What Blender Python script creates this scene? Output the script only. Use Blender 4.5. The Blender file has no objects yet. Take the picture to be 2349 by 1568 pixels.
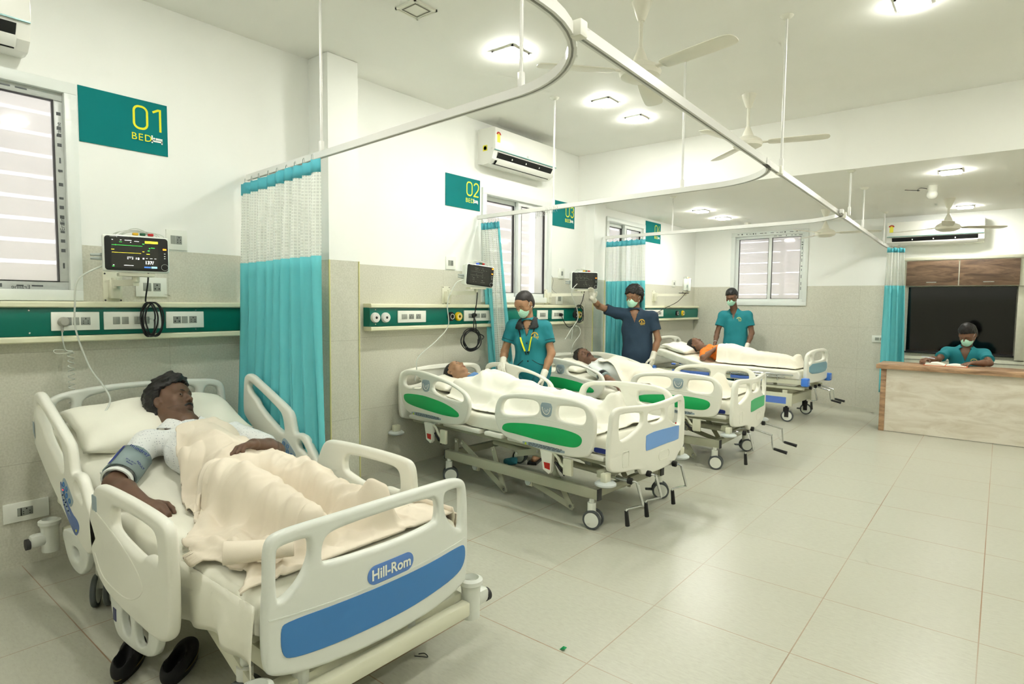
import bpy, bmesh, math, random
import numpy as np
from mathutils import Vector, Matrix
random.seed(7)
PI=math.pi
scene=bpy.context.scene
COL=scene.collection
def V(*a): return Vector(a if len(a)>1 else a[0])
# ---------------------------------------------------------------- materials
MATS={}
def srgb(c):
    return tuple(((x/12.92) if x<=0.04045 else ((x+0.055)/1.055)**2.4) for x in c)
def mat(name,col,rough=.5,metal=0.0,spec=.5,bump=0,bscale=200,noise=0,nscale=6,coat=0,emit=None,estr=1,alpha=None,stretch=None,sheen=0,trans=0):
    """col is sRGB 0-1"""
    if name in MATS: return MATS[name]
    m=bpy.data.materials.new(name); m.use_nodes=True
    nt=m.node_tree; b=nt.nodes['Principled BSDF']
    c=srgb(col)
    b.inputs['Base Color'].default_value=(*c,1)
    b.inputs['Roughness'].default_value=rough
    b.inputs['Metallic'].default_value=metal
    b.inputs['Specular IOR Level'].default_value=spec
    if coat: b.inputs['Coat Weight'].default_value=coat
    if sheen: b.inputs['Sheen Weight'].default_value=sheen
    if trans: b.inputs['Transmission Weight'].default_value=trans
    if emit:
        b.inputs['Emission Color'].default_value=(*srgb(emit),1); b.inputs['Emission Strength'].default_value=estr
    if bump or noise:
        tc=nt.nodes.new('ShaderNodeTexCoord'); mp=nt.nodes.new('ShaderNodeMapping')
        nt.links.new(tc.outputs['Object'],mp.inputs[0])
        if stretch: mp.inputs['Scale'].default_value=stretch
    if noise:
        n=nt.nodes.new('ShaderNodeTexNoise'); n.inputs['Scale'].default_value=nscale; n.inputs['Detail'].default_value=6
        nt.links.new(mp.outputs[0],n.inputs['Vector'])
        r=nt.nodes.new('ShaderNodeValToRGB')
        r.color_ramp.elements[0].position=.3; r.color_ramp.elements[1].position=.7
        r.color_ramp.elements[0].color=(*[x*(1-noise) for x in c],1)
        r.color_ramp.elements[1].color=(*[min(1,x*(1+noise*.4)) for x in c],1)
        nt.links.new(n.outputs['Fac'],r.inputs[0]); nt.links.new(r.outputs[0],b.inputs['Base Color'])
    if bump:
        n2=nt.nodes.new('ShaderNodeTexNoise'); n2.inputs['Scale'].default_value=bscale; n2.inputs['Detail'].default_value=4
        nt.links.new(mp.outputs[0],n2.inputs['Vector'])
        bp=nt.nodes.new('ShaderNodeBump'); bp.inputs['Strength'].default_value=bump; bp.inputs['Distance'].default_value=.004
        nt.links.new(n2.outputs['Fac'],bp.inputs['Height']); nt.links.new(bp.outputs[0],b.inputs['Normal'])
    MATS[name]=m
    return m
def nodes_of(m): return m.node_tree.nodes, m.node_tree.links
def math_node(nt,op,a,b=None,c=None):
    n=nt.nodes.new('ShaderNodeMath'); n.operation=op
    for i,x in enumerate((a,b,c)):
        if x is None: continue
        if isinstance(x,(int,float)): n.inputs[i].default_value=x
        else: nt.links.new(x,n.inputs[i])
    return n.outputs[0]
def mix_col(nt,f,a,b):
    n=nt.nodes.new('ShaderNodeMix'); n.data_type='RGBA'
    for i,x in zip((0,6,7),(f,a,b)):
        if isinstance(x,(int,float)): n.inputs[i].default_value=x
        elif isinstance(x,tuple): n.inputs[i].default_value=(*srgb(x),1)
        else: nt.links.new(x,n.inputs[i])
    return n.outputs[2]
# ---------------------------------------------------------------- objects
def tag(o,label=None,cat=None,group=None,kind=None):
    if label: o['label']=label
    if cat: o['category']=cat
    if group: o['group']=group
    if kind: o['kind']=kind
    return o
def thing(name,label,cat,loc=(0,0,0),rz=0,group=None):
    o=bpy.data.objects.new(name,None); COL.objects.link(o)
    o.location=loc; o.rotation_euler=(0,0,rz); o.empty_display_size=.1
    return tag(o,label,cat,group)
def link_mesh(name,me,parent=None,m=None,mats=None,sharp=40):
    o=bpy.data.objects.new(name,me); COL.objects.link(o)
    if mats:
        for x in mats: me.materials.append(x)
    elif m: me.materials.append(m)
    if sharp is not None and len(me.polygons):
        me.polygons.foreach_set('use_smooth',[True]*len(me.polygons))
        if sharp<180:
            me.set_sharp_from_angle(angle=math.radians(sharp))
    if parent: o.parent=parent
    return o
def np_mesh(name,verts,faces,parent=None,m=None,mats=None,midx=None,sharp=180):
    me=bpy.data.meshes.new(name)
    verts=np.asarray(verts,dtype=np.float32); faces=np.asarray(faces,dtype=np.int32)
    n=faces.shape[1]
    me.vertices.add(len(verts)); me.vertices.foreach_set('co',verts.ravel())
    me.loops.add(faces.size); me.loops.foreach_set('vertex_index',faces.ravel())
    me.polygons.add(len(faces)); me.polygons.foreach_set('loop_start',np.arange(0,faces.size,n,dtype=np.int32))
    me.update(calc_edges=True); me.validate()
    if midx is not None: me.polygons.foreach_set('material_index',np.asarray(midx,dtype=np.int32))
    return link_mesh(name,me,parent,m,mats,sharp)
def axis_mat(a,b):
    """matrix with z axis along b-a, origin at a"""
    a=Vector(a); b=Vector(b); d=(b-a)
    q=d.to_track_quat('Z','Y')
    return Matrix.Translation(a)@q.to_matrix().to_4x4(), d.length
class MB:
    def __init__(s): s.v=[]; s.f=[]; s.mi=[]; s.cur=0
    def add(s,vs,fs):
        o=len(s.v); s.v+= [tuple(v) for v in vs]
        s.f+= [tuple(i+o for i in f) for f in fs]; s.mi+=[s.cur]*len(fs)
        return s
    def bm(s,bm_,M=None):
        bm_.verts.ensure_lookup_table()
        vs=[(M@v.co if M else v.co) for v in bm_.verts]
        s.add(vs,[[v.index for v in f.verts] for f in bm_.faces]); bm_.free(); return s
    def box(s,x0,x1,y0,y1,z0,z1,bev=0,M=None,seg=2):
        b=bmesh.new(); bmesh.ops.create_cube(b,size=1)
        for v in b.verts: v.co=Vector(((x0+x1)/2+v.co.x*(x1-x0),(y0+y1)/2+v.co.y*(y1-y0),(z0+z1)/2+v.co.z*(z1-z0)))
        if bev>0:
            bev=min(bev,.49*min(abs(x1-x0),abs(y1-y0),abs(z1-z0)))
            bmesh.ops.bevel(b,geom=b.edges[:],offset=bev,segments=seg,profile=.5,affect='EDGES')
        b.verts.index_update()
        return s.bm(b,M)
    def cyl(s,a,b,r,r2=None,n=16,caps=True):
        r2=r if r2 is None else r2
        M,L=axis_mat(a,b); vs=[];fs=[]
        for z,q in ((0,r),(L,r2)):
            for i in range(n):
                t=2*PI*i/n; vs.append(M@Vector((q*math.cos(t),q*math.sin(t),z)))
        for i in range(n): fs.append((i,(i+1)%n,n+(i+1)%n,n+i))
        if caps: fs.append(tuple(range(n-1,-1,-1))); fs.append(tuple(range(n,2*n)))
        return s.add(vs,fs)
    def lathe(s,prof,M=None,n=24,sx=1,sy=1):
        """prof list of (r,z)"""
        vs=[];fs=[]; k=len(prof)
        for r,z in prof:
            for i in range(n):
                t=2*PI*i/n; p=Vector((r*math.cos(t)*sx,r*math.sin(t)*sy,z)); vs.append(M@p if M else p)
        for j in range(k-1):
            for i in range(n): fs.append((j*n+i,j*n+(i+1)%n,(j+1)*n+(i+1)%n,(j+1)*n+i))
        if prof[0][0]>1e-6: fs.append(tuple(range(n-1,-1,-1)))
        if prof[-1][0]>1e-6: fs.append(tuple((k-1)*n+i for i in range(n)))
        return s.add(vs,fs)
    def sph(s,c,r,n=14,sc=(1,1,1),M=None):
        c=Vector(c); prof=[(max(1e-5,r*math.sin(PI*j/n)),-r*math.cos(PI*j/n)) for j in range(n+1)]
        T=Matrix.Translation(c)@Matrix.Diagonal((*sc,1)); T=M@T if M else T
        return s.lathe(prof,T,n=n+4)
    def tube(s,pts,r,n=8,caps=True,closed=False,flat=None):
        """swept tube; r float or list; flat=(w,h) for rectangular profile"""
        P=[Vector(p) for p in pts]; k=len(P); vs=[];fs=[]
        up=None
        T=[]
        for i in range(k):
            if closed: t=(P[(i+1)%k]-P[i-1])
            else: t=P[min(i+1,k-1)]-P[max(i-1,0)]
            T.append(t.normalized() if t.length>1e-9 else Vector((0,0,1)))
        x=T[0].orthogonal().normalized()
        if flat: 
            x=T[0].cross(Vector((0,0,1)))
            x=x.normalized() if x.length>1e-6 else T[0].orthogonal().normalized()
        for i in range(k):
            x=(x-T[i]*x.dot(T[i])); x=x.normalized() if x.length>1e-7 else T[i].orthogonal().normalized()
            y=T[i].cross(x)
            rr=r[i] if isinstance(r,(list,tuple)) else r
            if flat:
                w,h=flat
                for a,b in ((w,h),(-w,h),(-w,-h),(w,-h)): vs.append(P[i]+x*a/2+y*b/2)
            else:
                for j in range(n):
                    a=2*PI*j/n; vs.append(P[i]+x*math.cos(a)*rr+y*math.sin(a)*rr)
        if flat: n=4
        m=k if closed else k-1
        for i in range(m):
            i2=(i+1)%k
            for j in range(n): fs.append((i*n+j,i*n+(j+1)%n,i2*n+(j+1)%n,i2*n+j))
        if caps and not closed: fs.append(tuple(range(n-1,-1,-1))); fs.append(tuple((k-1)*n+j for j in range(n)))
        return s.add(vs,fs)
    def build(s,name,m=None,parent=None,mats=None,sharp=40,bevel=0):
        me=bpy.data.meshes.new(name); me.from_pydata(s.v,[],s.f); me.update()
        if mats: me.polygons.foreach_set('material_index',s.mi)
        b=bmesh.new(); b.from_mesh(me); bmesh.ops.recalc_face_normals(b,faces=b.faces[:]); b.to_mesh(me); b.free()
        return link_mesh(name,me,parent,m,mats,sharp)
def catmull(pts,sub=6,closed=False):
    P=[Vector(p) for p in pts]; k=len(P); out=[]
    for i in range(k if closed else k-1):
        if closed: p0,p1,p2,p3=P[i-1],P[i],P[(i+1)%k],P[(i+2)%k]
        else: p0,p1,p2,p3=P[max(i-1,0)],P[i],P[i+1],P[min(i+2,k-1)]
        for j in range(sub):
            t=j/sub
            out.append(.5*((2*p1)+(-p0+p2)*t+(2*p0-5*p1+4*p2-p3)*t*t+(-p0+3*p1-3*p2+p3)*t**3))
    if not closed: out.append(P[-1])
    return out
def chaikin(pts,it=3):
    P=[tuple(p) for p in pts]
    for _ in range(it):
        Q=[]
        for i in range(len(P)):
            a=P[i]; b=P[(i+1)%len(P)]
            Q.append((a[0]*.75+b[0]*.25,a[1]*.75+b[1]*.25)); Q.append((a[0]*.25+b[0]*.75,a[1]*.25+b[1]*.75))
        P=Q
    return P
def rrect(x0,x1,y0,y1,r,n=6):
    P=[]
    for cx,cy,a0 in ((x1-r,y1-r,0),(x0+r,y1-r,90),(x0+r,y0+r,180),(x1-r,y0+r,270)):
        for i in range(n+1):
            a=math.radians(a0+90*i/n); P.append((cx+r*math.cos(a),cy+r*math.sin(a)))
    return P
def curve_mesh(cu):
    o=bpy.data.objects.new('tmp',cu); COL.objects.link(o)
    dg=bpy.context.evaluated_depsgraph_get(); dg.update()
    me=bpy.data.meshes.new_from_object(o.evaluated_get(dg))
    bpy.data.objects.remove(o); bpy.data.curves.remove(cu)
    return me
def panel(name,outer,holes=(),th=.04,bev=.012,mapf=None,parent=None,m=None,bend=None,bres=3,cuts=(),sharp=50,mats=None):
    """flat plastic panel: outline with holes in (x,y), thickness along z, then mapped by mapf(x,y,z)->xyz"""
    cu=bpy.data.curves.new('tmpc','CURVE'); cu.dimensions='2D'; cu.fill_mode='BOTH'
    for L in [outer]+list(holes):
        sp=cu.splines.new('POLY'); sp.points.add(len(L)-1); sp.use_cyclic_u=True
        for i,p in enumerate(L): sp.points[i].co=(p[0],p[1],0,1)
    cu.extrude=max(0,th/2-bev); cu.bevel_depth=bev; cu.bevel_resolution=bres; cu.offset=-bev
    me=curve_mesh(cu)
    if cuts:
        b=bmesh.new(); b.from_mesh(me)
        for c in cuts:
            bmesh.ops.bisect_plane(b,geom=b.verts[:]+b.edges[:]+b.faces[:],plane_co=(c,0,0),plane_no=(1,0,0))
        b.to_mesh(me); b.free()
    n=len(me.vertices); co=np.empty(n*3,np.float32); me.vertices.foreach_get('co',co); co=co.reshape(-1,3)
    if mapf:
        co=np.array([mapf(*c) for c in co.tolist()],np.float32)
        me.vertices.foreach_set('co',co.ravel())
    b=bmesh.new(); b.from_mesh(me); bmesh.ops.remove_doubles(b,verts=b.verts[:],dist=1e-5); bmesh.ops.recalc_face_normals(b,faces=b.faces[:]); b.to_mesh(me); b.free()
    me.materials.clear()
    return link_mesh(name,me,parent,m,mats,sharp)
def text_mesh(name,txt,size,M,parent,m,ex=.0006,align='CENTER',sx=1,space=1,offset=0):
    cu=bpy.data.curves.new('tmpt','FONT'); cu.body=txt; cu.size=size; cu.extrude=ex; cu.align_x=align; cu.align_y='CENTER'
    cu.space_character=space; cu.resolution_u=4; cu.offset=offset
    me=curve_mesh(cu)
    me.transform(M@Matrix.Diagonal((sx,1,1,1))); me.materials.clear()
    return link_mesh(name,me,parent,m,sharp=None)
def frame(o,x,y):
    """matrix with given origin, x axis, y axis"""
    x=Vector(x).normalized(); y=Vector(y); y=(y-x*y.dot(x)).normalized(); z=x.cross(y)
    M=Matrix((x,y,z)).transposed().to_4x4(); M.translation=Vector(o); return M
def stroke(mb,pts,w,M,z=.0008,closed=False):
    """flat ribbon stroke in the local xy plane of M"""
    P=[Vector((p[0],p[1])) for p in pts]; k=len(P); L=[];R=[]
    for i in range(k):
        if closed: a=P[i]-P[i-1]; b=P[(i+1)%k]-P[i]
        else: a=P[i]-P[i-1] if i>0 else P[1]-P[0]; b=P[i+1]-P[i] if i<k-1 else a
        a=a.normalized(); b=b.normalized(); n=Vector((-(a+b).y,(a+b).x)); n=n.normalized()
        c=max(.35,n.dot(Vector((-a.y,a.x)))); 
        L.append(P[i]+n*w/2/c); R.append(P[i]-n*w/2/c)
    vs=[M@Vector((p.x,p.y,z)) for p in L]+[M@Vector((p.x,p.y,z)) for p in R]
    fs=[(i,(i+1)%k,k+(i+1)%k,k+i) for i in range(k if closed else k-1)]
    mb.add(vs,fs)
# ---------------------------------------------------------------- camera
def cam_setup():
    F,yaw,pit,rol=1377.7,0.6833,0.0640,0.0101
    cy,sy,cp,sp=math.cos(yaw),math.sin(yaw),math.cos(pit),math.sin(pit)
    f=Vector((-sy*cp,cy*cp,-sp)); r=Vector((cy,sy,0)); u=r.cross(f)
    cr,sr=math.cos(rol),math.sin(rol)
    r2=cr*r+sr*u; u2=-sr*r+cr*u
    M=Matrix((r2,u2,-f)).transposed().to_4x4(); M.translation=(4.07,0,1.45)
    c=bpy.data.cameras.new('camera'); o=bpy.data.objects.new('camera',c); COL.objects.link(o)
    o.matrix_world=M; c.sensor_width=36; c.lens=F*36/2349; c.clip_start=.05; c.clip_end=200
    scene.camera=o
cam_setup()
# ---------------------------------------------------------------- materials for the shell
def wall_material():
    m=bpy.data.materials.new('plaster_and_tile_wall'); m.use_nodes=True; nt=m.node_tree; b=nt.nodes['Principled BSDF']
    tc=nt.nodes.new('ShaderNodeTexCoord'); sx=nt.nodes.new('ShaderNodeSeparateXYZ'); nt.links.new(tc.outputs['Object'],sx.inputs[0])
    z=sx.outputs[2]
    istile=math_node(nt,'LESS_THAN',z,1.757)
    n=nt.nodes.new('ShaderNodeTexNoise'); n.inputs['Scale'].default_value=95; n.inputs['Detail'].default_value=3; nt.links.new(tc.outputs['Object'],n.inputs['Vector'])
    n2=nt.nodes.new('ShaderNodeTexNoise'); n2.inputs['Scale'].default_value=2.2; n2.inputs['Detail'].default_value=5; nt.links.new(tc.outputs['Object'],n2.inputs['Vector'])
    sp=math_node(nt,'SMOOTH_MIN',math_node(nt,'MULTIPLY_ADD',n.outputs[0],3.2,-1.1),1,.1)
    tile=mix_col(nt,sp,(.79,.785,.72),(.85,.845,.785))
    tile=mix_col(nt,math_node(nt,'MULTIPLY',n2.outputs[0],.35),tile,(.80,.80,.745))
    # thin joints
    def joint(co,off,s,w):
        fr=math_node(nt,'FRACT',math_node(nt,'DIVIDE',math_node(nt,'SUBTRACT',co,off),s))
        return math_node(nt,'LESS_THAN',fr,w)
    jz=joint(z,-.043,.6,.004); jy=joint(math_node(nt,'ADD',sx.outputs[1],sx.outputs[0]),.37,1.2,.0016)
    j=math_node(nt,'MULTIPLY',math_node(nt,'MAXIMUM',jz,jy),.45)
    tile=mix_col(nt,j,tile,(.50,.48,.40))
    paint=mix_col(nt,math_node(nt,'MULTIPLY',n2.outputs[0],.5),(.965,.97,.95),(.95,.96,.935))
    col=mix_col(nt,istile,paint,tile)
    nt.links.new(col,b.inputs['Base Color'])
    r=math_node(nt,'MULTIPLY_ADD',istile,-.18,.55); nt.links.new(r,b.inputs['Roughness'])
    b.inputs['Specular IOR Level'].default_value=.35
    return m
def floor_material():
    m=bpy.data.materials.new('vinyl_floor'); m.use_nodes=True; nt=m.node_tree; b=nt.nodes['Principled BSDF']
    tc=nt.nodes.new('ShaderNodeTexCoord'); sx=nt.nodes.new('ShaderNodeSeparateXYZ'); nt.links.new(tc.outputs['Object'],sx.inputs[0])
    def noise(s,d=4,st=None):
        n=nt.nodes.new('ShaderNodeTexNoise'); n.inputs['Scale'].default_value=s; n.inputs['Detail'].default_value=d
        if st:
            mp=nt.nodes.new('ShaderNodeMapping'); mp.inputs['Scale'].default_value=st; nt.links.new(tc.outputs['Object'],mp.inputs[0]); nt.links.new(mp.outputs[0],n.inputs['Vector'])
        else: nt.links.new(tc.outputs['Object'],n.inputs['Vector'])
        return n.outputs[0]
    S=.6123
    cx=math_node(nt,'DIVIDE',math_node(nt,'SUBTRACT',sx.outputs[0],2.2229),S); cy=math_node(nt,'DIVIDE',math_node(nt,'SUBTRACT',sx.outputs[1],2.6287),S)
    fx=math_node(nt,'FRACT',cx); fy=math_node(nt,'FRACT',cy)
    # per tile tone
    cb=nt.nodes.new('ShaderNodeCombineXYZ'); nt.links.new(math_node(nt,'FLOOR',cx),cb.inputs[0]); nt.links.new(math_node(nt,'FLOOR',cy),cb.inputs[1])
    wn=nt.nodes.new('ShaderNodeTexWhiteNoise'); nt.links.new(cb.outputs[0],wn.inputs[0])
    fl=math_node(nt,'MULTIPLY_ADD',noise(30,6,(1,2.6,1)),2.2,-.6)
    base=mix_col(nt,fl,(.715,.715,.66),(.765,.77,.71))
    base=mix_col(nt,math_node(nt,'MULTIPLY',wn.outputs[0],.5),base,(.73,.73,.67))
    fleck=math_node(nt,'GREATER_THAN',noise(150,2,(1,2.2,1)),.67)
    base=mix_col(nt,math_node(nt,'MULTIPLY',fleck,.35),base,(.62,.60,.52))
    base=mix_col(nt,math_node(nt,'MULTIPLY',noise(1.6,2),.35),base,(.70,.69,.61))
    scr=math_node(nt,'GREATER_THAN',noise(26,8,(1.0,5.0,1)),.62); base=mix_col(nt,math_node(nt,'MULTIPLY',scr,.22),base,(.62,.60,.52))
    w=.004
    def j(f): 
        return math_node(nt,'MAXIMUM',math_node(nt,'LESS_THAN',f,w),math_node(nt,'GREATER_THAN',f,1-w))
    jt=math_node(nt,'MAXIMUM',j(fx),j(fy))
    vis=nt.nodes.new('ShaderNodeClamp'); nt.links.new(math_node(nt,'MULTIPLY_ADD',noise(.9,3),3.0,-1.0),vis.inputs[0])
    base=mix_col(nt,math_node(nt,'MULTIPLY',jt,math_node(nt,'MULTIPLY_ADD',vis.outputs[0],.65,.32)),base,(.60,.46,.33))
    nt.links.new(base,b.inputs['Base Color'])
    b.inputs['Roughness'].default_value=.31
    b.inputs['Specular IOR Level'].default_value=.45
    return m
WALL=wall_material(); FLOOR=floor_material()
CEIL=mat('ceiling_paint',(.97,.97,.945),.65,noise=.02,nscale=1.5)
WHITEP=mat('white_upvc',(.90,.92,.90),.35)
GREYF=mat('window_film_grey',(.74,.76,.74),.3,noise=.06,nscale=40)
DKGREY=mat('dark_rubber',(.22,.22,.22),.6)
INK=mat('printed_ink',(.33,.35,.35),.6)
LED=mat('led_diffuser',(1,1,1),.5,emit=(1,.995,.965),estr=130)
CH,LC,YB,YF,XR,YN=3.234,2.70,6.24,9.9,6.6,-2.6
def struct(name,mb,m,parent=None,sharp=40,mats=None):
    o=mb.build(name,m,parent,sharp=sharp,mats=mats)
    if parent is None: o['kind']='structure'
    return o
def wall_with_holes(mb,a0,a1,z0,z1,holes,axis,c0,c1):
    """boxes filling a wall around rectangular openings; axis 'y' = wall along Y"""
    hs=sorted(holes); cur=a0
    def bx(p,q,r,s):
        if q-p<1e-4 or s-r<1e-4: return
        if axis=='y': mb.box(c0,c1,p,q,r,s)
        else: mb.box(p,q,c0,c1,r,s)
    for h in hs:
        bx(cur,h[0],z0,z1); bx(h[0],h[1],z0,h[2]); bx(h[0],h[1],h[3],z1); cur=h[1]
    bx(cur,a1,z0,z1)
mb=MB(); mb.box(-.3,XR+.2,YN-.2,YF+.2,-.1,0); struct('floor',mb,FLOOR)
mb=MB(); mb.box(-.2,XR+.2,YN-.2,YB,CH,CH+.3); mb.box(-.2,XR+.2,YB,YF+.2,LC,CH+.3); struct('ceiling',mb,CEIL)
WIN_L=[(-.05,1.075,1.48,2.60),(4.535,5.645,1.50,2.56),(6.96,7.97,1.50,2.56)]
WIN_F=[(.645,1.72,1.50,2.58)]
mb=MB(); wall_with_holes(mb,YN,YF,0,CH+.05,WIN_L,'y',-.2,0); struct('wall_left',mb,WALL)
mb=MB(); wall_with_holes(mb,-.2,XR,0,CH,WIN_F,'x',YF,YF+.2); struct('wall_far',mb,WALL)
mb=MB(); mb.box(XR,XR+.2,YN,YF,0,CH); struct('wall_right',mb,WALL)
mb=MB(); mb.box(-.2,XR+.2,YN-.2,YN,0,CH); struct('wall_back',mb,WALL)
YELL=mat('corner_bead_yellow',(.86,.84,.58),.4)
mb=MB(); mb.box(0,.245,2.575,2.835,0,CH-.002); o=struct('trim_1',mb,WALL); tag(o,'square wall column beside the first turquoise curtain')
mb=MB(); mb.box(0,.125,6.43,6.70,0,LC); o=struct('trim_2',mb,WALL); tag(o,'wall column between the second and third bed bays')
mb=MB(); mb.box(.241,.251,2.831,2.839,0,1.757); mb.box(.241,.251,2.571,2.579,0,1.757); o=struct('trim_3',mb,YELL); tag(o,'yellow corner bead on the first wall column')
mb=MB(); mb.box(.121,.131,6.426,6.434,0,1.757); mb.box(.121,.131,6.696,6.704,0,1.757); o=struct('trim_4',mb,YELL); tag(o,'yellow corner bead on the second wall column')
mb=MB()
for y0,y1 in ((-2.6,2.575),(3.05,6.44),(6.93,9.9)): mb.box(0,.012,y0,y1,0,.1)
# ---------------------------------------------------------------- windows
GLASS=bpy.data.materials.new('window_glass'); GLASS.use_nodes=True
nt=GLASS.node_tree; nt.nodes.remove(nt.nodes['Principled BSDF'])
tr=nt.nodes.new('ShaderNodeBsdfTransparent'); tr.inputs[0].default_value=(.97,.98,.97,1); gl=nt.nodes.new('ShaderNodeBsdfGlossy'); gl.inputs['Roughness'].default_value=.05
tl=nt.nodes.new('ShaderNodeBsdfTranslucent'); tl.inputs[0].default_value=(.9,.88,.86,1)
mx=nt.nodes.new('ShaderNodeMixShader'); mx.inputs[0].default_value=.05; nt.links.new(tr.outputs[0],mx.inputs[1]); nt.links.new(gl.outputs[0],mx.inputs[2])
mx2=nt.nodes.new('ShaderNodeMixShader'); mx2.inputs[0].default_value=.3; nt.links.new(mx.outputs[0],mx2.inputs[1]); nt.links.new(tl.outputs[0],mx2.inputs[2])
nt.links.new(mx2.outputs[0],nt.nodes['Material Output'].inputs[0])
LOUV=mat('outside_slats',(.97,.93,.92),.7)
LOUVP=mat('outside_wall_pink',(.93,.80,.76),.8)
def window(idx,a0,a1,z0,z1,T,marks,panes,printed=False):
    """T maps (a,d,z): a along the wall, d into the room from the wall face"""
    def B(mbx,p,q,r,s,d0,d1,bev=.003):
        b=MB(); b.box(p,q,d0,d1,r,s,bev); mbx.add([T(v) for v in b.v],b.f)
    fr=MB(); t=.06
    for p,q,r,s in ((a0,a1,z1-t,z1),(a0,a1,z0,z0+t),(a0,a0+t,z0+t,z1-t),(a1-t,a1,z0+t,z1-t)): B(fr,p,q,r,s,-.12,.022)
    root=struct('window_%d'%idx,fr,WHITEP)
    n=len(panes)
    for i,(p,q,dp) in enumerate(panes):
        s=MB(); w=.055; r0,r1=z0+t-.01,z1-t+.01
        for a,b,c,d in ((p,q,r1-w,r1),(p,q,r0,r0+w),(p,p+w,r0+w,r1-w),(q-w,q,r0+w,r1-w)): B(s,a,b,c,d,dp-.045,dp,.006)
        so=s.build('sash',GREYF if printed else WHITEP,root)
        g=MB(); B(g,p+w,q-w,r0+w,r1-w,dp-.028,dp-.02,0); g.build('glass_pane',GLASS,so)
        gk=MB()
        for a,b,c,d in ((p+w-.004,q-w+.004,r1-w-.004,r1-w+.001),(p+w-.004,q-w+.004,r0+w-.001,r0+w+.004),(p+w-.004,p+w+.001,r0+w,r1-w),(q-w-.001,q-w+.004,r0+w,r1-w)): B(gk,a,b,c,d,dp-.03,dp+.001,0)
        gk.build('gasket',DKGREY,so)
    if marks:
        k=MB(); rnd=random.Random(idx)
        for (edge,lo,hi) in marks:
            x=lo
            while x<hi:
                L=rnd.choice([.018,.03,.05,.012]); h=.02 if L<.03 else .008
                if edge=='r': B(k,a1-.043-h/2+.0,a1-.043+h/2,x,x+L,.022,.0228,0)
                elif edge=='sr': B(k,panes[-1][1]-.03-h/2,panes[-1][1]-.03+h/2,x,x+L,panes[-1][2],panes[-1][2]+.0008,0)
                elif edge=='st': B(k,x,x+L,z1-t-.02-h/2,z1-t-.02+h/2,panes[-1][2],panes[-1][2]+.0008,0)
                elif edge=='t': B(k,x,x+L,z1-.03-h/2,z1-.03+h/2,.022,.0228,0)
                elif edge=='sb': B(k,x,x+L,z0+t+.02-h/2,z0+t+.02+h/2,panes[-1][2],panes[-1][2]+.0008,0)
                x+=L+rnd.choice([.02,.035,.06])
        k.build('printed_marks',INK,root)
    return root
TL=lambda v:(v[1],v[0],v[2]); TF=lambda v:(v[0],YF-v[1],v[2])
w1=window(1,-.09,1.115,1.44,2.64,TL,[('sr',1.62,2.5),('st',.1,.95),('sb',.75,.9)],[(-.05,.5,-.05),(.47,1.065,-.01)],True)
text_mesh('printed_lettering','Eraline',.03,frame((-.0095,.84,1.512),(0,-1,0),(0,0,1)),w1,INK)
text_mesh('printed_lettering','Eraline',.03,frame((-.0095,1.035,1.87),(0,0,1),(0,-1,0)),w1,INK)
text_mesh('printed_lettering','Eraline',.03,frame((-.0095,1.035,2.38),(0,0,1),(0,-1,0)),w1,INK)
window(2,4.495,5.685,1.46,2.60,TL,None,[(4.55,5.14,-.06),(5.10,5.63,-.01)])
window(3,6.92,8.01,1.46,2.60,TL,None,[(6.97,7.5,-.06),(7.45,7.96,-.01)])
window(4,.605,1.76,1.46,2.62,TF,[('t',.7,1.7),('st',1.25,1.65),('sr',1.7,2.45)],[(.66,1.22,-.05),(1.18,1.70,-.01)])
for (y0,y1) in ((-.3,1.3),(4.3,5.9),(6.8,8.2)):
    mb=MB(); k=0; z=1.3
    while z<2.9: mb.box(-.50,-.47,y0,y1,z,z+.105); z+=.128
    o=mb.build('louvre_shutter',LOUV); tag(o,('slats seen through the cropped window at the left edge' if y0<1 else 'slats outside the two-pane window under the air conditioner' if y0<5 else 'slats outside the small far window above the navy man'),'shutter')
mb=MB(); z=1.3
while z<2.9: mb.box(.3,1.22,YF+.55,YF+.58,z,z+.16); z+=.175
mb.box(1.22,1.30,YF+.50,YF+.60,1.2,2.9)
z=1.3
while z<2.9: mb.box(1.30,2.2,YF+.6,YF+.63,z,z+.34); z+=.355
o=mb.build('louvre_shutter',LOUV); tag(o,'pale slatted panels outside the window behind the nurse at the far wall','shutter')
# ---------------------------------------------------------------- world
w=bpy.data.worlds.new('world'); scene.world=w; w.use_nodes=True
w.node_tree.nodes['Background'].inputs[0].default_value=(.92,.96,1,1); w.node_tree.nodes['Background'].inputs[1].default_value=1.4
# ---------------------------------------------------------------- lights in the ceiling
FIXW=mat('fixture_white',(.93,.93,.88),.4)
def downlight(x,y,z,s,on,label,group=None):
    t=thing('ceiling_light',label,'ceiling light',(x,y,z),0,group)
    f=MB()
    for a,b,c,d in ((-s,s,s-.012,s),(-s,s,-s,-s+.012),(-s,-s+.012,-s,s),(s-.012,s,-s,s)): f.box(a,b,c,d,-.012,.001)
    f.build('frame',FIXW,t)
    g=MB(); g.box(-s+.012,s-.012,-s+.012,s-.012,-.022 if on else -.008,.001)  # lit diffuser hangs below its frame so the sides brighten the ceiling
    g.build('diffuser',LED if on else FIXW,t)
    if not on:
        g=MB(); q=s-.03
        for a,b,c,d in ((-q,q,q-.003,q),(-q,q,-q,-q+.003),(-q,-q+.003,-q,q),(q-.003,q,-q,q)): g.box(a,b,c,d,-.0135,-.008)
        g.build('groove',mat('light_groove',(.6,.6,.55),.6),t)
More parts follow.
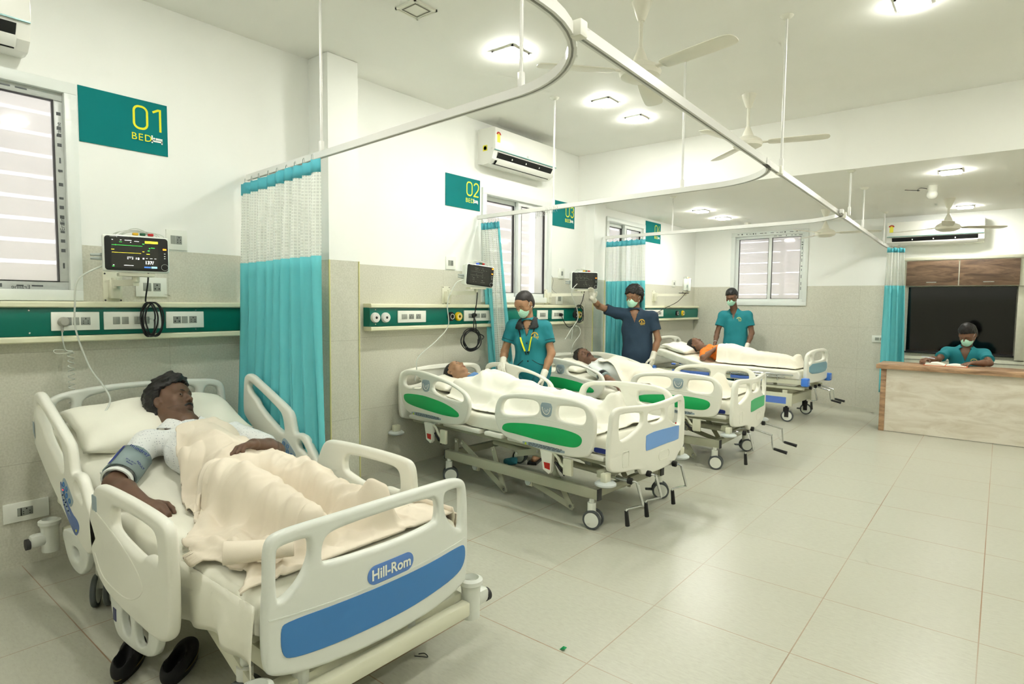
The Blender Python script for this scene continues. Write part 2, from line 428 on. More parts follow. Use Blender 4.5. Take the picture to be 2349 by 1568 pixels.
LI=[(1.215,2.55,CH,.09,False,'unlit square flush ceiling panel at the top of the picture'),
(1.27,3.39,CH,.095,True,'glaring square ceiling light just inside the nearest curved curtain track'),
(1.27,4.70,CH,.085,True,'lit square ceiling light above the wall air conditioner, nearer of the two'),
(1.27,5.30,CH,.085,True,'lit square ceiling light above the wall air conditioner, farther of the two'),
(3.58,4.27,CH,.085,True,'lit ceiling light cut by the top edge of the picture'),
(.92,7.80,LC,.085,True,'lit square light on the low ceiling over bed 04, nearer the beam'),
(.92,8.62,LC,.085,True,'lit square light on the low ceiling over bed 04, nearer the far wall'),
(3.645,6.86,LC,.085,True,'lit light on the low ceiling nearest the dome camera'),
(3.655,9.33,LC,.085,True,'lit light on the low ceiling above the far air conditioner'),
(1.27,1.10,CH,.085,True,None),(3.6,1.6,CH,.085,True,None),(3.6,-1.0,CH,.085,True,None),(5.4,3.2,CH,.085,True,None),(5.4,5.4,CH,.085,True,None),(1.3,-1.2,CH,.085,True,None),(5.4,.4,CH,.085,True,None),(5.5,8.0,LC,.085,True,None)]  # lamps without a label are assumed ones, added out of view
k=0
for x,y,z,s,on,l in LI:
    if l is None:
        downlight(x,y,z,s,on,'lit square ceiling light outside the frame of the photograph','ceiling lights out of view')
    else: downlight(x,y,z,s,on,l)
BLUE=mat('blue_lamp',(.3,.3,1),.4,emit=(.35,.35,1),estr=4)
for (x,y,z,l) in ((1.80,4.74,CH,'small round detector glowing blue on the main ceiling'),(1.02,9.36,LC,'small round detector glowing blue on the low ceiling before the far window')):
    t=thing('smoke_detector',l,'smoke detector',(x,y,z))
    MB().lathe([(0,-.045),(.03,-.042),(.045,-.02),(.05,0)],n=20).build('base',FIXW,t)
    MB().lathe([(0,-.05),(.014,-.048),(.016,-.04)],n=12).build('indicator_lamp',BLUE,t)
# ---------------------------------------------------------------- curtain tracks
TRK=mat('track_white',(.92,.92,.90),.25)
ZT=2.29
def track(label,pts,w=.028,h=.036,gap=True):
    P=[Vector(p) for p in pts]
    mb=MB(); mb.tube(P,.02,flat=(w,h))
    o=mb.build('curtain_track',TRK); tag(o,label,'curtain track')
    g=MB(); g.tube([p-Vector((0,0,h/2-.001)) for p in P],.004,flat=(.007,.004)); g.build('track_slot',mat('slot_grey',(.55,.55,.52),.5),o)
    return o
def arc_path(p0,p1,c,r0,p2,n=14):
    return None
def curved(yw,yc,xs,ysback):
    """from wall (0,yw) out to x, then a rounded turn towards -Y along x=XS"""
    A=Vector((0.02,yw,ZT)); d=Vector((xs-0.55,yc,ZT)); P=[A+(d-A)*(i/12) for i in range(13)]
    # quarter turn
    c=Vector((xs-.55,yc-.55,ZT))
    for i in range(1,15):
        a=PI/2-PI/2*i/14; P.append(Vector((c.x+.55*math.cos(a),c.y+.55*math.sin(a),ZT)))
    y=yc-.55
    while y>ysback: y-=.2; P.append(Vector((xs,max(y,ysback),ZT)))
    return P
XS=3.0
track('curved white curtain track over bed 01, sweeping up out of the frame',curved(2.09,1.92,3.04,-2.0))
track('white curtain track over bed 02, curving into the straight aisle track',curved(4.42,4.22,2.96,3.86)[:29])
track('farthest curved white curtain track, reaching from the second wall column',[Vector((.14,6.68,ZT))]+curved(6.70,6.52,2.93,6.2)[3:29])
track('long straight white curtain track running down the aisle to the far wall',[Vector((3.015-.02*i,1.60+.7*i,ZT)) for i in range(12)]+[Vector((2.79,9.86,ZT))])
# junction boxes
for x,y,l in ((3.02,1.60,'square white joint block at the near end of the aisle curtain track'),(2.955,3.98,'white joint block where the track over bed 02 meets the aisle track'),(2.90,6.25,'white joint block where the farthest curved track meets the aisle track')):
    mb=MB(); mb.box(x-.020,x+.020,y-.020,y+.020,ZT-.024,ZT+.026,.004); o=mb.build('track_joint',FIXW); tag(o,l,'joint block')
def rod(x,y,z0,zc,label,xt=None,yt=None):
    xt=x if xt is None else xt; yt=y if yt is None else yt
    t=thing('hanger_rod',label,'ceiling rod',(x,y,zc),0)
    MB().lathe([(0,-.02),(.018,-.02),(.03,-.012),(.04,0)],n=20).build('ceiling_cup',FIXW,t)
    a=(0,0,-.015); b=(xt-x,yt-y,z0-zc)
    MB().cyl(a,b,.008,n=12).build('rod',TRK,t)
    mb=MB(); mb.box(b[0]-.012,b[0]+.012,b[1]-.012,b[1]+.012,b[2]-.03,b[2]+.05,.004); mb.build('bracket',TRK,t)
rod(.99,2.03,ZT+.03,CH,'thin white rod holding the near curtain track above the first column')
rod(2.54,1.92,ZT+.03,CH,'thin white rod over the bend of the nearest curved track')
rod(.97,4.36,ZT+.03,CH,'thin white rod hanging beside the wall air conditioner')
rod(2.20,4.26,ZT+.03,CH,'thin white rod holding the middle of the bed 02 curtain track')
rod(2.955,4.02,ZT+.03,CH,'tallest white rod standing over the aisle track joint')
rod(1.06,6.62,ZT+.03,LC,'short rod on the low ceiling near the bed 04 sign',)
rod(2.93,6.32,ZT+.03,LC,'short rod at the joint of the farthest curved track')
rod(2.885,7.3,ZT+.03,LC,'short rod on the low ceiling over the middle of the aisle track')
rod(2.81,9.3,ZT+.03,LC,'short rod on the low ceiling in front of the far air conditioner')
# ---------------------------------------------------------------- ceiling fans
FANW=mat('fan_white',(.93,.92,.86),.3)
def fan(x,y,z,drop,a0,label):
    t=thing('ceiling_fan',label,'ceiling fan',(x,y,z),a0)
    MB().lathe([(0,-.11),(.02,-.11),(.03,-.09),(.055,-.02),(.06,0)],n=24).build('canopy',FANW,t)
    MB().cyl((0,0,-.09),(0,0,-drop+.06),.012,n=14).build('down_rod',FANW,t)
    MB().lathe([(.014,.16),(.035,.11),(.05,.07),(.055,.05)],Matrix.Translation((0,0,-drop-.02)),n=24).build('lower_canopy',FANW,t)
    MB().lathe([(0,-.055),(.07,-.052),(.115,-.03),(.125,-.005),(.11,.02),(.07,.045),(.03,.052),(.0,.052)],Matrix.Translation((0,0,-drop)),n=32).build('motor_housing',FANW,t)
    for i in range(3):
        M=Matrix.Rotation(2*PI*i/3,4,'Z')@Matrix.Translation((0,0,-drop-.005))@Matrix.Rotation(math.radians(-7),4,'X')
        out=[(.16,-.045),(.2,-.06),(.5,-.065),(.60,-.06),(.625,-.03),(.625,.03),(.60,.055),(.5,.06),(.2,.05),(.16,.04)]
        b=panel('blade',chaikin(out,2),th=.006,bev=.002,mapf=lambda x_,y_,z_:tuple(M@Vector((x_,y_,z_))),parent=t,m=FANW,bres=1)
        g=MB(); g.box(.10,.22,-.015,.015,-.003,.008,.002,M=M); g.build('blade_bracket',FANW,b)
fan(2.33,3.32,CH,.40,math.radians(-12),'largest white ceiling fan, nearest the camera, behind the aisle track')
fan(2.32,5.30,CH,.40,math.radians(16),'white ceiling fan on the main ceiling nearer the beam')
fan(2.25,8.62,LC,.30,math.radians(10),'faint white ceiling fan on the low ceiling left of the aisle track end')
fan(3.54,8.56,LC,.32,math.radians(-86),'white ceiling fan in front of the far air conditioner')
t=thing('dome_camera','white ball security camera with a loose wire on the low ceiling','camera',(3.455,7.56,LC))
MB().lathe([(.045,0),(.045,-.05),(.04,-.06)],n=20).build('mount',FIXW,t)
MB().sph((0,0,-.09),.05,n=14).build('camera_ball',mat('ball_white',(.95,.95,.92),.2),t)
MB().tube(catmull([(-.04,0,-.03),(-.1,-.03,-.02),(-.13,0,-.04),(-.12,.05,-.03),(-.25,.1,-.005)]),.003,n=6).build('wire',DKGREY,t)
# ---------------------------------------------------------------- bed signs
TEAL=mat('sign_teal',(.03,.48,.48),.6,spec=.12); YEL=mat('sign_yellow',(.93,.92,.12),.5); WHI=mat('sign_white',(.95,.96,.94),.5)
def arc(cx,cy,rx,ry,a0,a1,n=10): return [(cx+rx*math.cos(math.radians(a0+(a1-a0)*i/n)),cy+ry*math.sin(math.radians(a0+(a1-a0)*i/n))) for i in range(n+1)]
def digit(mb,d,x,y,w,h,sw,M):
    r=w*.42
    if d=='0': stroke(mb,rrect(x,x+w,y,y+h,r,8),sw,M,closed=True)
    elif d=='1': stroke(mb,[(x+w*.05,y+h*.86),(x+w*.55,y+h),(x+w*.72,y+h),(x+w*.72,y)],sw,M)
    elif d=='2': stroke(mb,arc(x+w/2,y+h-w*.46,w/2,w*.46,170,0,12)+[(x+w*.97,y+h*.62),(x+w*.8,y+h*.45),(x+w*.1,y+h*.08),(x,y),(x+w,y)],sw,M)
    elif d=='3':
        stroke(mb,arc(x+w/2,y+h*.75,w*.46,h*.25,160,-90,12)+[(x+w*.3,y+h*.5)],sw,M)
        stroke(mb,[(x+w*.3,y+h*.53)]+arc(x+w/2,y+h*.27,w*.5,h*.27,90,-160,12),sw,M)
    elif d=='4': stroke(mb,[(x+w*.55,y+h),(x,y+h*.27),(x+w*1.02,y+h*.27)],sw,M); stroke(mb,[(x+w*.76,y+h*.55),(x+w*.76,y)],sw,M)
def sign(n,y0,y1,z0,z1,label):
    t=thing('bed_sign',label,'sign',(0,(y0+y1)/2,z0))
    W=y1-y0; mb=MB(); mb.box(.001,.006,-W/2,W/2,0,z1-z0); mb.build('sign_board',TEAL,t)
    M=frame((.0065,-W/2,0),(0,1,0),(0,0,1)); H=z1-z0
    d=MB(); sw=.0125
    digit(d,'0',W*.60,H*.45,W*.155,H*.42,sw,M); digit(d,str(n),W*.815,H*.45,W*.135,H*.42,sw,M)
    d.build('number',YEL,t,sharp=None)
    text_mesh('lettering','BED',.058,M@Matrix.Translation((W*.685,H*.28,.0004)),t,YEL,align='CENTER',space=1.15)
    b=MB(); x=W*.80; y=H*.215
    def q(a,bb,c,dd): b.add([M@Vector((a,c,.001)),M@Vector((bb,c,.001)),M@Vector((bb,dd,.001)),M@Vector((a,dd,.001))],[(0,1,2,3)])
    q(x,x+.008,y,y+.045); q(x,x+.062,y+.008,y+.018); q(x+.055,x+.063,y,y+.022); q(x+.024,x+.062,y+.021,y+.033)
    b.add([M@Vector((x+.0155+.006*math.cos(a*PI/6),y+.028+.006*math.sin(a*PI/6),.001)) for a in range(12)],[tuple(range(12))])
    b.build('bed_symbol',WHI,t,sharp=None)
    return t
sign(1,1.125,1.588,2.337,2.645,'teal sign reading 01 BED beside the printed window frame')
sign(2,3.992,4.467,2.358,2.657,'teal sign reading 02 BED to the left of the two-pane window')
sign(3,5.70,6.165,2.355,2.648,'teal sign reading 03 BED partly behind the curtain track')
sign(4,8.04,8.53,2.368,2.668,'small far teal sign reading 04 BED past the last curtain')
# ---------------------------------------------------------------- sockets
PLATE=mat('plate_white',(.93,.94,.90),.25); SOCK=mat('socket_grey',(.55,.57,.54),.4); HOLE=mat('socket_hole',(.06,.06,.06),.6)
SWI=mat('switch_grey',(.60,.62,.58),.3)
def plate_geo(W,H,mods,parent,x=0,holes_side=None):
    """plate centred at origin of parent, facing +X; mods list of (y offset,width,kind)"""
    m=MB(); m.box(x,x+.012,-W/2,W/2,-H/2,H/2,.003); p=m.build('wall_plate',PLATE,parent)
    for (yo,w,k) in mods:
        s=MB(); h=H*.42
        s.box(x+.010,x+.0145,yo-w/2,yo+w/2,-h/2,h/2,.0015)
        so=s.build('socket' if k in 'so' else 'switch',SOCK if k in 'so' else SWI,p)
        g=MB()
        if k=='s':
            for (a,b) in ((0,.3),(-.25,0),(.25,0),(-.25,-.27),(.25,-.27)):
                g.cyl((x+.014,yo+a*w,b*h),(x+.0150,yo+a*w,b*h),.0028 if b<.2 else .0036,n=8)
        elif k=='o':
            g.cyl((x+.014,yo,.25*h),(x+.0150,yo,.25*h),.0048,n=8)
            for sgn in (-1,1): g.cyl((x+.014,yo+sgn*w*.27,-.2*h),(x+.0150,yo+sgn*w*.27,-.2*h),.0042,n=8)
        elif k=='w':
            g.box(x+.014,x+.0152,yo-w*.01,yo+w*.01,-h/2,h/2)
        if g.v: g.build('hole',HOLE if k in 'so' else SOCK,so)
    return p
def wall_socket(y,z,W,H,mods,label,x=0.0):
    t=thing('wall_socket',label,'socket',(x,y,z)); plate_geo(W,H,mods,t); return t
wall_socket(1.625,1.828,.125,.125,[(.012,.034,'s'),(-.022,.03,'w')],'white socket plate on the wall just right of the nearest monitor')
wall_socket(1.472,1.528,.175,.118,[(-.025,.045,'w'),(.03,.042,'o')],'white socket plate with large round holes under the nearest monitor')
wall_socket(.82,.30,.20,.105,[(.0,.055,'s'),(-.03,.02,'w')],'low white socket plate near the floor behind the nearest headboard')
wall_socket(4.06,1.825,.125,.12,[(.012,.034,'s'),(-.022,.03,'w')],'white socket plate above the tiles left of the second monitor')
wall_socket(5.90,1.81,.12,.12,[(.012,.034,'s')],'white socket plate between the window and the 03 bay column')
wall_socket(5.865,1.51,.14,.13,[(0,.06,'w')],'small white switch box under the third monitor')
wall_socket(9.05,1.79,.12,.10,[(.0,.04,'s')],'tiny pale socket plate beside the farthest monitor')
# far wall switch
t=thing('wall_socket','white switch plate on the far wall behind the last curtain','socket',(2.73,YF,1.0),-PI/2)
plate_geo(.17,.10,[(-.02,.05,'w'),(.04,.05,'w')],t)
# ---------------------------------------------------------------- bed head panels
GRN=mat('panel_green',(.02,.43,.37),.35,spec=.3); GRND=mat('panel_green_dark',(.01,.36,.30),.3); CRM=mat('rail_cream',(.90,.90,.78),.35)
CHR=mat('chrome',(.85,.86,.86),.12,metal=1); BLK=mat('black_plastic',(.05,.05,.055),.4); YELO=mat('outlet_yellow',(.93,.78,.08),.4); OUTW=mat('outlet_white',(.9,.9,.88),.35)
def head_panel(y0,y1,label,plates,outlets,screws):
    yc=(y0+y1)/2; L=(y1-y0)/2; t=thing('bed_head_panel',label,'service panel',(0,yc,1.2))
    def ext(prof,name,m,lo=-L,hi=L):
        mb=MB(); n=len(prof); mb.add([(a,lo,b-1.2) for a,b in prof]+[(a,hi,b-1.2) for a,b in prof],[(i,(i+1)%n,n+(i+1)%n,n+i) for i in range(n)]+[tuple(range(n)),tuple(range(2*n-1,n-1,-1))])
        return mb.build(name,m,t,sharp=30)
    ext([(0,1.405),(.075,1.405),(.085,1.37),(.085,1.285),(.075,1.25),(0,1.25)],'channel',GRN)
    ext([(.0755,1.404),(.079,1.392),(.081,1.392),(.0795,1.404)],'groove',GRND)
    for z in (1.403,1.214):
        ext([(.0,z),(.095,z),(.104,z+.006),(.104,z+.026),(.095,z+.034),(0,z+.034)],'rail',CRM)
    for (y,w,mods) in plates:
        p=thing('socket_plate',None,None); p.parent=t; p.location=(.085,y-yc,.128)
        # merge empty away: plates are parts of the panel
        o=plate_geo(w,.102,mods,None); o.parent=t; o.location=(.085,y-yc,.128); o.name='socket_plate'
        bpy.data.objects.remove(p)
    for (y,m) in outlets:
        o=MB().lathe([(.042,0),(.042,.018),(.036,.028),(.026,.028)],frame((.085,y-yc,.123),(0,1,0),(0,0,1)),n=24).build('gas_outlet',m,t)
        MB().lathe([(0,.012),(.019,.012),(.021,.030),(.026,.030),(.027,.02)],frame((.085,y-yc,.123),(0,1,0),(0,0,1)),n=20).build('ring',OUTW,o)
        MB().lathe([(0,.031),(.010,.031),(.011,.028)],frame((.085,y-yc,.123),(0,1,0),(0,0,1)),n=14).build('bore',HOLE,o)
    for y in screws:
        for z in (1.387,1.268):
            o=MB().lathe([(0,.003),(.004,.0025),(.0055,0)],frame((.0815,y-yc,z-1.2),(0,1,0),(0,0,1)),n=10).build('screw',CHR,t)
    return t
head_panel(-.6,2.50,'green bed head service panel with cream rails behind the nearest bed',
 [(1.054,.225,[(-.045,.05,'o'),(0,.03,'w'),(.045,.045,'s')]),(1.34,.305,[(-.09,.035,'w'),(-.045,.035,'w'),(.02,.035,'w'),(.065,.035,'w')]),(1.63,.224,[(-.05,.045,'o'),(-.005,.035,'w'),(.045,.045,'s')])],[],[.85,1.70])
head_panel(3.06,6.25,'long green bed head service panel with cream rails under the two-pane window',
 [(3.505,.32,[(-.09,.06,'w'),(-.01,.055,'s'),(.07,.055,'s')]),(4.37,.43,[(-.12,.07,'o'),(-.03,.07,'w'),(.06,.07,'s')]),(5.42,.20,[(0,.10,'w')]),(5.72,.23,[(-.02,.12,'w')])],
 [(3.107,OUTW),(3.214,OUTW),(3.981,BLK),(4.079,YELO),(6.08,BLK),(6.17,YELO)],[3.12,4.6])
head_panel(7.05,9.86,'farthest green bed head service panel, ending at the room corner',
 [(8.13,.75,[(-.05,.12,'w'),(.1,.12,'w'),(.25,.1,'s')])],[(9.0,BLK),(9.22,YELO)],[8.0])
# ---------------------------------------------------------------- air conditioners
ACW=mat('ac_white',(.94,.94,.91),.25); ACD=mat('ac_inner_dark',(.03,.035,.04),.5); ACT=mat('ac_teal_strip',(.35,.62,.60),.3)
RED=mat('label_red',(.72,.20,.13),.5); LYEL=mat('label_yellow',(.93,.90,.30),.5); LGRN=mat('label_green',(.1,.50,.40),.5)
def aircon(label,loc,rz,L,H,D,sticker=True,side=True):
    """local: width along +Y (0..L), depth +X, height z 0..H"""
    t=thing('air_conditioner',label,'air conditioner',loc,rz)
    prof=[(0,0.03*H),(D*.35,0),(D*.62,.02*H),(D*.86,.14*H),(D*.97,.34*H),(D,.40*H),(D,.93*H),(D*.96,H),(0,H)]
    P=[(a,b) for a,b in prof]; n=len(P); mb=MB()
    mb.add([(a,0,b) for a,b in P]+[(a,L,b) for a,b in P],[(i,(i+1)%n,n+(i+1)%n,n+i) for i in range(n)]+[tuple(range(n)),tuple(range(2*n-1,n-1,-1))])
    mb.build('casing',ACW,t,sharp=25)
    f=MB(); f.box(D-.002,D+.010,.004,L-.004,.37*H,.985*H,.004); f.build('front_panel',ACW,t)
    s=MB(); s.box(D+.001,D+.0108,.004,L-.004,.365*H,.385*H); s.build('trim_strip',ACT,t)
    # outlet with vane
    o=MB(); a=Vector((D*.66,0,.04*H)); b=Vector((D*.965,0,.345*H)); nrm=Vector((.7,0,-.7))*.014
    y0,y1=.06*L,.94*L
    q=[a+nrm,b+nrm]
    o.add([(q[0].x,y0,q[0].z),(q[0].x,y1,q[0].z),(q[1].x+.003,y1,q[1].z),(q[1].x+.003,y0,q[1].z),(a.x-.01,y0,a.z+.01),(a.x-.01,y1,a.z+.01),(b.x-.02,y1,b.z),(b.x-.02,y0,b.z)],[(0,1,2,3),(4,5,6,7),(0,1,5,4),(2,3,7,6)])
    o.build('air_outlet',ACD,t,sharp=None)
    v=MB(); mid=a*.62+b*.38+nrm*3
    M=frame((mid.x,(y0+y1)/2,mid.z),(0,1,0),(b-a).normalized()+Vector((.25,0,0))); 
    v.box(-(y1-y0)/2,(y1-y0)/2,-.028,.028,-.003,.003,.002,M=M); v.build('vane',ACW,t)
    c=MB()
    for k in (.25,.5,.75): c.box(b.x-.03,b.x+.0,y0+(y1-y0)*k-.006,y0+(y1-y0)*k+.006,b.z-.045,b.z-.005)
    c.build('vane_clip',ACW,t)
    if sticker:
        x=D+.0104; M=frame((x,.055,.80*H),(0,1,0),(0,0,1))
        m=MB(); m.box(-.022,.022,-.075,.0,0,.0006,M=M); m.build('energy_sticker',LYEL,t,sharp=None)
        m=MB(); m.add([M@Vector((.034*math.cos(PI*i/12*1),.028*math.sin(PI*i/12)-.002,.0009)) for i in range(13)],[tuple(range(13))]); m.build('rating_arc',RED,t,sharp=None)
        m=MB(); m.add([M@Vector((.014*math.cos(PI*i/12),.012*math.sin(PI*i/12)-.001,.0013)) for i in range(13)],[tuple(range(13))]); m.build('rating_needle',LYEL,t,sharp=None)
    if side:
        M=frame((D*.45,-.0008,.42*H),(-1,0,0),(0,0,1))
        m=MB(); m.box(-.028,.028,-.028,.028,0,.0006,M=Matrix.Translation((0,0,0))@frame((D*.45,-.0012,.45*H),(1,0,0),(0,0,1))); m.build('side_sticker',LYEL,t,sharp=None)
        m=MB(); F=frame((D*.45,-.0018,.45*H),(1,0,0),(0,0,1)); m.add([F@Vector((.02*math.cos(i*PI/8),.02*math.sin(i*PI/8),.0)) for i in range(16)],[tuple(range(16))]); m.build('sticker_disc',LGRN,t,sharp=None)
    text_mesh('maker_mark','LG',.026,frame((D+.0104,L*.5,.43*H),(0,1,0),(0,0,1)),t,mat('mark_grey',(.55,.55,.55),.4))
    return t
aircon('white wall air conditioner with an energy sticker above the two-pane window',(0,4.44,2.80),0,1.03,.345,.21)
aircon('cropped white air conditioner corner at the top left of the picture',(0,-.12,2.70),0,1.0,.35,.21,False,False)
aircon('white air conditioner on the far wall above the wooden cabinets',(2.79,YF,2.29),-PI/2,1.06,.315,.20,True,False)
# ---------------------------------------------------------------- reception counter and far wall joinery
def wood(name,c1,c2,stretch,rough=.45,knots=True):
    m=bpy.data.materials.new(name); m.use_nodes=True; nt=m.node_tree; b=nt.nodes['Principled BSDF']
    tc=nt.nodes.new('ShaderNodeTexCoord'); mp=nt.nodes.new('ShaderNodeMapping'); mp.inputs['Scale'].default_value=stretch; nt.links.new(tc.outputs['Object'],mp.inputs[0])
    n=nt.nodes.new('ShaderNodeTexNoise'); n.inputs['Scale'].default_value=3; n.inputs['Detail'].default_value=9; n.inputs['Roughness'].default_value=.62; n.inputs['Distortion'].default_value=.9; nt.links.new(mp.outputs[0],n.inputs['Vector'])
    r=nt.nodes.new('ShaderNodeValToRGB'); r.color_ramp.elements[0].position=.33; r.color_ramp.elements[1].position=.6
    r.color_ramp.elements[0].color=(*srgb(c1),1); r.color_ramp.elements[1].color=(*srgb(c2),1)
    nt.links.new(n.outputs[0],r.inputs[0]); nt.links.new(r.outputs[0],b.inputs['Base Color']); b.inputs['Roughness'].default_value=rough
    return m
OAK=wood('counter_oak',(.50,.38,.27),(.74,.60,.46),(1.2,1.2,9)); PALEW=wood('pale_board',(.80,.76,.68),(.885,.86,.80),(1,1,4)); WALN=wood('cabinet_walnut',(.27,.20,.15),(.50,.40,.31),(1,1,6))
CRMF=mat('cabinet_cream',(.82,.82,.74),.4,noise=.05,nscale=30)
t=thing('reception_counter','wooden reception counter with a pale board front and oak top','counter',(3.0,8.2,0))
m=MB(); m.box(-.045,2.6,-.06,.50,.735,.785,.003); m.build('counter_top',OAK,t)
m=MB(); m.box(.0,.055,-.01,.45,0,.735,.002); m.build('side_panel',OAK,t)
m=MB(); m.box(.055,2.6,.0,.03,.004,.735); m.build('front_board',PALEW,t)
m=MB(); m.box(2.5,2.55,.03,.45,0,.735); m.build('side_panel',OAK,t)
t=thing('wall_cabinet','dark walnut wall cabinet with two flap doors over the black glass','cabinet',(3.02,YF,1.735))
m=MB(); m.box(0,1.26,-.16,-.004,0,.345); m.box(-.01,1.27,-.175,-.004,.345,.385,.002); m.build('carcass',CRMF,t)
for a,b in ((.02,.588),(.6,1.20)):
    d=MB(); d.box(a,b,-.178,-.158,.008,.335,.002); d=d.build('door',WALN,t)
    h=MB(); c=(a+b)/2; h.tube([(c-.06,-.178,.05),(c-.055,-.2,.05),(c+.055,-.2,.05),(c+.06,-.178,.05)],.006,n=8); h.build('handle',CHR,d)
BG=mat('black_glass',(.012,.014,.014),.08,spec=.6)
t=thing('black_glass_panel','large dark glass pane behind the seated man at the counter','glass panel',(3.06,YF,.83))
m=MB(); m.box(0,1.14,-.03,-.004,.04,.895); m.build('glass_pane',BG,t)
m=MB(); m.box(-.02,1.15,-.055,-.004,.0,.022,.006); m.box(0,1.14,-.035,-.004,.022,.04); m.build('sill_bar',mat('sill_black',(.07,.07,.07),.35),t)
t=thing('back_counter_unit','cream cabinet front under the black glass behind the counter','cabinet',(3.03,YF,0))
m=MB(); m.box(-.02,2.4,-.10,-.004,0,.79,.002); m.build('carcass',CRMF,t)
m=MB(); m.box(-.02,2.4,-.106,-.1,.745,.75); m.build('seam',mat('seam_grey',(.4,.4,.36),.6),t)
t=thing('side_post','cream upright post at the right of the black glass','post',(4.215,YF,.80)); m=MB(); m.box(0,.10,-.12,-.004,0,1.31,.002); m.build('post_board',CRMF,t)
t=thing('desk_device','grey machine edge standing on the counter at the right of the picture','machine',(4.29,8.42,.785))
m=MB(); m.box(0,.3,-.12,.12,.008,.19,.01); m.build('body',mat('device_grey',(.62,.64,.63),.4),t)
m=MB(); m.box(0.0,.3,-.125,.12,0,.01); m.build('foot_strip',BLK,t)
# open register and pen
PAP=mat('paper',(.93,.95,.90),.7)
t=thing('register_book','open register with white pages and an orange cover on the counter','book',(3.58,8.52,.786))
m=MB(); m.box(-.19,.22,-.13,.13,0,.004,.001); m.build('cover',mat('orange_card',(.90,.45,.25),.6),t)
for s in (-1,1):
    n=10; vs=[];fs=[]
    for i in range(n+1):
        u=i/n; x=.015+s*(.005+.185*u); z=.006+.028*math.sin(PI*min(1,u*1.05))*(.9 if s<0 else .55)+(.018*max(0,u-.6) if s<0 else 0)
        vs+=[(x,-.12,z),(x,.12,z),(x,-.12,.004),(x,.12,.004)]
    for i in range(n):
        a=4*i; b=a+4; fs+=[(a,b,b+1,a+1),(a,a+2,b+2,b),(a+1,b+1,b+3,a+3)]
    fs.append((4*n,4*n+2,4*n+3,4*n+1))
    MB().add(vs,fs).build('pages',PAP,t)
# ---------------------------------------------------------------- curtains
TQ=bpy.data.materials.new('curtain_turquoise'); TQ.use_nodes=True
def cloth_mat(m,col,transl=.35,bump=.12,sc=260,rough=.75):
    nt=m.node_tree; b=nt.nodes['Principled BSDF']; b.inputs['Base Color'].default_value=(*srgb(col),1); b.inputs['Roughness'].default_value=rough; b.inputs['Specular IOR Level'].default_value=.25
    tl=nt.nodes.new('ShaderNodeBsdfTranslucent'); tl.inputs[0].default_value=(*srgb(col),1)
    mx=nt.nodes.new('ShaderNodeMixShader'); mx.inputs[0].default_value=transl
    nt.links.new(b.outputs[0],mx.inputs[1]); nt.links.new(tl.outputs[0],mx.inputs[2]); nt.links.new(mx.outputs[0],nt.nodes['Material Output'].inputs[0])
    return m
cloth_mat(TQ,(.50,.88,.905),.30)
TQH=cloth_mat(bpy.data.materials.new('curtain_header') if 0 else (lambda m:(setattr(m,'use_nodes',True),m)[1])(bpy.data.materials.new('curtain_header')),(.45,.83,.88))
NET=(lambda m:(setattr(m,'use_nodes',True),m)[1])(bpy.data.materials.new('curtain_net'))
nt=NET.node_tree; b=nt.nodes['Principled BSDF']; b.inputs['Base Color'].default_value=(*srgb((.92,.94,.91)),1); b.inputs['Roughness'].default_value=.8
uv=nt.nodes.new('ShaderNodeUVMap'); uv.uv_map='UVMap'; sx=nt.nodes.new('ShaderNodeSeparateXYZ'); nt.links.new(uv.outputs[0],sx.inputs[0])
def cell(s,o,w): 
    f=math_node(nt,'FRACT',math_node(nt,'MULTIPLY',s,o)); return math_node(nt,'LESS_THAN',f,w)
thread=math_node(nt,'MAXIMUM',cell(sx.outputs[0],55,.34),cell(sx.outputs[1],55,.34))
fac=math_node(nt,'MULTIPLY_ADD',thread,.34,.62)
tp=nt.nodes.new('ShaderNodeBsdfTransparent'); mx=nt.nodes.new('ShaderNodeMixShader'); nt.links.new(fac,mx.inputs[0])
tl=nt.nodes.new('ShaderNodeBsdfTranslucent'); tl.inputs[0].default_value=(.85,.88,.84,1); m2=nt.nodes.new('ShaderNodeMixShader'); m2.inputs[0].default_value=.4
nt.links.new(b.outputs[0],m2.inputs[1]); nt.links.new(tl.outputs[0],m2.inputs[2])
nt.links.new(tp.outputs[0],mx.inputs[1]); nt.links.new(m2.outputs[0],mx.inputs[2]); nt.links.new(mx.outputs[0],nt.nodes['Material Output'].inputs[0])
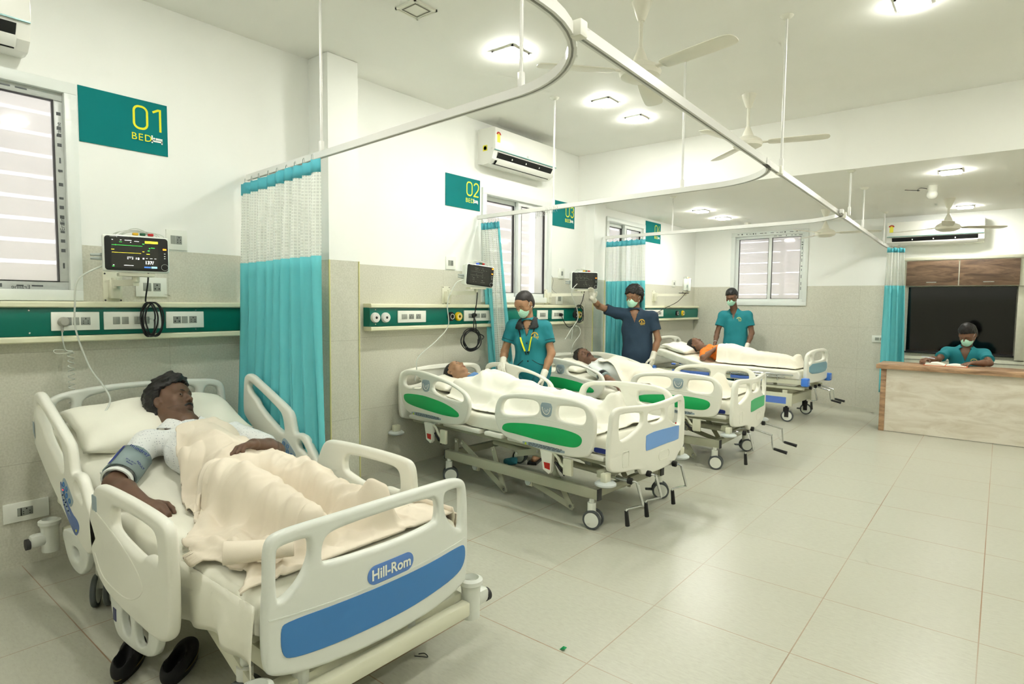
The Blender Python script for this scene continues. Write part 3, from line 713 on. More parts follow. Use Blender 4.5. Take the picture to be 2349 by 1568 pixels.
def curtain(label,p0,p1,bands,npl,amp,seed,flare=(0,0),lean=(0,0),t=None):
    """bands: list of (ztop,zbottom,name,mat); pleats along p0->p1; flare widens the bottom at both ends"""
    o_=(0,0)
    if t is None: t=thing('curtain',label,'curtain',(p0[0],p0[1],0))
    else: o_=(p0[0]-t.location[0],p0[1]-t.location[1])
    rnd=random.Random(seed)
    d=Vector((p1[0]-p0[0],p1[1]-p0[1],0)); L=d.length; ux=d.normalized(); nx=Vector((-ux.y,ux.x,0))
    ztop=bands[0][0]; zbot=bands[-1][1]; ns=npl*14
    ph=[rnd.uniform(-.5,.5) for _ in range(npl+2)]; am=[rnd.uniform(.65,1.25) for _ in range(npl+2)]
    def pt(s,z):
        f=(ztop-z)/(ztop-zbot); k=s*npl
        i=int(min(k,npl-1e-6)); a=am[i]*(1-(k-i))+am[i+1]*(k-i)
        w=math.sin(2*PI*k+.7*math.sin(2*PI*k+ph[i]*2)+.5*math.sin(3*f+i))
        A=amp*a*(.55+.45*min(1,f*5))
        bend=.02*math.sin(5*s+3*f)*f
        sp=(s+ .25/npl*math.sin(2*PI*k*2+1)*(.3+f*.4))
        x=L*sp-flare[0]*f*(1-s)+flare[1]*f*s
        return ux*x+nx*(A*w+bend)+Vector((o_[0]+lean[0]*f,o_[1]+lean[1]*f,z+ (.008*math.sin(2*PI*k) if f<.02 else 0)))
    for zt,zb,nm,mt in bands:
        nz=max(2,int((zt-zb)/.06)); vs=[];uvs=[]
        arc=[0]
        for i in range(1,ns+1):
            arc.append(arc[-1]+(pt(i/ns,zt)-pt((i-1)/ns,zt)).length)
        for j in range(nz+1):
            z=zt+(zb-zt)*j/nz
            for i in range(ns+1): vs.append(pt(i/ns,z)); uvs.append((arc[i],z))
        fs=[(j*(ns+1)+i,j*(ns+1)+i+1,(j+1)*(ns+1)+i+1,(j+1)*(ns+1)+i) for j in range(nz) for i in range(ns)]
        me=bpy.data.meshes.new(nm); me.from_pydata([tuple(v) for v in vs],[],fs); me.update()
        ul=me.uv_layers.new(name='UVMap'); 
        for l in me.loops: ul.data[l.index].uv=uvs[l.vertex_index]
        o=link_mesh(nm,me,t,mt,sharp=180)
        if nm!='net_band':
            so=o.modifiers.new('thickness','SOLIDIFY'); so.thickness=.003
    for i in range(npl):
        hk=MB()
        c=pt((i+.3)/npl,ztop-.02)
        hk.tube([(c.x+.008*math.cos(a),c.y+.004,c.z+.03+.022*math.sin(a)) for a in [k*PI/5 for k in range(10)]],.0018,n=5,closed=True)
        hk.build('curtain_hook',CHR,t)
    return t
def bands(zt,zn,zc,zb): return [(zt,zn,'header_band',TQH),(zn,zc,'net_band',NET),(zc,zb,'cloth_panel',TQ)]
curtain('large turquoise curtain with a net top hanging beside the nearest bed',(.03,2.04),(1.12,1.93),bands(2.235,2.16,1.70,.45),9,.035,3,flare=(.015,.13),lean=(0,-.05))
c2=curtain('narrow gathered turquoise and net curtain behind the standing nurse',(.03,4.45),(.12,4.44),bands(2.235,2.17,1.74,.35),2,.03,5,flare=(-.01,.04),lean=(.0,.20))
curtain('',(.11,4.45),(.26,4.44),[(2.235,2.17,'header_band',TQH),(2.17,.37,'net_band',NET)],3,.028,7,flare=(.02,.05),lean=(.0,.20),t=c2)
curtain('',(.25,4.44),(.29,4.43),[(2.235,2.17,'header_band',TQH),(2.17,.40,'edge_band',TQ)],1,.012,9,flare=(.0,.02),lean=(.03,.22),t=c2)
curtain('turquoise curtain with a net top behind the man in navy scrubs',(.15,6.68),(.72,6.62),bands(2.235,2.17,1.74,.35),8,.03,8,flare=(.0,.02))
curtain('lone turquoise curtain at the far end of the aisle track',(2.84,9.42),(3.03,9.55),bands(2.24,2.18,1.74,.3),3,.035,11,flare=(.02,.07))
for i in range(15): 
    m=MB()
    y=4.40-.017*i; x=.75+.028*i+.02*math.sin(i*9)
    m.tube([(x,y-.004,ZT-.02),(x+.008,y,ZT-.035),(x-.004,y,ZT-.055),(x+.004,y,ZT-.07)],.0016,n=5)
    o=m.build('curtain_hook',CHR); tag(o,'one of the empty hooks hanging in a row from the track over bed 02','curtain hook','empty hooks on the middle track')
# ---------------------------------------------------------------- monitors
CASE=mat('monitor_white',(.91,.93,.89),.3); SCR=mat('screen_dark',(.10,.105,.085),.22,spec=.5,emit=(.30,.30,.25),estr=.10); BEZ=mat('bezel_dark',(.09,.10,.10),.22)
EG=mat('trace_green',(.2,.9,.3),.5,emit=(.25,.85,.3),estr=.9); EY=mat('trace_yellow',(.9,.85,.2),.5,emit=(.95,.85,.2),estr=1.0); EW=mat('trace_white',(.95,.95,.95),.5,emit=(.95,.95,.92),estr=1.0)
EO=mat('lamp_orange',(.95,.5,.1),.5,emit=(1,.5,.12),estr=1.6); EB=mat('label_blue',(.25,.45,.75),.5,emit=(.3,.5,.8),estr=.5); CAB=mat('cable_grey',(.80,.82,.78),.4); CABK=mat('cable_black',(.06,.06,.06),.4)
ARMW=mat('bracket_white',(.88,.88,.80),.4)
def monitor(loc,rz,roll,W,H,label,detail,wall_y,wall_z,on=True,glare=False):
    t=thing('patient_monitor',label,'monitor',loc,rz)
    M0=Matrix.Rotation(roll,4,'X')
    c=MB(); c.box(-.09,.0,-W/2+.01,W/2-.04,.01,H-.008,.012,M=M0); c.box(-.03,.012,-W/2,W/2,0,H,.012,M=M0,seg=3); c.build('casing',CASE,t)
    f=panel('bezel',chaikin(rrect(-W/2+.008,W/2-.008,.008,H-.008,.016,4),1),th=.004,bev=.001,mapf=lambda x,y,z:tuple(M0@Vector((.0125+z,x,y))),parent=t,m=BEZ)
    F=M0@frame((.0152,-W/2,0),(0,1,0),(0,0,1))
    def q(mb,x0,x1,y0,y1,z=.0006): mb.add([F@Vector((x0*W,y0*H,z)),F@Vector((x1*W,y0*H,z)),F@Vector((x1*W,y1*H,z)),F@Vector((x0*W,y1*H,z))],[(0,1,2,3)])
    m=MB(); q(m,.12,.82,.11,.90,.0003); s=m.build('screen',GREYF if glare else SCR,f,sharp=None)  # glare is painted: a plain pale grey replaces the screen colour
    if not glare and not detail:
        DIM=mat('readout_dim',(.40,.41,.36),.5,emit=(.45,.46,.40),estr=.35); m=MB(); rr=random.Random(int(loc[1]*10))
        for k in range(34):
            x=rr.uniform(.15,.75); y=rr.choice([.2,.28,.36,.42,.55,.62,.74,.82]); q(m,x,x+rr.uniform(.01,.05),y,y+.014)
        q(m,.15,.6,.66,.666); q(m,.15,.6,.50,.506); m.build('white_readout',DIM,s,sharp=None)
    if not glare and detail:
        m=MB(); q(m,.13,.58,.715,.723); q(m,.185,.188,.70,.745); q(m,.68,.70,.66,.68); q(m,.71,.77,.675,.69); q(m,.58,.61,.77,.785); q(m,.66,.69,.59,.61); q(m,.13,.16,.14,.155); q(m,.24,.28,.80,.81); m.build('green_trace',EG,s,sharp=None)
        m=MB(); q(m,.13,.56,.515,.523); q(m,.12,.165,.59,.605); q(m,.58,.61,.56,.575); q(m,.64,.69,.50,.515); q(m,.62,.82,.80,.865); m.build('yellow_trace',EY,s,sharp=None)
        m=MB()
        for a in ((.13,.15,.85,.862),(.25,.275,.85,.862),(.32,.42,.85,.864),(.46,.53,.835,.847),(.40,.415,.80,.815),(.35,.44,.405,.412),(.35,.37,.375,.385),(.385,.40,.375,.385),(.42,.44,.375,.385),(.35,.37,.35,.36),(.42,.44,.35,.36),(.48,.49,.35,.40),(.505,.53,.345,.40),(.58,.605,.36,.40),(.63,.655,.385,.395),(.69,.73,.385,.395),(.76,.79,.385,.395),(.30,.44,.175,.187),(.14,.16,.175,.187)): q(m,*a)
        m.build('white_readout',EW,s,sharp=None)
        text_mesh('reading','137/',H*.12,F@Matrix.Translation((.68*W,.27*H,.0008)),s,EW,ex=.0001,offset=.0006)
        m=MB(); q(m,.60,.70,.125,.165); m.build('soft_key',EB,s,sharp=None)
        m=MB(); q(m,.71,.80,.12,.17); m.build('soft_key',mat('soft_key_pale',(.6,.8,.85),.5,emit=(.6,.85,.9),estr=.6),s,sharp=None)
    text_mesh('maker_mark','mindray',.011,F@Matrix.Translation((.16*W,.945*H,.0006)),f,mat('mark_white',(.75,.75,.73),.4),ex=.0001)
    m=MB(); q(m,.895,.95,.635,.68); 
    if not on: q(m,.90,.965,.86,.92)
    m.build('alarm_light',EO,f,sharp=None)
    m=MB()
    for k,y in enumerate((.53,.46,.40)): q(m,.91,.935,y,y+.018)
    m.build('key_marks',CASE,f,sharp=None)
    MB().lathe([(.0,.008),(.013,.008),(.014,0)],F@Matrix.Translation((.92*W,.16*H,0)),n=20).build('knob',BEZ,f)
    g=MB(); g.tube([F@Vector((.92*W+.017*math.cos(a),.16*H+.017*math.sin(a),.001)) for a in [k*PI/10 for k in range(20)]],.0008,n=5,closed=True); g.build('knob_ring',CASE,f)
    # left side connectors
    cn=MB()
    for z in (.45,.35): cn.cyl(M0@Vector((-.04,-W/2+.012,z*H)),M0@Vector((-.04,-W/2-.05,z*H-.002)),.010,.006,n=12)
    cn.build('connector',mat('connector_grey',(.66,.70,.68),.4),t)
    # leads coiled on top
    rnd=random.Random(int(loc[1]*100)); L=MB()
    for k in range(7):
        y0=-W*.2+rnd.uniform(-.02,.02); y1=y0+W*.42+rnd.uniform(-.03,.05); h=.022+rnd.uniform(0,.022); xx=-.05+rnd.uniform(-.03,.03)
        L.tube(catmull([(xx,y0-.03,H-.005),(xx+.01,y0+.01,H+h*.7),(xx,(y0+y1)/2,H+h),(xx-.01,y1,H+h*.6),(xx,y1+.02,H+.002)],6),.0022,n=6)
    L.build('lead_coil',CAB,t)
    for cc,yy,mm in ((EY and mat('clip_yellow',(.90,.72,.15),.5),0.0,0),(mat('clip_red',(.75,.12,.12),.5),.07,0),(mat('clip_green',(.1,.35,.22),.5),.03,0)):
        if not on and cc.name=='clip_yellow': cc=mat('clip_blue',(.15,.35,.85),.5)
        k=MB(); k.box(-.035,-.01,yy-.014,yy+.014,H+.004,H+.018,.004,M=Matrix.Rotation(rnd.uniform(-.2,.2),4,'Z')); k.build('lead_clip',cc,t)
    # bracket: tray under the monitor, arm and wall plate (world aligned)
    Ri=Matrix.Rotation(-rz,4,'Z')
    def w2l(p): return Ri@(Vector(p)-Vector(loc))
    b=MB(); b.box(-.09,.0,-.085,.085,-.022,-.004,.004); b.cyl((-.045,0,-.05),(-.045,0,-.02),.018,n=16); b.build('mount_tray',ARMW,t)
    a=MB(); p1=w2l((.05,wall_y,wall_z)); p2=Vector((-.045,0,-.055)); d=p2-p1
    a.tube([p1,p2],.02,flat=(.03,.035)); a.cyl(p1-Vector((0,0,.03)),p1+Vector((0,0,.03)),.02,n=14); a.build('mount_arm',ARMW,t)
    k=MB(); MW=Ri@Matrix.Translation(-Vector(loc)); k.box(.0,.008,wall_y-.05,wall_y+.05,wall_z-.11,wall_z+.065,.002,M=MW); k.box(.008,.05,wall_y-.025,wall_y+.025,wall_z-.09,wall_z+.02,.004,M=MW)
    k=k.build('wall_plate',ARMW,t)
    s=MB()
    for yy in (-.04,.04):
        for zz in (-.10,.055): s.cyl(MW@Vector((.008,wall_y+yy,wall_z+zz)),MW@Vector((.0095,wall_y+yy,wall_z+zz)),.005,n=10)
    s.build('screw',DKGREY,k)
    return t
monitor((.36,1.275,1.60),math.radians(-10),math.radians(0),.315,.20,'patient monitor showing green and yellow traces over the nearest bed',True,1.265,1.545)
monitor((.33,4.10,1.60),math.radians(-16),math.radians(-5),.30,.20,'patient monitor with an orange lamp beside the second turquoise curtain',False,4.0,1.54,on=False)
monitor((.33,5.90,1.62),math.radians(-34),0,.33,.20,'patient monitor being touched by the gloved hand of the man in navy',False,5.62,1.55)
monitor((.40,8.72,1.66),math.radians(28),math.radians(0),.28,.19,'farthest patient monitor, turned away with a glare on its screen',True,8.35,1.60,glare=True)
# cables
def cable(name,label,pts,r,m,cat='cable',sub=8,extra=()):
    mb=MB(); mb.tube(catmull(pts,sub),r,n=8)
    for e in extra: mb.tube(catmull(e,sub),r,n=8)
    o=mb.build(name,m); return tag(o,label,cat)
cable('pressure_hose','white hose looping from the nearest monitor down to the arm cuff',[(.30,1.134,1.634),(.28,1.023,1.555),(.26,1.008,1.417),(.24,1.015,1.277),(.24,1.069,1.086),(.30,1.109,.99),(.45,1.098,.92),(.50,1.045,.85),(.55,.987,.79),(.62,.949,.715),(.68,.927,.66),(.76,.935,.64),(.90,.93,.64)],.0045,CAB)
def ring(c,r,ax,ph,n=26,wob=.1,sy=1.0,turns=1):
    return [(c[0]+.006*math.sin(k*.9+ph),c[1]+r*sy*math.cos(2*PI*k/n+ph)*(1+wob*math.sin(ph*3)),c[2]+r*math.sin(2*PI*k/n+ph)) for k in range(int(n*turns)+1)]
cable('power_cable','black power cable tied in a tall coil over the nearest service panel',[(.28,1.36,1.62),(.24,1.37,1.55),(.19,1.375,1.47),(.17,1.38,1.44)],.0045,CABK,extra=[[(x+.17,y,z) for x,y,z in ring((0,1.39+.012*i,1.335),.10,0,i*1.3,sy=.38+.05*i)] for i in range(4)])
cable('power_cable','black power cable in a round coil below the second monitor',[(.28,4.14,1.56),(.25,4.16,1.45),(.2,4.18,1.30),(.18,4.2,1.20)],.005,CABK,extra=[[(x+.16,y,z) for x,y,z in ring((0,4.19,1.10),.085+.008*i,0,i*.9,sy=1.15)] for i in range(4)]+[[(.12,4.26,1.33),(.16,4.25,1.26),(.18,4.24,1.18),(.17,4.35,1.13),(.17,4.33,1.10)]])
cable('power_cable','black power cable coiled beside the yellow outlet under the third monitor',[(.32,5.92,1.60),(.26,5.98,1.5),(.2,6.02,1.43)],.0045,CABK,extra=[[(x+.17,y,z) for x,y,z in ring((0,6.05,1.335),.085+.01*i,0,i*1.2,sy=.9)] for i in range(3)]+[[(.12,5.76,1.31),(.15,5.76,1.25),(.16,5.85,1.18),(.17,5.98,1.22),(.18,6.03,1.30)]])
cable('power_cable','thin black cable bundle hanging under the farthest monitor',[(.38,8.66,1.64),(.34,8.45,1.50),(.25,8.2,1.40),(.17,8.12,1.33)],.004,CABK,extra=[[(x+.17,y,z) for x,y,z in ring((0,8.12,1.22),.12,0,i*1.2,sy=.45)] for i in range(3)]+[[(x,y,z) for x,y,z in [(.38+.05*math.cos(a),8.58+.14*math.sin(a),1.63) for a in [k*PI/8 for k in range(17)]]]])
cable('pressure_hose','white hose hanging from the second monitor to the bed behind it',[(.30,3.93,1.66),(.28,3.85,1.62),(.25,3.78,1.45),(.24,3.80,1.25),(.22,3.68,1.12),(.20,3.48,.98),(.2,3.46,.86),(.2,3.44,.78)],.0045,CAB)
cable('pressure_hose','white hoses dangling loose below the third monitor',[(.33,5.75,1.68),(.29,5.70,1.58),(.26,5.86,1.40),(.25,5.90,1.28),(.24,5.78,1.16),(.24,5.66,1.05)],.0045,CAB,extra=[[(.25,5.86,1.2),(.24,5.95,1.18),(.24,5.97,1.10),(.24,5.82,.98),(.24,5.80,.88)],[(.25,5.80,1.17),(.24,5.79,1.05)]])
cable('thin_wire','thin grey wire hanging from the wall hole beside the third monitor',[(.01,5.66,1.83),(.02,5.68,1.78),(.02,5.72,1.72),(.02,5.70,1.62),(.04,5.80,1.56)],.0018,mat('wire_grey',(.45,.47,.45),.5))
mb=MB(); mb.tube([(.11+.014*math.cos(a*2.2),1.02+.014*math.sin(a*2.2),1.16-.0046*a*2.2) for a in np.arange(0,46,.25)],.0025,n=6)
mb.tube(catmull([(.11,.985,1.28),(.12,.985,1.22),(.11,1.0,1.17),(.11,1.03,1.162)]),.0035,n=6); mb.tube(catmull([(.11,1.03,1.165),(.11,.95,1.175),(.12,.955,1.155),(.11,1.03,1.157)]),.002,n=6)
o=mb.build('coiled_cord',CAB); tag(o,'grey curly cord hanging under the plugged socket behind the nearest bed','cord')
mb=MB(); mb.lathe([(0,.03),(.018,.03),(.026,.02),(.027,0)],frame((.099,.995,1.325),(0,1,0),(0,0,1)),n=20); mb.cyl((.115,.985,1.31),(.115,.985,1.27),.006,n=10)
o=mb.build('power_plug',mat('plug_grey',(.66,.66,.62),.4)); tag(o,'round grey plug in the leftmost socket plate behind the nearest bed','plug')
for y,z,l in ((4.28,1.335,'black plug in the socket plate under the second monitor'),(5.755,1.325,'black plug in the socket plate left of the third cable coil')):
    mb=MB(); mb.lathe([(0,.035),(.014,.035),(.020,.02),(.020,0)],frame((.099,y,z),(0,1,0),(0,0,1)),n=16); o=mb.build('power_plug',CABK); tag(o,l,'plug')
# ---------------------------------------------------------------- beds
ABS=mat('bed_abs_cream',(.925,.925,.875),.32,spec=.5,bump=.03,bscale=500); ABS2=mat('bed_abs_white',(.87,.885,.85),.30); FRM=mat('bed_frame_paint',(.67,.675,.585),.4); FRM2=mat('bed_frame_cream',(.87,.87,.78),.35)
INGR=mat('inset_green',(.05,.68,.36),.5,bump=.05,bscale=600); INBL=mat('inset_blue',(.46,.64,.88),.5); INBD=mat('inset_deep_blue',(.25,.50,.75),.5); EMBL=mat('emblem_grey',(.60,.67,.70),.45)
SHEET=mat('bed_sheet',(.95,.945,.885),.85,spec=.15,bump=.12,bscale=420,noise=.03,nscale=5); BLUEM=mat('mattress_blue',(.12,.20,.50),.5); REDP=mat('marker_red',(.78,.16,.12),.5); WHEEL=mat('wheel_rubber',(.32,.34,.34),.6); HUB=mat('wheel_hub',(.90,.91,.87),.35); BUMP=mat('bumper_grey',(.80,.83,.82),.35)
TXT=mat('small_print',(.15,.17,.18),.6)
def vmap(v,sgn=1): return lambda x,y,z:(x,v+z*sgn,y)
def umap(u,sgn=1,bow=0,w=.5): return lambda x,y,z:(u+z+bow*(1-(x/w)**2),x,y)
def caster(par,x,y,zt,r=.062,twin=True,black=False,rot=0,brake=False):
    R=Matrix.Translation((x,y,0))@Matrix.Rotation(rot,4,'Z')
    f=MB(); f.cyl(R@Vector((0,0,r*2+.03)),R@Vector((0,0,zt)),.016,n=14)
    if black: f.box(-.035,.03,-.022,.022,r*1.7,r*2+.035,.008,M=R); f.box(-.02,.03,-.024,-.018,r*.8,r*1.9,.002,M=R); f.box(-.02,.03,.018,.024,r*.8,r*1.9,.002,M=R)
    else: f.cyl(R@Vector((0,0,r*1.15)),R@Vector((0,0,r*2+.045)),.028,n=18)
    c=f.build('caster',BLK if black else HUB,par)
    for s in ((-.026,.026) if twin else (0,)):
        wd=.011 if twin else .013
        M=R@Matrix.Translation((.012,s,r))@Matrix.Rotation(PI/2,4,'X')
        MB().lathe([(r*.8,-wd),(r*.95,-wd),(r,-wd*.6),(r,wd*.6),(r*.95,wd),(r*.8,wd)],M,n=36).build('tyre',WHEEL,c)
        MB().lathe([(0,-wd*1.25),(r*.6,-wd*1.2),(r*.78,-wd*1.05),(r*.78,wd*1.05),(r*.6,wd*1.2),(0,wd*1.25)],M,n=32).build('hub',HUB,c)
    if brake:
        b=MB(); b.box(-.10,-.04,-.02,.02,r*.9,r*1.1,.006,M=R); b.build('brake_pedal',WHEEL,c)
    return c
def inset(name,pts,par,m,mp,d,it=2,th=.003):
    return panel(name,chaikin(pts,it),th=th,bev=.0008,mapf=lambda x,y,z:mp(x,y,z+d),parent=par,m=m,bres=1)
def sect_mattress(name,par,L0,L1,hw,ztop,zb,th,m,seed=1,wr=.004,round_=.03,nu=70,nv=34,name2=None):
    """mattress following ztop(u); closed rounded shell with light sheet wrinkles"""
    rnd=np.random.RandomState(seed); ks=rnd.uniform(4,16,(9,2)); ph=rnd.uniform(0,6,9)
    us=np.linspace(L0,L1,nu); prof=[]
    # cross-section around v: bottom left -> side -> top -> side -> bottom right
    a=np.linspace(0,PI/2,6)
    left=[(-hw,0)]+[(-hw,t) for t in (.35,.7)]
    top=[(-hw+round_*(1-math.cos(x)),1,round_*(math.sin(x)-1)) for x in a]
    P=[(-hw+.02,0,0),(-hw,0,.012)]+[(-hw,t,0) for t in (.25,.5)]+[(-hw+round_*(1-math.cos(x)),1,round_*(math.sin(x)-1)) for x in a]
    P+= [(v,1,0) for v in np.linspace(-hw+round_+.02,hw-round_-.02,nv)]
    P+= [(-p[0],p[1],p[2]) for p in P[:10][::-1]]
    V_=[]; 
    for i,u in enumerate(us):
        zt=ztop(u); e=min(1,(min(u-L0,L1-u))/round_); rr=round_*(1-math.sqrt(max(0,1-(1-e)**2)))
        for (v,t,dz) in P:
            base=zt-th; z=base+(th-rr)*t+dz
            w=sum(math.sin(k[0]*u+k[1]*v+p) for k,p in zip(ks,ph))/9*wr*t
            vv=v+ (.004*math.sin(23*u+seed)+.003*math.sin(51*u))*(1 if v>0 else -1)*(1 if abs(v)>hw-.02 else 0)
            V_.append((u,vv,z+w))
    n=len(P); F=[]
    for i in range(nu-1):
        for j in range(n): F.append((i*n+j,(i+1)*n+j,(i+1)*n+(j+1)%n,i*n+(j+1)%n))
    mb=MB(); mb.add(V_,F+[tuple(range(n)),tuple(range((nu-1)*n,nu*n))[::-1]])
    return mb.build(name,m,par,sharp=60)
def crank(par,p,fold=True,flip=1,black=True):
    """crank handle at p, axle along +u"""
    x,y,z=p; c=MB()
    c.cyl((x-.10,y,z),(x+.0,y,z),.014,n=12); 
    if fold: path=[(x+.02,y,z),(x+.05,y+.005,z-.005),(x+.058,y+.012*flip,z-.03),(x+.07,y+.045*flip,z-.145),(x+.062,y+.035*flip,z-.155),(x+.05,y-.10*flip,z-.145),(x+.05,y-.115*flip,z-.155)]; g=[(x+.05,y-.115*flip,z-.155),(x+.052,y-.10*flip,z-.25)]
    else: path=[(x+.02,y,z),(x+.16,y,z-.03),(x+.17,y,z-.04),(x+.18,y+.01,z-.15),(x+.19,y+.01,z-.155)]; g=[(x+.19,y+.01,z-.155),(x+.30,y+.01,z-.175)]
    c.tube(catmull(path,4),.0065,n=8); c.tube([path[1] if fold else path[0],path[3] if fold else path[1]],.0095,n=10)
    o=c.build('crank',CHR,par)
    k=MB(); k.lathe([(.014,-.015),(.021,-.012),(.021,.012),(.014,.016)],frame((x,y,z),(0,1,0),(0,0,1)),n=16); k.build('crank_knob',BLK,o)
    k=MB(); k.cyl(g[0],g[1],.012,.015,n=14); k.build('crank_grip',BLK,o)
FR_OUT=[(1.205,.66),(1.222,.739),(1.273,.80),(1.483,.832),(1.713,.843),(1.926,.838),(2.03,.815),(2.085,.76),(2.095,.69),(2.085,.57),(2.05,.49),(1.995,.468),(1.829,.452),(1.606,.467),(1.464,.479),(1.315,.495),(1.250,.539),(1.215,.60)]
FR_H1=[(1.285,.74),(1.33,.775),(1.45,.79),(1.60,.795),(1.635,.76),(1.625,.71),(1.568,.685),(1.319,.652),(1.27,.68)]
FR_H2=[(1.80,.785),(1.98,.793),(2.02,.765),(2.02,.70),(1.98,.678),(1.81,.682),(1.782,.71),(1.785,.76)]
FR_G=[(1.285,.565),(1.32,.600),(1.45,.62),(1.603,.632),(1.825,.636),(1.975,.62),(2.005,.584),(1.975,.537),(1.90,.522),(1.662,.524),(1.426,.538),(1.305,.540)]
HR_OUT=[(.075,.80),(.095,.86),(.159,.885),(.28,.892),(.399,.887),(.639,.852),(.82,.800),(.915,.755),(.945,.675),(.92,.583),(.881,.53),(.807,.505),(.594,.49),(.349,.500),(.246,.51),(.14,.54),(.085,.636),(.069,.72)]
HR_H1=[(.125,.80),(.155,.835),(.24,.848),(.335,.84),(.362,.79),(.355,.745),(.28,.735),(.194,.732),(.13,.75)]
HR_H2=[(.50,.795),(.55,.828),(.701,.812),(.85,.762),(.878,.725),(.86,.690),(.762,.694),(.577,.712),(.505,.745)]
HR_G=[(.122,.665),(.159,.684),(.30,.692),(.432,.690),(.671,.660),(.815,.612),(.832,.581),(.80,.566),(.66,.563),(.514,.570),(.229,.592),(.14,.618)]
def emblem(par,x,z,mp,d,s=1):
    e=inset('emblem',[(x-.052*s,z+.045*s),(x,z+.05*s),(x+.052*s,z+.045*s),(x+.045*s,z-.03*s),(x+.02*s,z-.048*s),(x-.02*s,z-.048*s),(x-.045*s,z-.03*s)],par,EMBL,mp,d,1,.004)
    m=MB()
    pts=[(x+.034*s*math.cos(a),z+.018*s-.048*s*abs(math.sin(a))) for a in [PI+PI*k/12 for k in range(13)]]
    m.tube([mp(p[0],p[1],d+.0025) for p in pts],.0028,n=5)
    for k in range(1,6):
        a=PI+PI*k/6; m.tube([mp(x+.012*s*math.cos(a),z+.018*s-.018*s*abs(math.sin(a)),d+.0025),mp(x+.024*s*math.cos(a),z+.018*s-.034*s*abs(math.sin(a)),d+.0025)],.0012,n=4)
    m.build('emblem_dial',ABS,e)
def strip(par,pts,mp,d,rows=4):
    e=inset('warning_strip',pts,par,EMBL,mp,d,1,.003)
    m=MB(); (x0,zb),(x1,_),(_,zt),_=pts[0],pts[1],pts[2],pts[3]
    rnd=random.Random(4); h=pts[2][1]-pts[1][1]
    for r in range(rows):
        x=x0+.055
        z=pts[0][1]+h*(.2+.6*r/(rows-1))
        while x<x1-.03:
            L=min(rnd.uniform(.015,.04),x1-.02-x)
            m.add([mp(x,z-.0015,d+.0018),mp(x+L,z-.0015,d+.0018),mp(x+L,z+.0015,d+.0018),mp(x,z+.0015,d+.0018)],[(0,1,2,3)]); x+=L+.006
    m.build('warning_text',TXT,e,sharp=None)
    m=MB(); zc=pts[0][1]+h*.5; m.add([mp(x0+.018,zc-.009,d+.002),mp(x0+.042,zc-.009,d+.002),mp(x0+.030,zc+.011,d+.002)],[(0,1,2)]); m.build('warning_triangle',LYEL if 0 else mat('warn_yellow',(.75,.85,.15),.5),e,sharp=None)
def side_rail(par,outer,holes,green,v,sg,em,st,brk,dz=0,tilt=None):
    def mp(x,y,z):
        if tilt:
            (px,pz,a)=tilt; dx,dy=x-px,y-pz; x=px+dx*math.cos(a)-dy*math.sin(a); y=pz+dx*math.sin(a)+dy*math.cos(a)
        return (x,v+sg*z,y+dz)
    r=panel('side_rail',chaikin(outer,2),[chaikin(h,2) for h in holes],th=.038,bev=.014,mapf=mp,parent=par,m=ABS)
    inset('green_inset',green,r,INGR,mp,.0195)
    emblem(r,em[0],em[1],mp,.0195)
    strip(r,st,mp,.0195)
    g=MB(); g.tube([mp(p[0],p[1],.0195) for p in catmull([(green[0][0]-.03,green[0][1]+.05,0),(green[3][0],green[3][1]+.045,0),(green[5][0]+.04,green[5][1]+.035,0)],8)],.0022,n=6); g.build('moulded_rib',ABS,r)
    # bracket with red marker and gas spring
    bx=brk
    b=MB(); b.add([tuple(mp(x,z,d)) for d in (-.016,.012) for x,z in ((bx-.05,.47),(bx+.06,.47),(bx+.055,.40),(bx+.05,.33),(bx+.03,.31),(bx-.02,.335),(bx-.03,.39))],[(0,1,2,3,4,5,6),(13,12,11,10,9,8,7)]+[(i,(i+1)%7,7+(i+1)%7,7+i) for i in range(7)])
    b=b.build('rail_bracket',ABS,r,sharp=30)
    m=MB(); m.add([mp(bx-.012,.385,.0135),mp(bx+.042,.385,.0135),mp(bx+.042,.34,.0135),mp(bx-.004,.345,.0135)],[(0,1,2,3)]); m.build('red_marker',REDP,b,sharp=None)
    m=MB(); m.cyl(mp(bx+.075,.40,.0),mp(bx+.13,.345,0),.008,n=10); m.cyl(mp(bx+.125,.35,0),mp(bx+.155,.32,0),.004,n=8); m.build('gas_spring',BLK,r)
    m=MB(); m.tube(catmull([mp(bx+.06,.46,0),mp(bx+.10,.43,0),mp(bx+.13,.39,0),mp(bx+.18,.37,0)],5),.010,n=8); m.box(*( (bx+.15,bx+.22)+ ((v-.012,v+.012) if 1 else ())+(.33+dz,.44+dz)),.004); m.build('rail_linkage',FRM2,r)
    return r
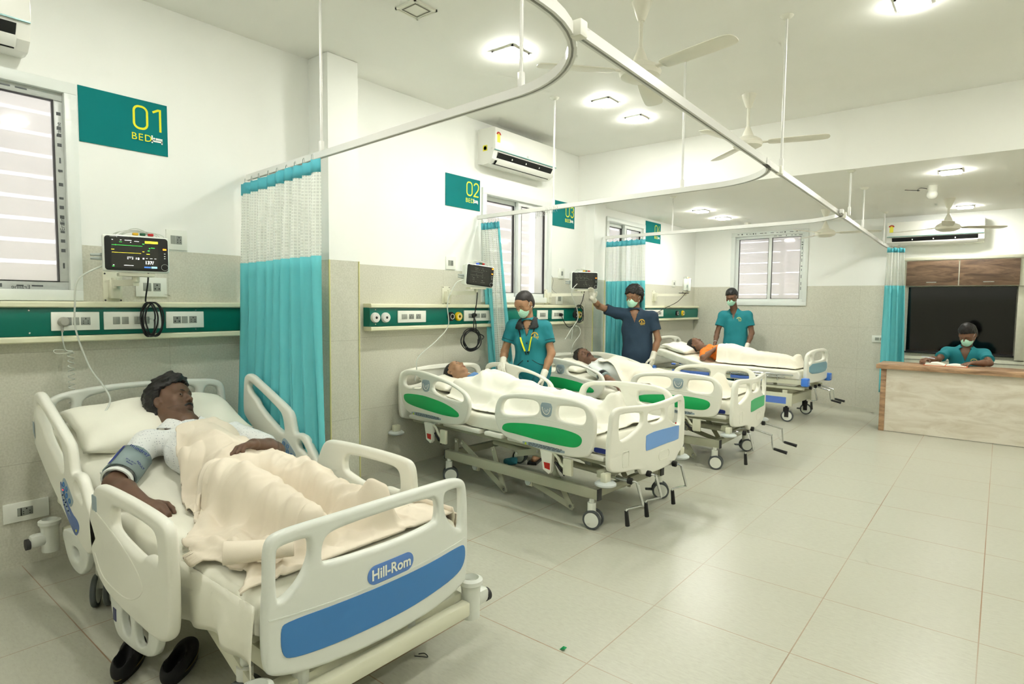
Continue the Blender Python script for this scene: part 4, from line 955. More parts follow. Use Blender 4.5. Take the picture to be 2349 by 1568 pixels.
def bed_mid(label,O,ang,foot_inset,seed,head_up,cr=True,group=None,head_dx=0):
    t=thing('hospital_bed',label,'hospital bed',(O[0],O[1],0),ang)
    f=MB()
    for s in (-1,1): f.box(.55,2.06,s*.405-.02,s*.405+.02,.185,.255,.004)
    for x in (.58,2.02): f.box(x-.02,x+.02,-.39,.39,.195,.25,.004)
    b=f.build('base_frame',FRM,t)
    for s in (-1,1):
        for x in (.55,2.06): c=MB(); c.box(x-.004,x+.004,s*.405-.022,s*.405+.022,.183,.257); c.build('end_cap',DKGREY,b)
    f=MB()
    for s in (-1,1): f.box(.08,2.15,s*.37-.018,s*.37+.018,.415,.462,.004)
    for x in (.12,.9,1.5,2.1): f.box(x-.02,x+.02,-.36,.36,.415,.45)
    for s in (-1,1): f.cyl((1.0,s*.30,.375),(2.12,s*.30,.335),.022,n=14)
    f.box(2.08,2.14,-.47,.47,.355,.40,.004)
    f.build('upper_frame',FRM,t)
    for s in (-1,1):
        y=s*.365
        for pts in (((.70,.325),(1.17,.05)),((1.05,.335),(1.17,.05)),((.63,.20),(.63,.33)),((1.30,.205),(1.80,.075)),((1.62,.34),(1.80,.075)),((1.50,.40),(1.30,.35))):
            (a,bz),(c_,d)=pts; A=Vector((a,y,bz)); B=Vector((c_,y,d)); m=MB(); 
            m.tube([A+(A-B).normalized()*.02,B+(B-A).normalized()*.02],.02,flat=(.008,.045)) if abs(a-c_)>.01 else m.box(a-.022,a+.022,y-.004,y+.004,bz,d+.02)
            l=m.build('lift_link',FRM,t)
            m=MB()
            for P in (A,B): m.cyl(P+Vector((0,-.009,0)),P+Vector((0,.009,0)),.011,n=12)
            m.build('pivot_bolt',CHR,l)
        for x in (.86,1.42):
            m=MB(); m.box(x-.025,x+.035,y-.012,y+.012,.135,.195,.004); l=m.build('roller_bracket',FRM2,t)
            m=MB(); m.cyl((x,y-.02*1,.165),(x,y+.02,.165),.026,n=18); m.build('roller',BUMP,l)
    for x,y,r_ in ((.60,-.42,.9),(.60,.42,.4),(2.02,-.43,.25),(2.02,.43,.6)): caster(t,x,y,.19,rot=r_,brake=(x>1 and y>0))
    zt=lambda u:(.605+(max(0,.86-u))*math.tan(head_up))
    sect_mattress('mattress',t,.10,2.14,.43,zt,0,.115,SHEET,seed)
    m=MB(); m.box(1.98,2.142,-.434,-.41,.50,.535,.006); m.build('mattress_edge',BLUEM,t)
    d=MB()
    for a,b_ in ((.10,.50),(.55,.98),(1.03,1.22),(1.27,2.12)): d.box(a,b_,-.452,.452,.452,.488,.014)
    d.build('deck_section',ABS,t)
    for s in (-1,1):
        side_rail(t,FR_OUT,[FR_H1,FR_H2],FR_G,s*.50,s,(1.70,.742),[(1.49,.475),(1.86,.470),(1.86,.498),(1.49,.505)],1.69)
        side_rail(t,HR_OUT,[HR_H1,HR_H2],HR_G,s*.50,s,(.425,.775),[(.235,.515),(.61,.512),(.615,.540),(.235,.547)],.44)
    # footboard
    cuts=[i*.06 for i in range(-8,9)]
    FB=[(-.475,.70),(-.470,.765),(-.43,.805),(-.34,.808),(-.15,.795),(0,.79),(.15,.795),(.34,.808),(.43,.805),(.470,.765),(.480,.70),(.49,.62),(.485,.45),(.47,.415),(.35,.375),(.335,.345),(.17,.325),(-.14,.325),(-.165,.345),(-.19,.38),(-.34,.385),(-.46,.40),(-.495,.43),(-.49,.60)]
    FB=[(x,z) for x,z in FB]
    h1=[(-.405,.745),(-.39,.765),(-.20,.755),(-.165,.745),(-.16,.68),(-.24,.63),(-.36,.59),(-.405,.60)]; h2=[(-x,z) for x,z in h1][::-1]; h3=[(-.085,.742),(0,.74),(.085,.742),(.24 if 0 else .085,.68),(.0,.665),(-.085,.665)]
    hm=[(-.10,.745),(0,.742),(.10,.745),(.115,.70),(.09,.668),(0,.66),(-.09,.668),(-.115,.70)]
    mp=umap(2.17,1,.045,.5)
    fb=panel('footboard',chaikin(FB,2),[chaikin(h,2) for h in (h1,h2,hm)],th=.036,bev=.013,mapf=mp,parent=t,m=ABS,cuts=cuts)
    mp2=umap(2.17,1,.045,.5)
    o=panel('colour_inset',chaikin([(-.125,.595),(.0,.608),(.345,.595),(.355,.58),(.352,.50),(.34,.492),(.1,.500),(-.12,.488),(-.13,.50),(-.13,.585)],1),th=.003,bev=.0006,mapf=lambda x,y,z:mp2(x,y,z+.0195),parent=fb,m=foot_inset,cuts=cuts,bres=1)
    g=MB(); g.tube([mp2(p[0],p[1],.0185) for p in rrect(.04,.19,.395,.455,.028,5)],.003,n=5,closed=True); g.build('moulded_rib',ABS,fb)
    g=MB(); g.tube([mp2(p[0],p[1],.0185) for p in rrect(-.37,-.31,.42,.52,.01,3)],.003,n=5,closed=True); g.build('moulded_rib',ABS,fb)
    HB=[(-.49,.70),(-.485,.82),(-.44,.865),(-.2,.885),(0,.89),(.2,.885),(.40,.875),(.47,.84),(.49,.76),(.49,.50),(.46,.44),(.3,.42),(-.3,.42),(-.46,.44),(-.49,.50)]
    panel('headboard',chaikin(HB,2),[chaikin([(.20,.84),(.38,.835),(.43,.79),(.43,.72),(.22,.73),(.18,.78)],2),chaikin([(-.20,.84),(-.38,.835),(-.43,.79),(-.43,.72),(-.22,.73),(-.18,.78)],2)],th=.036,bev=.013,mapf=umap(0.02,-1,-.02),parent=t,m=ABS)
    for x,y in ((2.15,-.47),(2.15,.50),(.02,-.52),(.02,.52)):
        m=MB(); m.lathe([(0,-.014),(.05,-.014),(.068,-.004),(.068,.006),(.055,.016),(0,.018)],Matrix.Translation((x,y,.325)),n=28); o=m.build('corner_bumper',BUMP,t)
        m=MB(); m.box(x-.02,x+.02,y-.03,y+.03,.335,.395,.003); m.build('bumper_post',FRM2,o)
    if cr:
        for y in (-.33,-.10,.25): crank(t,(2.24,y,.335),fold=(foot_inset is INBL or y<-.2))
    return t
def rzm(a): return math.radians(a)
B2=((.08,3.87),rzm(-4)); B3=((.12,5.63),rzm(1)); B4=((.15,8.5),rzm(-4)); B1=((.15,1.335),0.0)
bed_mid('green and cream bed with a blue foot panel beside the standing nurse',*B2,INBL,5,rzm(9))
bed_mid('green and cream bed with a green foot panel, third from the camera',*B3,mat('inset_foot_green',(.30,.72,.48),.5),9,rzm(13))
# ---------------------------------------------------------------- nearest bed
def bed_near():
    t=thing('hospital_bed','nearest cream bed with a deep blue stripe across its footboard','hospital bed',(B1[0][0],B1[0][1],0),0)
    zt=lambda u:.545+max(0,1.02-u)*math.tan(rzm(16)) 
    sect_mattress('mattress',t,.10,2.19,.45,zt,0,.13,SHEET,3,wr=.004,round_=.045)
    # sheet skirt hanging at the near foot corner
    n=60; vs=[];fs=[]
    for i in range(n+1):
        u=1.50+.70*i/n
        for j in range(9):
            f=j/8; z=.52-.21*f-.02*math.sin(9*u)*f; v=-.452-.012*math.sin(PI*f)-.018*f*math.sin(31*u+2*f)*(.3+.7*i/n)
            vs.append((u,v,z))
    for i in range(n):
        for j in range(8): fs.append((i*9+j,(i+1)*9+j,(i+1)*9+j+1,i*9+j+1))
    o=MB().add(vs,fs).build('sheet_skirt',SHEET,t,sharp=180); o.modifiers.new('t','SOLIDIFY').thickness=.003
    m=MB(); m.box(.12,2.16,-.44,.44,.38,.415,.01); m.build('deck',FRM2,t)
    m=MB(); m.box(.12,.5,-.455,.455,.60,.64,.01,M=Matrix.Translation((0,0,.02))); 
    # footboard
    FB=[(-.435,.60),(-.435,.69),(-.42,.735),(-.37,.748),(-.25,.752),(0,.757),(.25,.752),(.37,.745),(.43,.725),(.445,.68),(.452,.60),(.455,.45),(.448,.32),(.43,.285),(.27,.255),(.05,.248),(-.14,.252),(-.31,.268),(-.42,.295),(-.44,.33),(-.445,.45)]
    hs=[(-.40,.68),(-.392,.70),(-.31,.705),(-.290,.695),(-.292,.63),(-.33,.565),(-.385,.528),(-.402,.535)]
    hs2=[(.41,.68),(.40,.70),(.32,.705),(.30,.695),(.302,.63),(.34,.565),(.395,.525),(.41,.535)]
    hm=[(-.245,.685),(-.20,.705),(0,.712),(.22,.705),(.262,.685),(.262,.615),(.245,.598),(.05,.590),(-.235,.600),(-.253,.615)]
    cuts=[i*.05 for i in range(-9,10)]; mp=umap(2.22,1,.03,.46)
    fb=panel('footboard',chaikin(FB,2),[chaikin(h,2) for h in (hs,hs2,hm)],th=.04,bev=.016,mapf=mp,parent=t,m=ABS2,cuts=cuts,bres=4)
    S_=[(-.395,.445),(-.375,.46),(-.2,.455),(0,.452),(.2,.452),(.40,.462),(.428,.45),(.428,.385),(.38,.345),(.2,.325),(.05,.318),(-.2,.322),(-.355,.335),(-.392,.355)]
    panel('blue_stripe',chaikin(S_,2),th=.003,bev=.0006,mapf=lambda x,y,z:mp(x,y,z+.0212),parent=fb,m=INBD,cuts=cuts,bres=1)
    lg=panel('logo_plate',rrect(-.083,.125,.468,.535,.033,8),th=.003,bev=.0006,mapf=lambda x,y,z:mp(x,y,z+.0212),parent=fb,m=mat('logo_blue',(.36,.53,.80),.5),cuts=[.02],bres=1)
    text_mesh('logo_lettering','Hill-Rom',.053,frame(mp(.021,.501,.0236),(0,1,0),(0,0,1)),lg,mat('logo_white',(.93,.94,.88),.5),ex=.0004,offset=.0012,sx=.93)
    g=MB(); g.tube([mp(x,.495-.02*(1-(x/.46)**2)-.01,.0205) for x in np.linspace(-.43,.43,30)],.0025,n=5); g.build('moulded_rib',ABS2,fb)
    # headboard
    HB=[(-.47,.60),(-.475,.85),(-.44,.93),(-.28,.962),(0,.972),(.28,.962),(.44,.95),(.49,.91),(.50,.80),(.50,.55),(.47,.50),(-.45,.50)]
    hh=[[(-.42,.88),(-.36,.915),(-.325,.90),(-.35,.80),(-.40,.66),(-.43,.66)],[(-.29,.90),(-.17,.93),(.0,.94),(.28,.925),(.325,.90),(.31,.84),(0,.80),(-.28,.82)],[(.37,.91),(.43,.905),(.455,.87),(.455,.70),(.41,.70),(.365,.83)]]
    panel('headboard',chaikin(HB,2),[chaikin(h,2) for h in hh],th=.04,bev=.016,mapf=umap(.02,-1,-.02),parent=t,m=ABS2,cuts=cuts)
    HR=[(.235,.90),(.245,.975),(.285,.998),(.34,.995),(.42,.962),(.76,.83),(.79,.80),(.812,.72),(.825,.695),(.86,.705),(.915,.705),(.955,.675),(1.0,.62),(1.135,.487),(1.115,.462),(1.05,.40),(.98,.37),(.75,.455),(.45,.60),(.26,.715),(.23,.745),(.228,.82)]
    HH=[(.302,.935),(.335,.945),(.66,.81),(.695,.775),(.712,.70),(.70,.675),(.60,.715),(.43,.80),(.395,.845),(.32,.88),(.298,.908)]
    HS=[(.848,.640),(.865,.668),(.90,.655),(.95,.605),(.945,.590),(.89,.612),(.86,.612)]
    FT=[(1.03,.56),(1.085,.665),(1.12,.70),(1.18,.715),(1.49,.722),(1.76,.715),(1.81,.695),(1.828,.64),(1.835,.50),(1.83,.34),(1.79,.295),(1.72,.272),(1.60,.268),(1.32,.272),(1.20,.29),(1.11,.33),(1.05,.40),(1.03,.49)]
    FH=[(1.30,.65),(1.36,.665),(1.66,.665),(1.725,.650),(1.735,.60),(1.735,.555),(1.70,.548),(1.63,.555),(1.605,.535),(1.56,.522),(1.32,.555),(1.285,.585)]
    for s in (-1,1):
        mp=lambda x,y,z,s=s:(x,s*.53+s*z,y)
        r=panel('head_side_rail',chaikin(HR,2),[chaikin(HH,2),chaikin(HS,2)],th=.042,bev=.017,mapf=mp,parent=t,m=ABS,bres=4)
        PD=[(.69,.633),(.71,.655),(.735,.653),(.775,.628),(.835,.582),(.838,.57),(.81,.545),(.79,.542),(.70,.58),(.692,.603)]
        for d in (-.0215,.0215):
            if d>0 and s<0 or d<0 and s>0:
                pd=inset('control_pad',PD,r,EMBL,mp,d,1,.003)
                m=MB()
                for (x,z) in ((.715,.625),(.755,.613),(.715,.595),(.755,.583),(.795,.568)):
                    m.tube([mp(x+.011*math.cos(a),z+.011*math.sin(a),d*1.12) for a in [k*PI/5 for k in range(10)]],.0018,n=5,closed=True)
                m.build('buttons',INBD,pd)
        if s<0:
            PP=[(.66,.64),(.70,.60),(.80,.52),(.90,.50),(.91,.465),(.87,.43),(.84,.43),(.72,.50),(.66,.58)]
            pd=inset('outer_control_pad',PP,r,mat('pad_blue',(.36,.46,.68),.5),mp,.0215,2,.003)
            m=MB(); m.add([mp(x,z,.0235) for x,z in ((.675,.62),(.70,.585),(.79,.515),(.80,.50),(.74,.52),(.675,.575))],[(0,1,2,3,4,5)]); m.build('key_field',EMBL,pd,sharp=None)
            m=MB()
            for (x,z) in ((.70,.575),(.715,.555),(.74,.55),(.755,.535),(.775,.52),(.72,.535)): m.sph(mp(x,z,.0245),.004,n=6)
            m.build('buttons',mat('pad_ink',(.10,.18,.35),.5),pd)
            m=MB(); m.sph(mp(.705,.60,.0245),.003,n=6); m.build('red_lamp',mat('red_lamp',(1,.1,.1),.4,emit=(1,.1,.1),estr=3),pd)
            m=MB(); m.sph(mp(.875,.455,.0245),.006,n=6,sc=(1,.3,1)); m.build('yellow_key',LYEL,pd)
            m=MB(); m.add([mp(x,z,.0235) for x,z in ((.235,.85),(.265,.845),(.275,.76),(.245,.79))],[(0,1,2,3)]); m.build('rail_badge',EMBL,r,sharp=None)
        f=panel('foot_side_rail',chaikin(FT,2),[chaikin(FH,2)],th=.042,bev=.017,mapf=mp,parent=t,m=ABS,bres=4)
        g=MB(); g.tube([mp(p[0],p[1],.0205) for p in catmull([(1.10,.60,0),(1.25,.57,0),(1.5,.50,0),(1.6,.42,0),(1.45,.34,0),(1.2,.345,0),(1.10,.42,0)],6)],.0025,n=5); g.build('moulded_rib',ABS,f)
        if s<0:
            m=panel('rail_badge',rrect(1.085,1.14,.595,.66,.008,3),th=.004,bev=.001,mapf=lambda x,y,z:mp(x,y,z+.0205),parent=f,m=EMBL)
        c=panel('rail_mount',chaikin([(1.17,.32),(1.68,.32),(1.66,.20),(1.58,.15),(1.45,.125),(1.30,.115),(1.24,.13),(1.20,.20)],2),[chaikin([(1.30,.25),(1.40,.27),(1.41,.16),(1.32,.15)],2),chaikin([(1.45,.27),(1.58,.27),(1.57,.20),(1.50,.16),(1.45,.165)],2)],th=.03,bev=.008,mapf=lambda x,y,z:(x,s*.515+s*z,y),parent=f,m=ABS2)
        m=MB(); m.box(1.225,1.255,s*.53-.002,s*.53+.002,.175,.225); m.build('mount_label',mat('label_navy',(.1,.14,.35),.4),c)
        c=panel('rail_mount',chaikin([(.55,.40),(.95,.40),(.90,.28),(.80,.22),(.66,.24),(.60,.30)],2),[chaikin([(.70,.34),(.82,.34),(.80,.28),(.72,.28)],2)],th=.03,bev=.008,mapf=lambda x,y,z:(x,s*.515+s*z,y),parent=r,m=ABS2)
    # foot end frame, bumper posts
    m=MB(); m.box(2.16,2.22,-.46,.44,.17,.24,.01); m.box(2.24,2.285,-.45,.42,.165,.225,.008); m.box(2.20,2.26,-.30,.30,.18,.21,.004); m.box(.10,.16,-.42,.42,.17,.245,.01)
    for s in (-1,1): m.box(.14,2.12,s*.33-.03,s*.33+.03,.22,.29,.01)
    b=m.build('base_frame',FRM2,t)
    m=MB(); m.tube(catmull([(2.05,-.32,.10),(2.10,-.30,.085),(2.13,-.1,.085),(2.13,.15,.085),(2.12,.20,.10),(2.06,.22,.13)],6),.014,n=10); m.build('foot_pedal_bar',FRM2,b)
    for y0,y1 in ((-.33,-.16),(.13,.30)):
        m=MB(); m.box(2.19,2.225,y0,y1,.262,.285,.008); m.cyl((2.20,y0+.03,.20),(2.20,y0+.03,.275),.028,n=18); m.build('footboard_latch',ABS2,b)
    for s in (-1,1):
        for x in (2.24,.10):
            m=MB(); m.lathe([(.0,.13),(.038,.13),(.040,.25),(.044,.27),(.050,.275),(.050,.292),(.034,.30),(.034,.275),(0,.275)],Matrix.Translation((x,s*.47,0)),n=28)
            m.box(x-.03,x+.03,s*.47-.0,s*.47+s*.09,.17,.235,.02) if s>0 else m.box(x-.03,x+.03,-.56,-.47,.17,.235,.02)
            c=m.build('corner_post',ABS2,t)
            m=MB(); m.cyl((x,s*.555,.19),(x,s*.575,.19),.028,n=18); m.build('corner_roller',DKGREY,c)
    for x,y,r_ in ((.66,-.40,-.5),(.66,.40,.3),(1.95,-.36,.2),(1.95,.36,.9)): caster(t,x,y,.24,r=.075,rot=r_)
    for s in (-1,1):
        m=MB(); m.tube([(1.55,s*.40,.40),(2.08,s*.36,.10)],.02,flat=(.02,.05)); m.build('lift_link',FRM2,t); m=MB(); m.tube([(.5,s*.40,.40),(1.0,s*.36,.20)],.02,flat=(.02,.05)); m.build('lift_link',FRM2,t)
    return t
bed_near()
# ---------------------------------------------------------------- far bed
def bed_far():
    t=thing('hospital_bed','far white bed with blue corner bumpers and chrome rails by the far wall','hospital bed',(B4[0][0],B4[0][1],0),B4[1])
    zt=lambda u:.655+max(0,.80-u)*math.tan(rzm(14))
    sect_mattress('mattress',t,.10,2.06,.43,zt,0,.11,SHEET,12,wr=.003)
    m=MB()
    for s in (-1,1): m.box(.10,2.12,s*.41-.015,s*.41+.015,.485,.54,.004); m.cyl((.5,s*.36,.43),(2.1,s*.36,.43),.02,n=12)
    for x in (.12,1.0,2.08): m.box(x-.02,x+.02,-.4,.4,.49,.53)
    m.box(.60,.66,-.38,.38,.34,.40); m.box(1.85,1.91,-.38,.38,.34,.40); m.tube([(1.45,-.38,.49),(1.50,-.38,.36)],.02,flat=(.01,.05)); m.tube([(1.45,.38,.49),(1.50,.38,.36)],.02,flat=(.01,.05))
    m.build('upper_frame',FRM2,t)
    for s in (-1,1):
        for a_,b_ in ((1.20,1.66),(.35,.9)): m=MB(); m.box(a_,b_,s*.43-.012,s*.43+.012,.50,.54,.003); m.build('blue_side_bar',mat('bed_blue',(.38,.52,.86),.4),t)
    for s in (-1,1):
        m=MB(); m.box(.6,1.97,s*.37-.015,s*.37+.015,.20,.36,.004); b=m.build('base_side',FRM2,t)
        m=MB(); y=s*.386; m.box(.7,1.90,y-.001,y+.001,.225,.31); m.build('blue_panel',mat('bed_blue',(.38,.52,.86),.4),b)
    m=MB(); m.box(1.90,1.96,-.36,.36,.22,.33,.004); m.box(.6,.66,-.36,.36,.22,.33,.004); m.build('base_cross',FRM2,t)
    for x,y,r_ in ((.68,-.36,.4),(.68,.36,.4),(1.90,-.36,.15),(1.90,.36,.15)): caster(t,x,y,.24,r=.073,twin=False,black=True,rot=r_,brake=y>0)
    OB=[(-.42,.55),(-.43,.75),(-.42,.86),(-.36,.92),(-.2,.945),(0,.95),(.2,.945),(.36,.92),(.42,.86),(.43,.75),(.42,.55),(.38,.53),(-.38,.53)]
    hc=[(-.20,.90),(0,.908),(.20,.90),(.23,.84),(.2,.80),(-.2,.80),(-.23,.84)]; hl=[(-.36,.86),(-.30,.89),(-.27,.86),(-.29,.80),(-.34,.77),(-.37,.78)]; hr=[(-x,z) for x,z in hl][::-1]
    for nm,u,dz in (('footboard',2.12,-.03),('headboard',.03,.04)):
        mp=umap(u,1,.03 if u>1 else -.03,.43)
        o=panel(nm,chaikin([(x,z+dz) for x,z in OB],2),[chaikin([(x,z+dz) for x,z in h],2) for h in (hc,hl,hr)],th=.04,bev=.015,mapf=mp,parent=t,m=ABS,cuts=[i*.07 for i in range(-6,7)])
        if u>1: panel('blue_inset',chaikin([(-.36,.62),(-.36,.74),(0,.745),(.36,.74),(.36,.62),(0,.61)],1),th=.003,bev=.0005,mapf=lambda x,y,z:mp(x,y,z+.0212),parent=o,m=mat('inset_steel',(.50,.66,.72),.4),cuts=[i*.07 for i in range(-5,6)],bres=1)
        for s in (-1,1):
            m=MB(); x=u+.01; m.box(x-.03,x+.05,s*.45-.045,s*.45+.045,.475,.575,.012); c=m.build('corner_bumper',mat('bumper_blue',(.28,.52,.90),.35),t)
            m=MB()
            for z in (.505,.525,.545): m.box(x+.049,x+.0515,s*.45-.03,s*.45+.03,z-.0015,z+.0015); 
            m.build('bumper_groove',ABS,c)
    for s in (-1,1):
        m=MB(); y=s*.47
        m.cyl((.95,y,.60),(2.0,y,.60),.011,n=12); m.cyl((1.05,y-s*.01,.568),(1.9,y-s*.01,.568),.009,n=12); m.cyl((.38,y,.62),(1.0,y,.60),.009,n=10)
        for x in (1.2,1.5,1.8): m.cyl((x,y,.60),(x+.03,y-s*.01,.565),.009,n=8); m.cyl((x,y,.60),(x,y-s*.05,.52),.007,n=8)
        r=m.build('chrome_side_rail',CHR,t)
        m=MB(); m.cyl((.36,y,.622),(.42,y,.62),.014,n=12); m.build('rail_end',mat('bed_blue',(.38,.52,.86),.4),r)
    for y,f in ((-.18,True),(.02,False),(.18,False)): crank(t,(2.12,y,.43),fold=f)
    return t
bed_far()
def pillow(label,Bd,uc,vc,zc,L,W,T,tilt,seed,yaw=0):
    """soft pillow: L along v, W along u"""
    n=26; rnd=np.random.RandomState(seed); P=[]; F=[]
    R=Matrix.Rotation(tilt,4,'Y')@Matrix.Rotation(yaw,4,'Z')
    for side in (1,-1):
        for i in range(n+1):
            for j in range(n+1):
                a=-1+2*i/n; b=-1+2*j/n
                e=(max(0,1-a**4)*max(0,1-b**4))**.55
                pin=1-.07*(1-abs(a*b))*( abs(a)**6+abs(b)**6)
                z=side*(T/2*e)*(1+.06*math.sin(5*a+seed)+.05*math.sin(7*b+2*a))+.006*math.sin(9*a+4*b)*(e<.9)
                P.append(R@Vector((b*W/2*pin,a*L/2*pin,z)))
    N=(n+1)**2
    for s in (0,1):
        for i in range(n):
            for j in range(n):
                q=(s*N+i*(n+1)+j,s*N+i*(n+1)+j+1,s*N+(i+1)*(n+1)+j+1,s*N+(i+1)*(n+1)+j); F.append(q if s==0 else q[::-1])
    mb=MB().add(P,F); me=bpy.data.meshes.new('pillow'); me.from_pydata(mb.v,[],mb.f); b=bmesh.new(); b.from_mesh(me); bmesh.ops.remove_doubles(b,verts=b.verts[:],dist=1e-4); bmesh.ops.recalc_face_normals(b,faces=b.faces[:]); b.to_mesh(me); b.free()
    o=link_mesh('pillow',me,None,SHEET,sharp=180)
    c,s=math.cos(Bd[1]),math.sin(Bd[1]); o.location=(Bd[0][0]+c*uc-s*vc,Bd[0][1]+s*uc+c*vc,zc); o.rotation_euler=(0,0,Bd[1])
    return tag(o,label,'pillow')
pillow('large cream pillow under the head of the man in the nearest bed',B1,.37,-.02,.79,.84,.44,.15,rzm(20),3)
pillow('white pillow behind the man in the bed with the blue foot panel',B2,.26,.0,.745,.66,.36,.09,rzm(10),5)
pillow('white pillow behind the man with a striped sleeve',B3,.30,.02,.775,.66,.36,.09,rzm(14),7)
pillow('plump white pillow beside the woman in the orange blouse',B4,.31,-.04,.825,.68,.38,.10,rzm(15),9)
# ---------------------------------------------------------------- implicit surfaces for bodies and clothing
def axis_coords(segs):
    """segs: list of (start,end,step)"""
    out=[]
    for a,b,h in segs:
        n=max(1,int(round((b-a)/h))); out+=list(np.linspace(a,b,n,endpoint=False))
    out.append(segs[-1][1]); return np.array(out,np.float32)
class SDF:
    def __init__(s,xs,ys,zs):
        s.c=[np.asarray(a,np.float32) for a in (xs,ys,zs)]; s.F=np.full([len(a) for a in s.c],.5,np.float32)
    def sub(s,lo,hi):
        sl=[]
        for a,l,h in zip(s.c,lo,hi):
            i=max(0,int(np.searchsorted(a,l))-1); j=min(len(a),int(np.searchsorted(a,h))+1); sl.append(slice(i,max(j,i)))
        sl=tuple(sl)
        X=s.c[0][sl[0]][:,None,None]; Y=s.c[1][sl[1]][None,:,None]; Z=s.c[2][sl[2]][None,None,:]
        return sl,X,Y,Z
    def put(s,sl,d,k,op='u'):
        A=s.F[sl]
        if A.size==0: return
        if op=='u':
            if k>0:
                h=np.maximum(k-np.abs(A-d),0)/k; s.F[sl]=np.minimum(A,d)-h*h*k*.25
            else: s.F[sl]=np.minimum(A,d)
        else:  # subtract
            d=-d
            if k>0:
                h=np.maximum(k-np.abs(A-d),0)/k; s.F[sl]=np.maximum(A,d)+h*h*k*.25
            else: s.F[sl]=np.maximum(A,d)
    def cap(s,a,b,ra,rb=None,k=.02,op='u',mg=.06):
        rb=ra if rb is None else rb; a=np.array(a,np.float32); b=np.array(b,np.float32); R=max(ra,rb)+mg
        sl,X,Y,Z=s.sub(np.minimum(a,b)-R,np.maximum(a,b)+R); d=b-a; L=float(d@d)+1e-12
        t=np.clip(((X-a[0])*d[0]+(Y-a[1])*d[1]+(Z-a[2])*d[2])/L,0,1)
        q=np.sqrt((X-a[0]-t*d[0])**2+(Y-a[1]-t*d[1])**2+(Z-a[2]-t*d[2])**2)-(ra+t*(rb-ra))
        s.put(sl,q,k,op); return s
    def ell(s,c,r,R=None,k=.02,op='u',mg=.06):
        c=np.array(c,np.float32); r=np.array(r,np.float32)
        R=np.eye(3,dtype=np.float32) if R is None else np.array(R,np.float32)   # columns = axes
        ext=np.sqrt(((R*r[None,:])**2).sum(1))+mg
        sl,X,Y,Z=s.sub(c-ext,c+ext); P=[X-c[0],Y-c[1],Z-c[2]]
        k0=0;k1=0
        for i in range(3):
            q=P[0]*R[0,i]+P[1]*R[1,i]+P[2]*R[2,i]; k0=k0+(q/r[i])**2; k1=k1+(q/(r[i]*r[i]))**2
        k0=np.sqrt(k0); k1=np.sqrt(k1)+1e-9; d=k0*(k0-1)/k1
        # near centre guard
        d=np.where(k0<.2,-min(r)*.8,d)
        s.put(sl,d.astype(np.float32),k,op); return s
    def plane(s,p,n,k=0):
        """remove the side the normal points to"""
        p=np.array(p,np.float32); n=np.array(n,np.float32); n=n/np.linalg.norm(n)
        X=s.c[0][:,None,None];Y=s.c[1][None,:,None];Z=s.c[2][None,None,:]
        d=(X-p[0])*n[0]+(Y-p[1])*n[1]+(Z-p[2])*n[2]
        s.put((slice(None),)*3,-d,k,'s'); return s
    def add(s,fn):
        X=s.c[0][:,None,None];Y=s.c[1][None,:,None];Z=s.c[2][None,None,:]
        s.F=s.F+fn(X,Y,Z).astype(np.float32); return s
    def mesh(s):
        F=s.F; xs,ys,zs=s.c
        # close the border
        F=F.copy()
        F[0]=F[-1]=.1; F[:,0]=F[:,-1]=.1; F[:,:,0]=F[:,:,-1]=.1
        I=(F<0)
        nx,ny,nz=F.shape
        cs=I[:-1,:-1,:-1].astype(np.int8)
        tot=np.zeros((nx-1,ny-1,nz-1),np.int8)
        for dx in (0,1):
            for dy in (0,1):
                for dz in (0,1): tot+=I[dx:nx-1+dx,dy:ny-1+dy,dz:nz-1+dz]
        act=(tot>0)&(tot<8); idx=np.argwhere(act); n=len(idx)
        if n==0: return np.zeros((0,3)),np.zeros((0,4),int)
        ids=np.full(act.shape,-1,np.int32); ids[act]=np.arange(n)
        i,j,k=idx.T; acc=np.zeros((n,3),np.float64); cnt=np.zeros(n)
        C={}
        for dx in (0,1):
            for dy in (0,1):
                for dz in (0,1): C[dx,dy,dz]=F[i+dx,j+dy,k+dz].astype(np.float64)
        pos=lambda d:np.stack([xs[i+d[0]],ys[j+d[1]],zs[k+d[2]]],1).astype(np.float64)
        for a in C:
            for ax in range(3):
                if a[ax]==0:
                    b=list(a); b[ax]=1; b=tuple(b); fa,fb=C[a],C[b]; m=(fa<0)!=(fb<0)
                    t=np.where(m,fa/(fa-fb+1e-20),0); p=pos(a)+(pos(b)-pos(a))*t[:,None]
                    acc[m]+=p[m]; cnt[m]+=1
        Vv=acc/cnt[:,None]
        quads=[]
        for ax in range(3):
            sl0=[slice(None)]*3; sl1=[slice(None)]*3; sl0[ax]=slice(0,-1); sl1[ax]=slice(1,None)
            A=I[tuple(sl0)]; B=I[tuple(sl1)]; e=np.argwhere(A!=B)
            o1,o2=[(1,2),(2,0),(0,1)][ax]
            ok=(e[:,o1]>0)&(e[:,o2]>0)&(e[:,o1]<F.shape[o1]-1)&(e[:,o2]<F.shape[o2]-1); e=e[ok]
            def g(d1,d2):
                q=e.copy(); q[:,o1]-=d1; q[:,o2]-=d2; return ids[q[:,0],q[:,1],q[:,2]]
            q=np.stack([g(1,1),g(0,1),g(0,0),g(1,0)],1)
            fl=A[e[:,0],e[:,1],e[:,2]]; q[~fl]=q[~fl][:,::-1]
            quads.append(q)
        Q=np.concatenate(quads); Q=Q[(Q>=0).all(1)]
        return Vv,Q
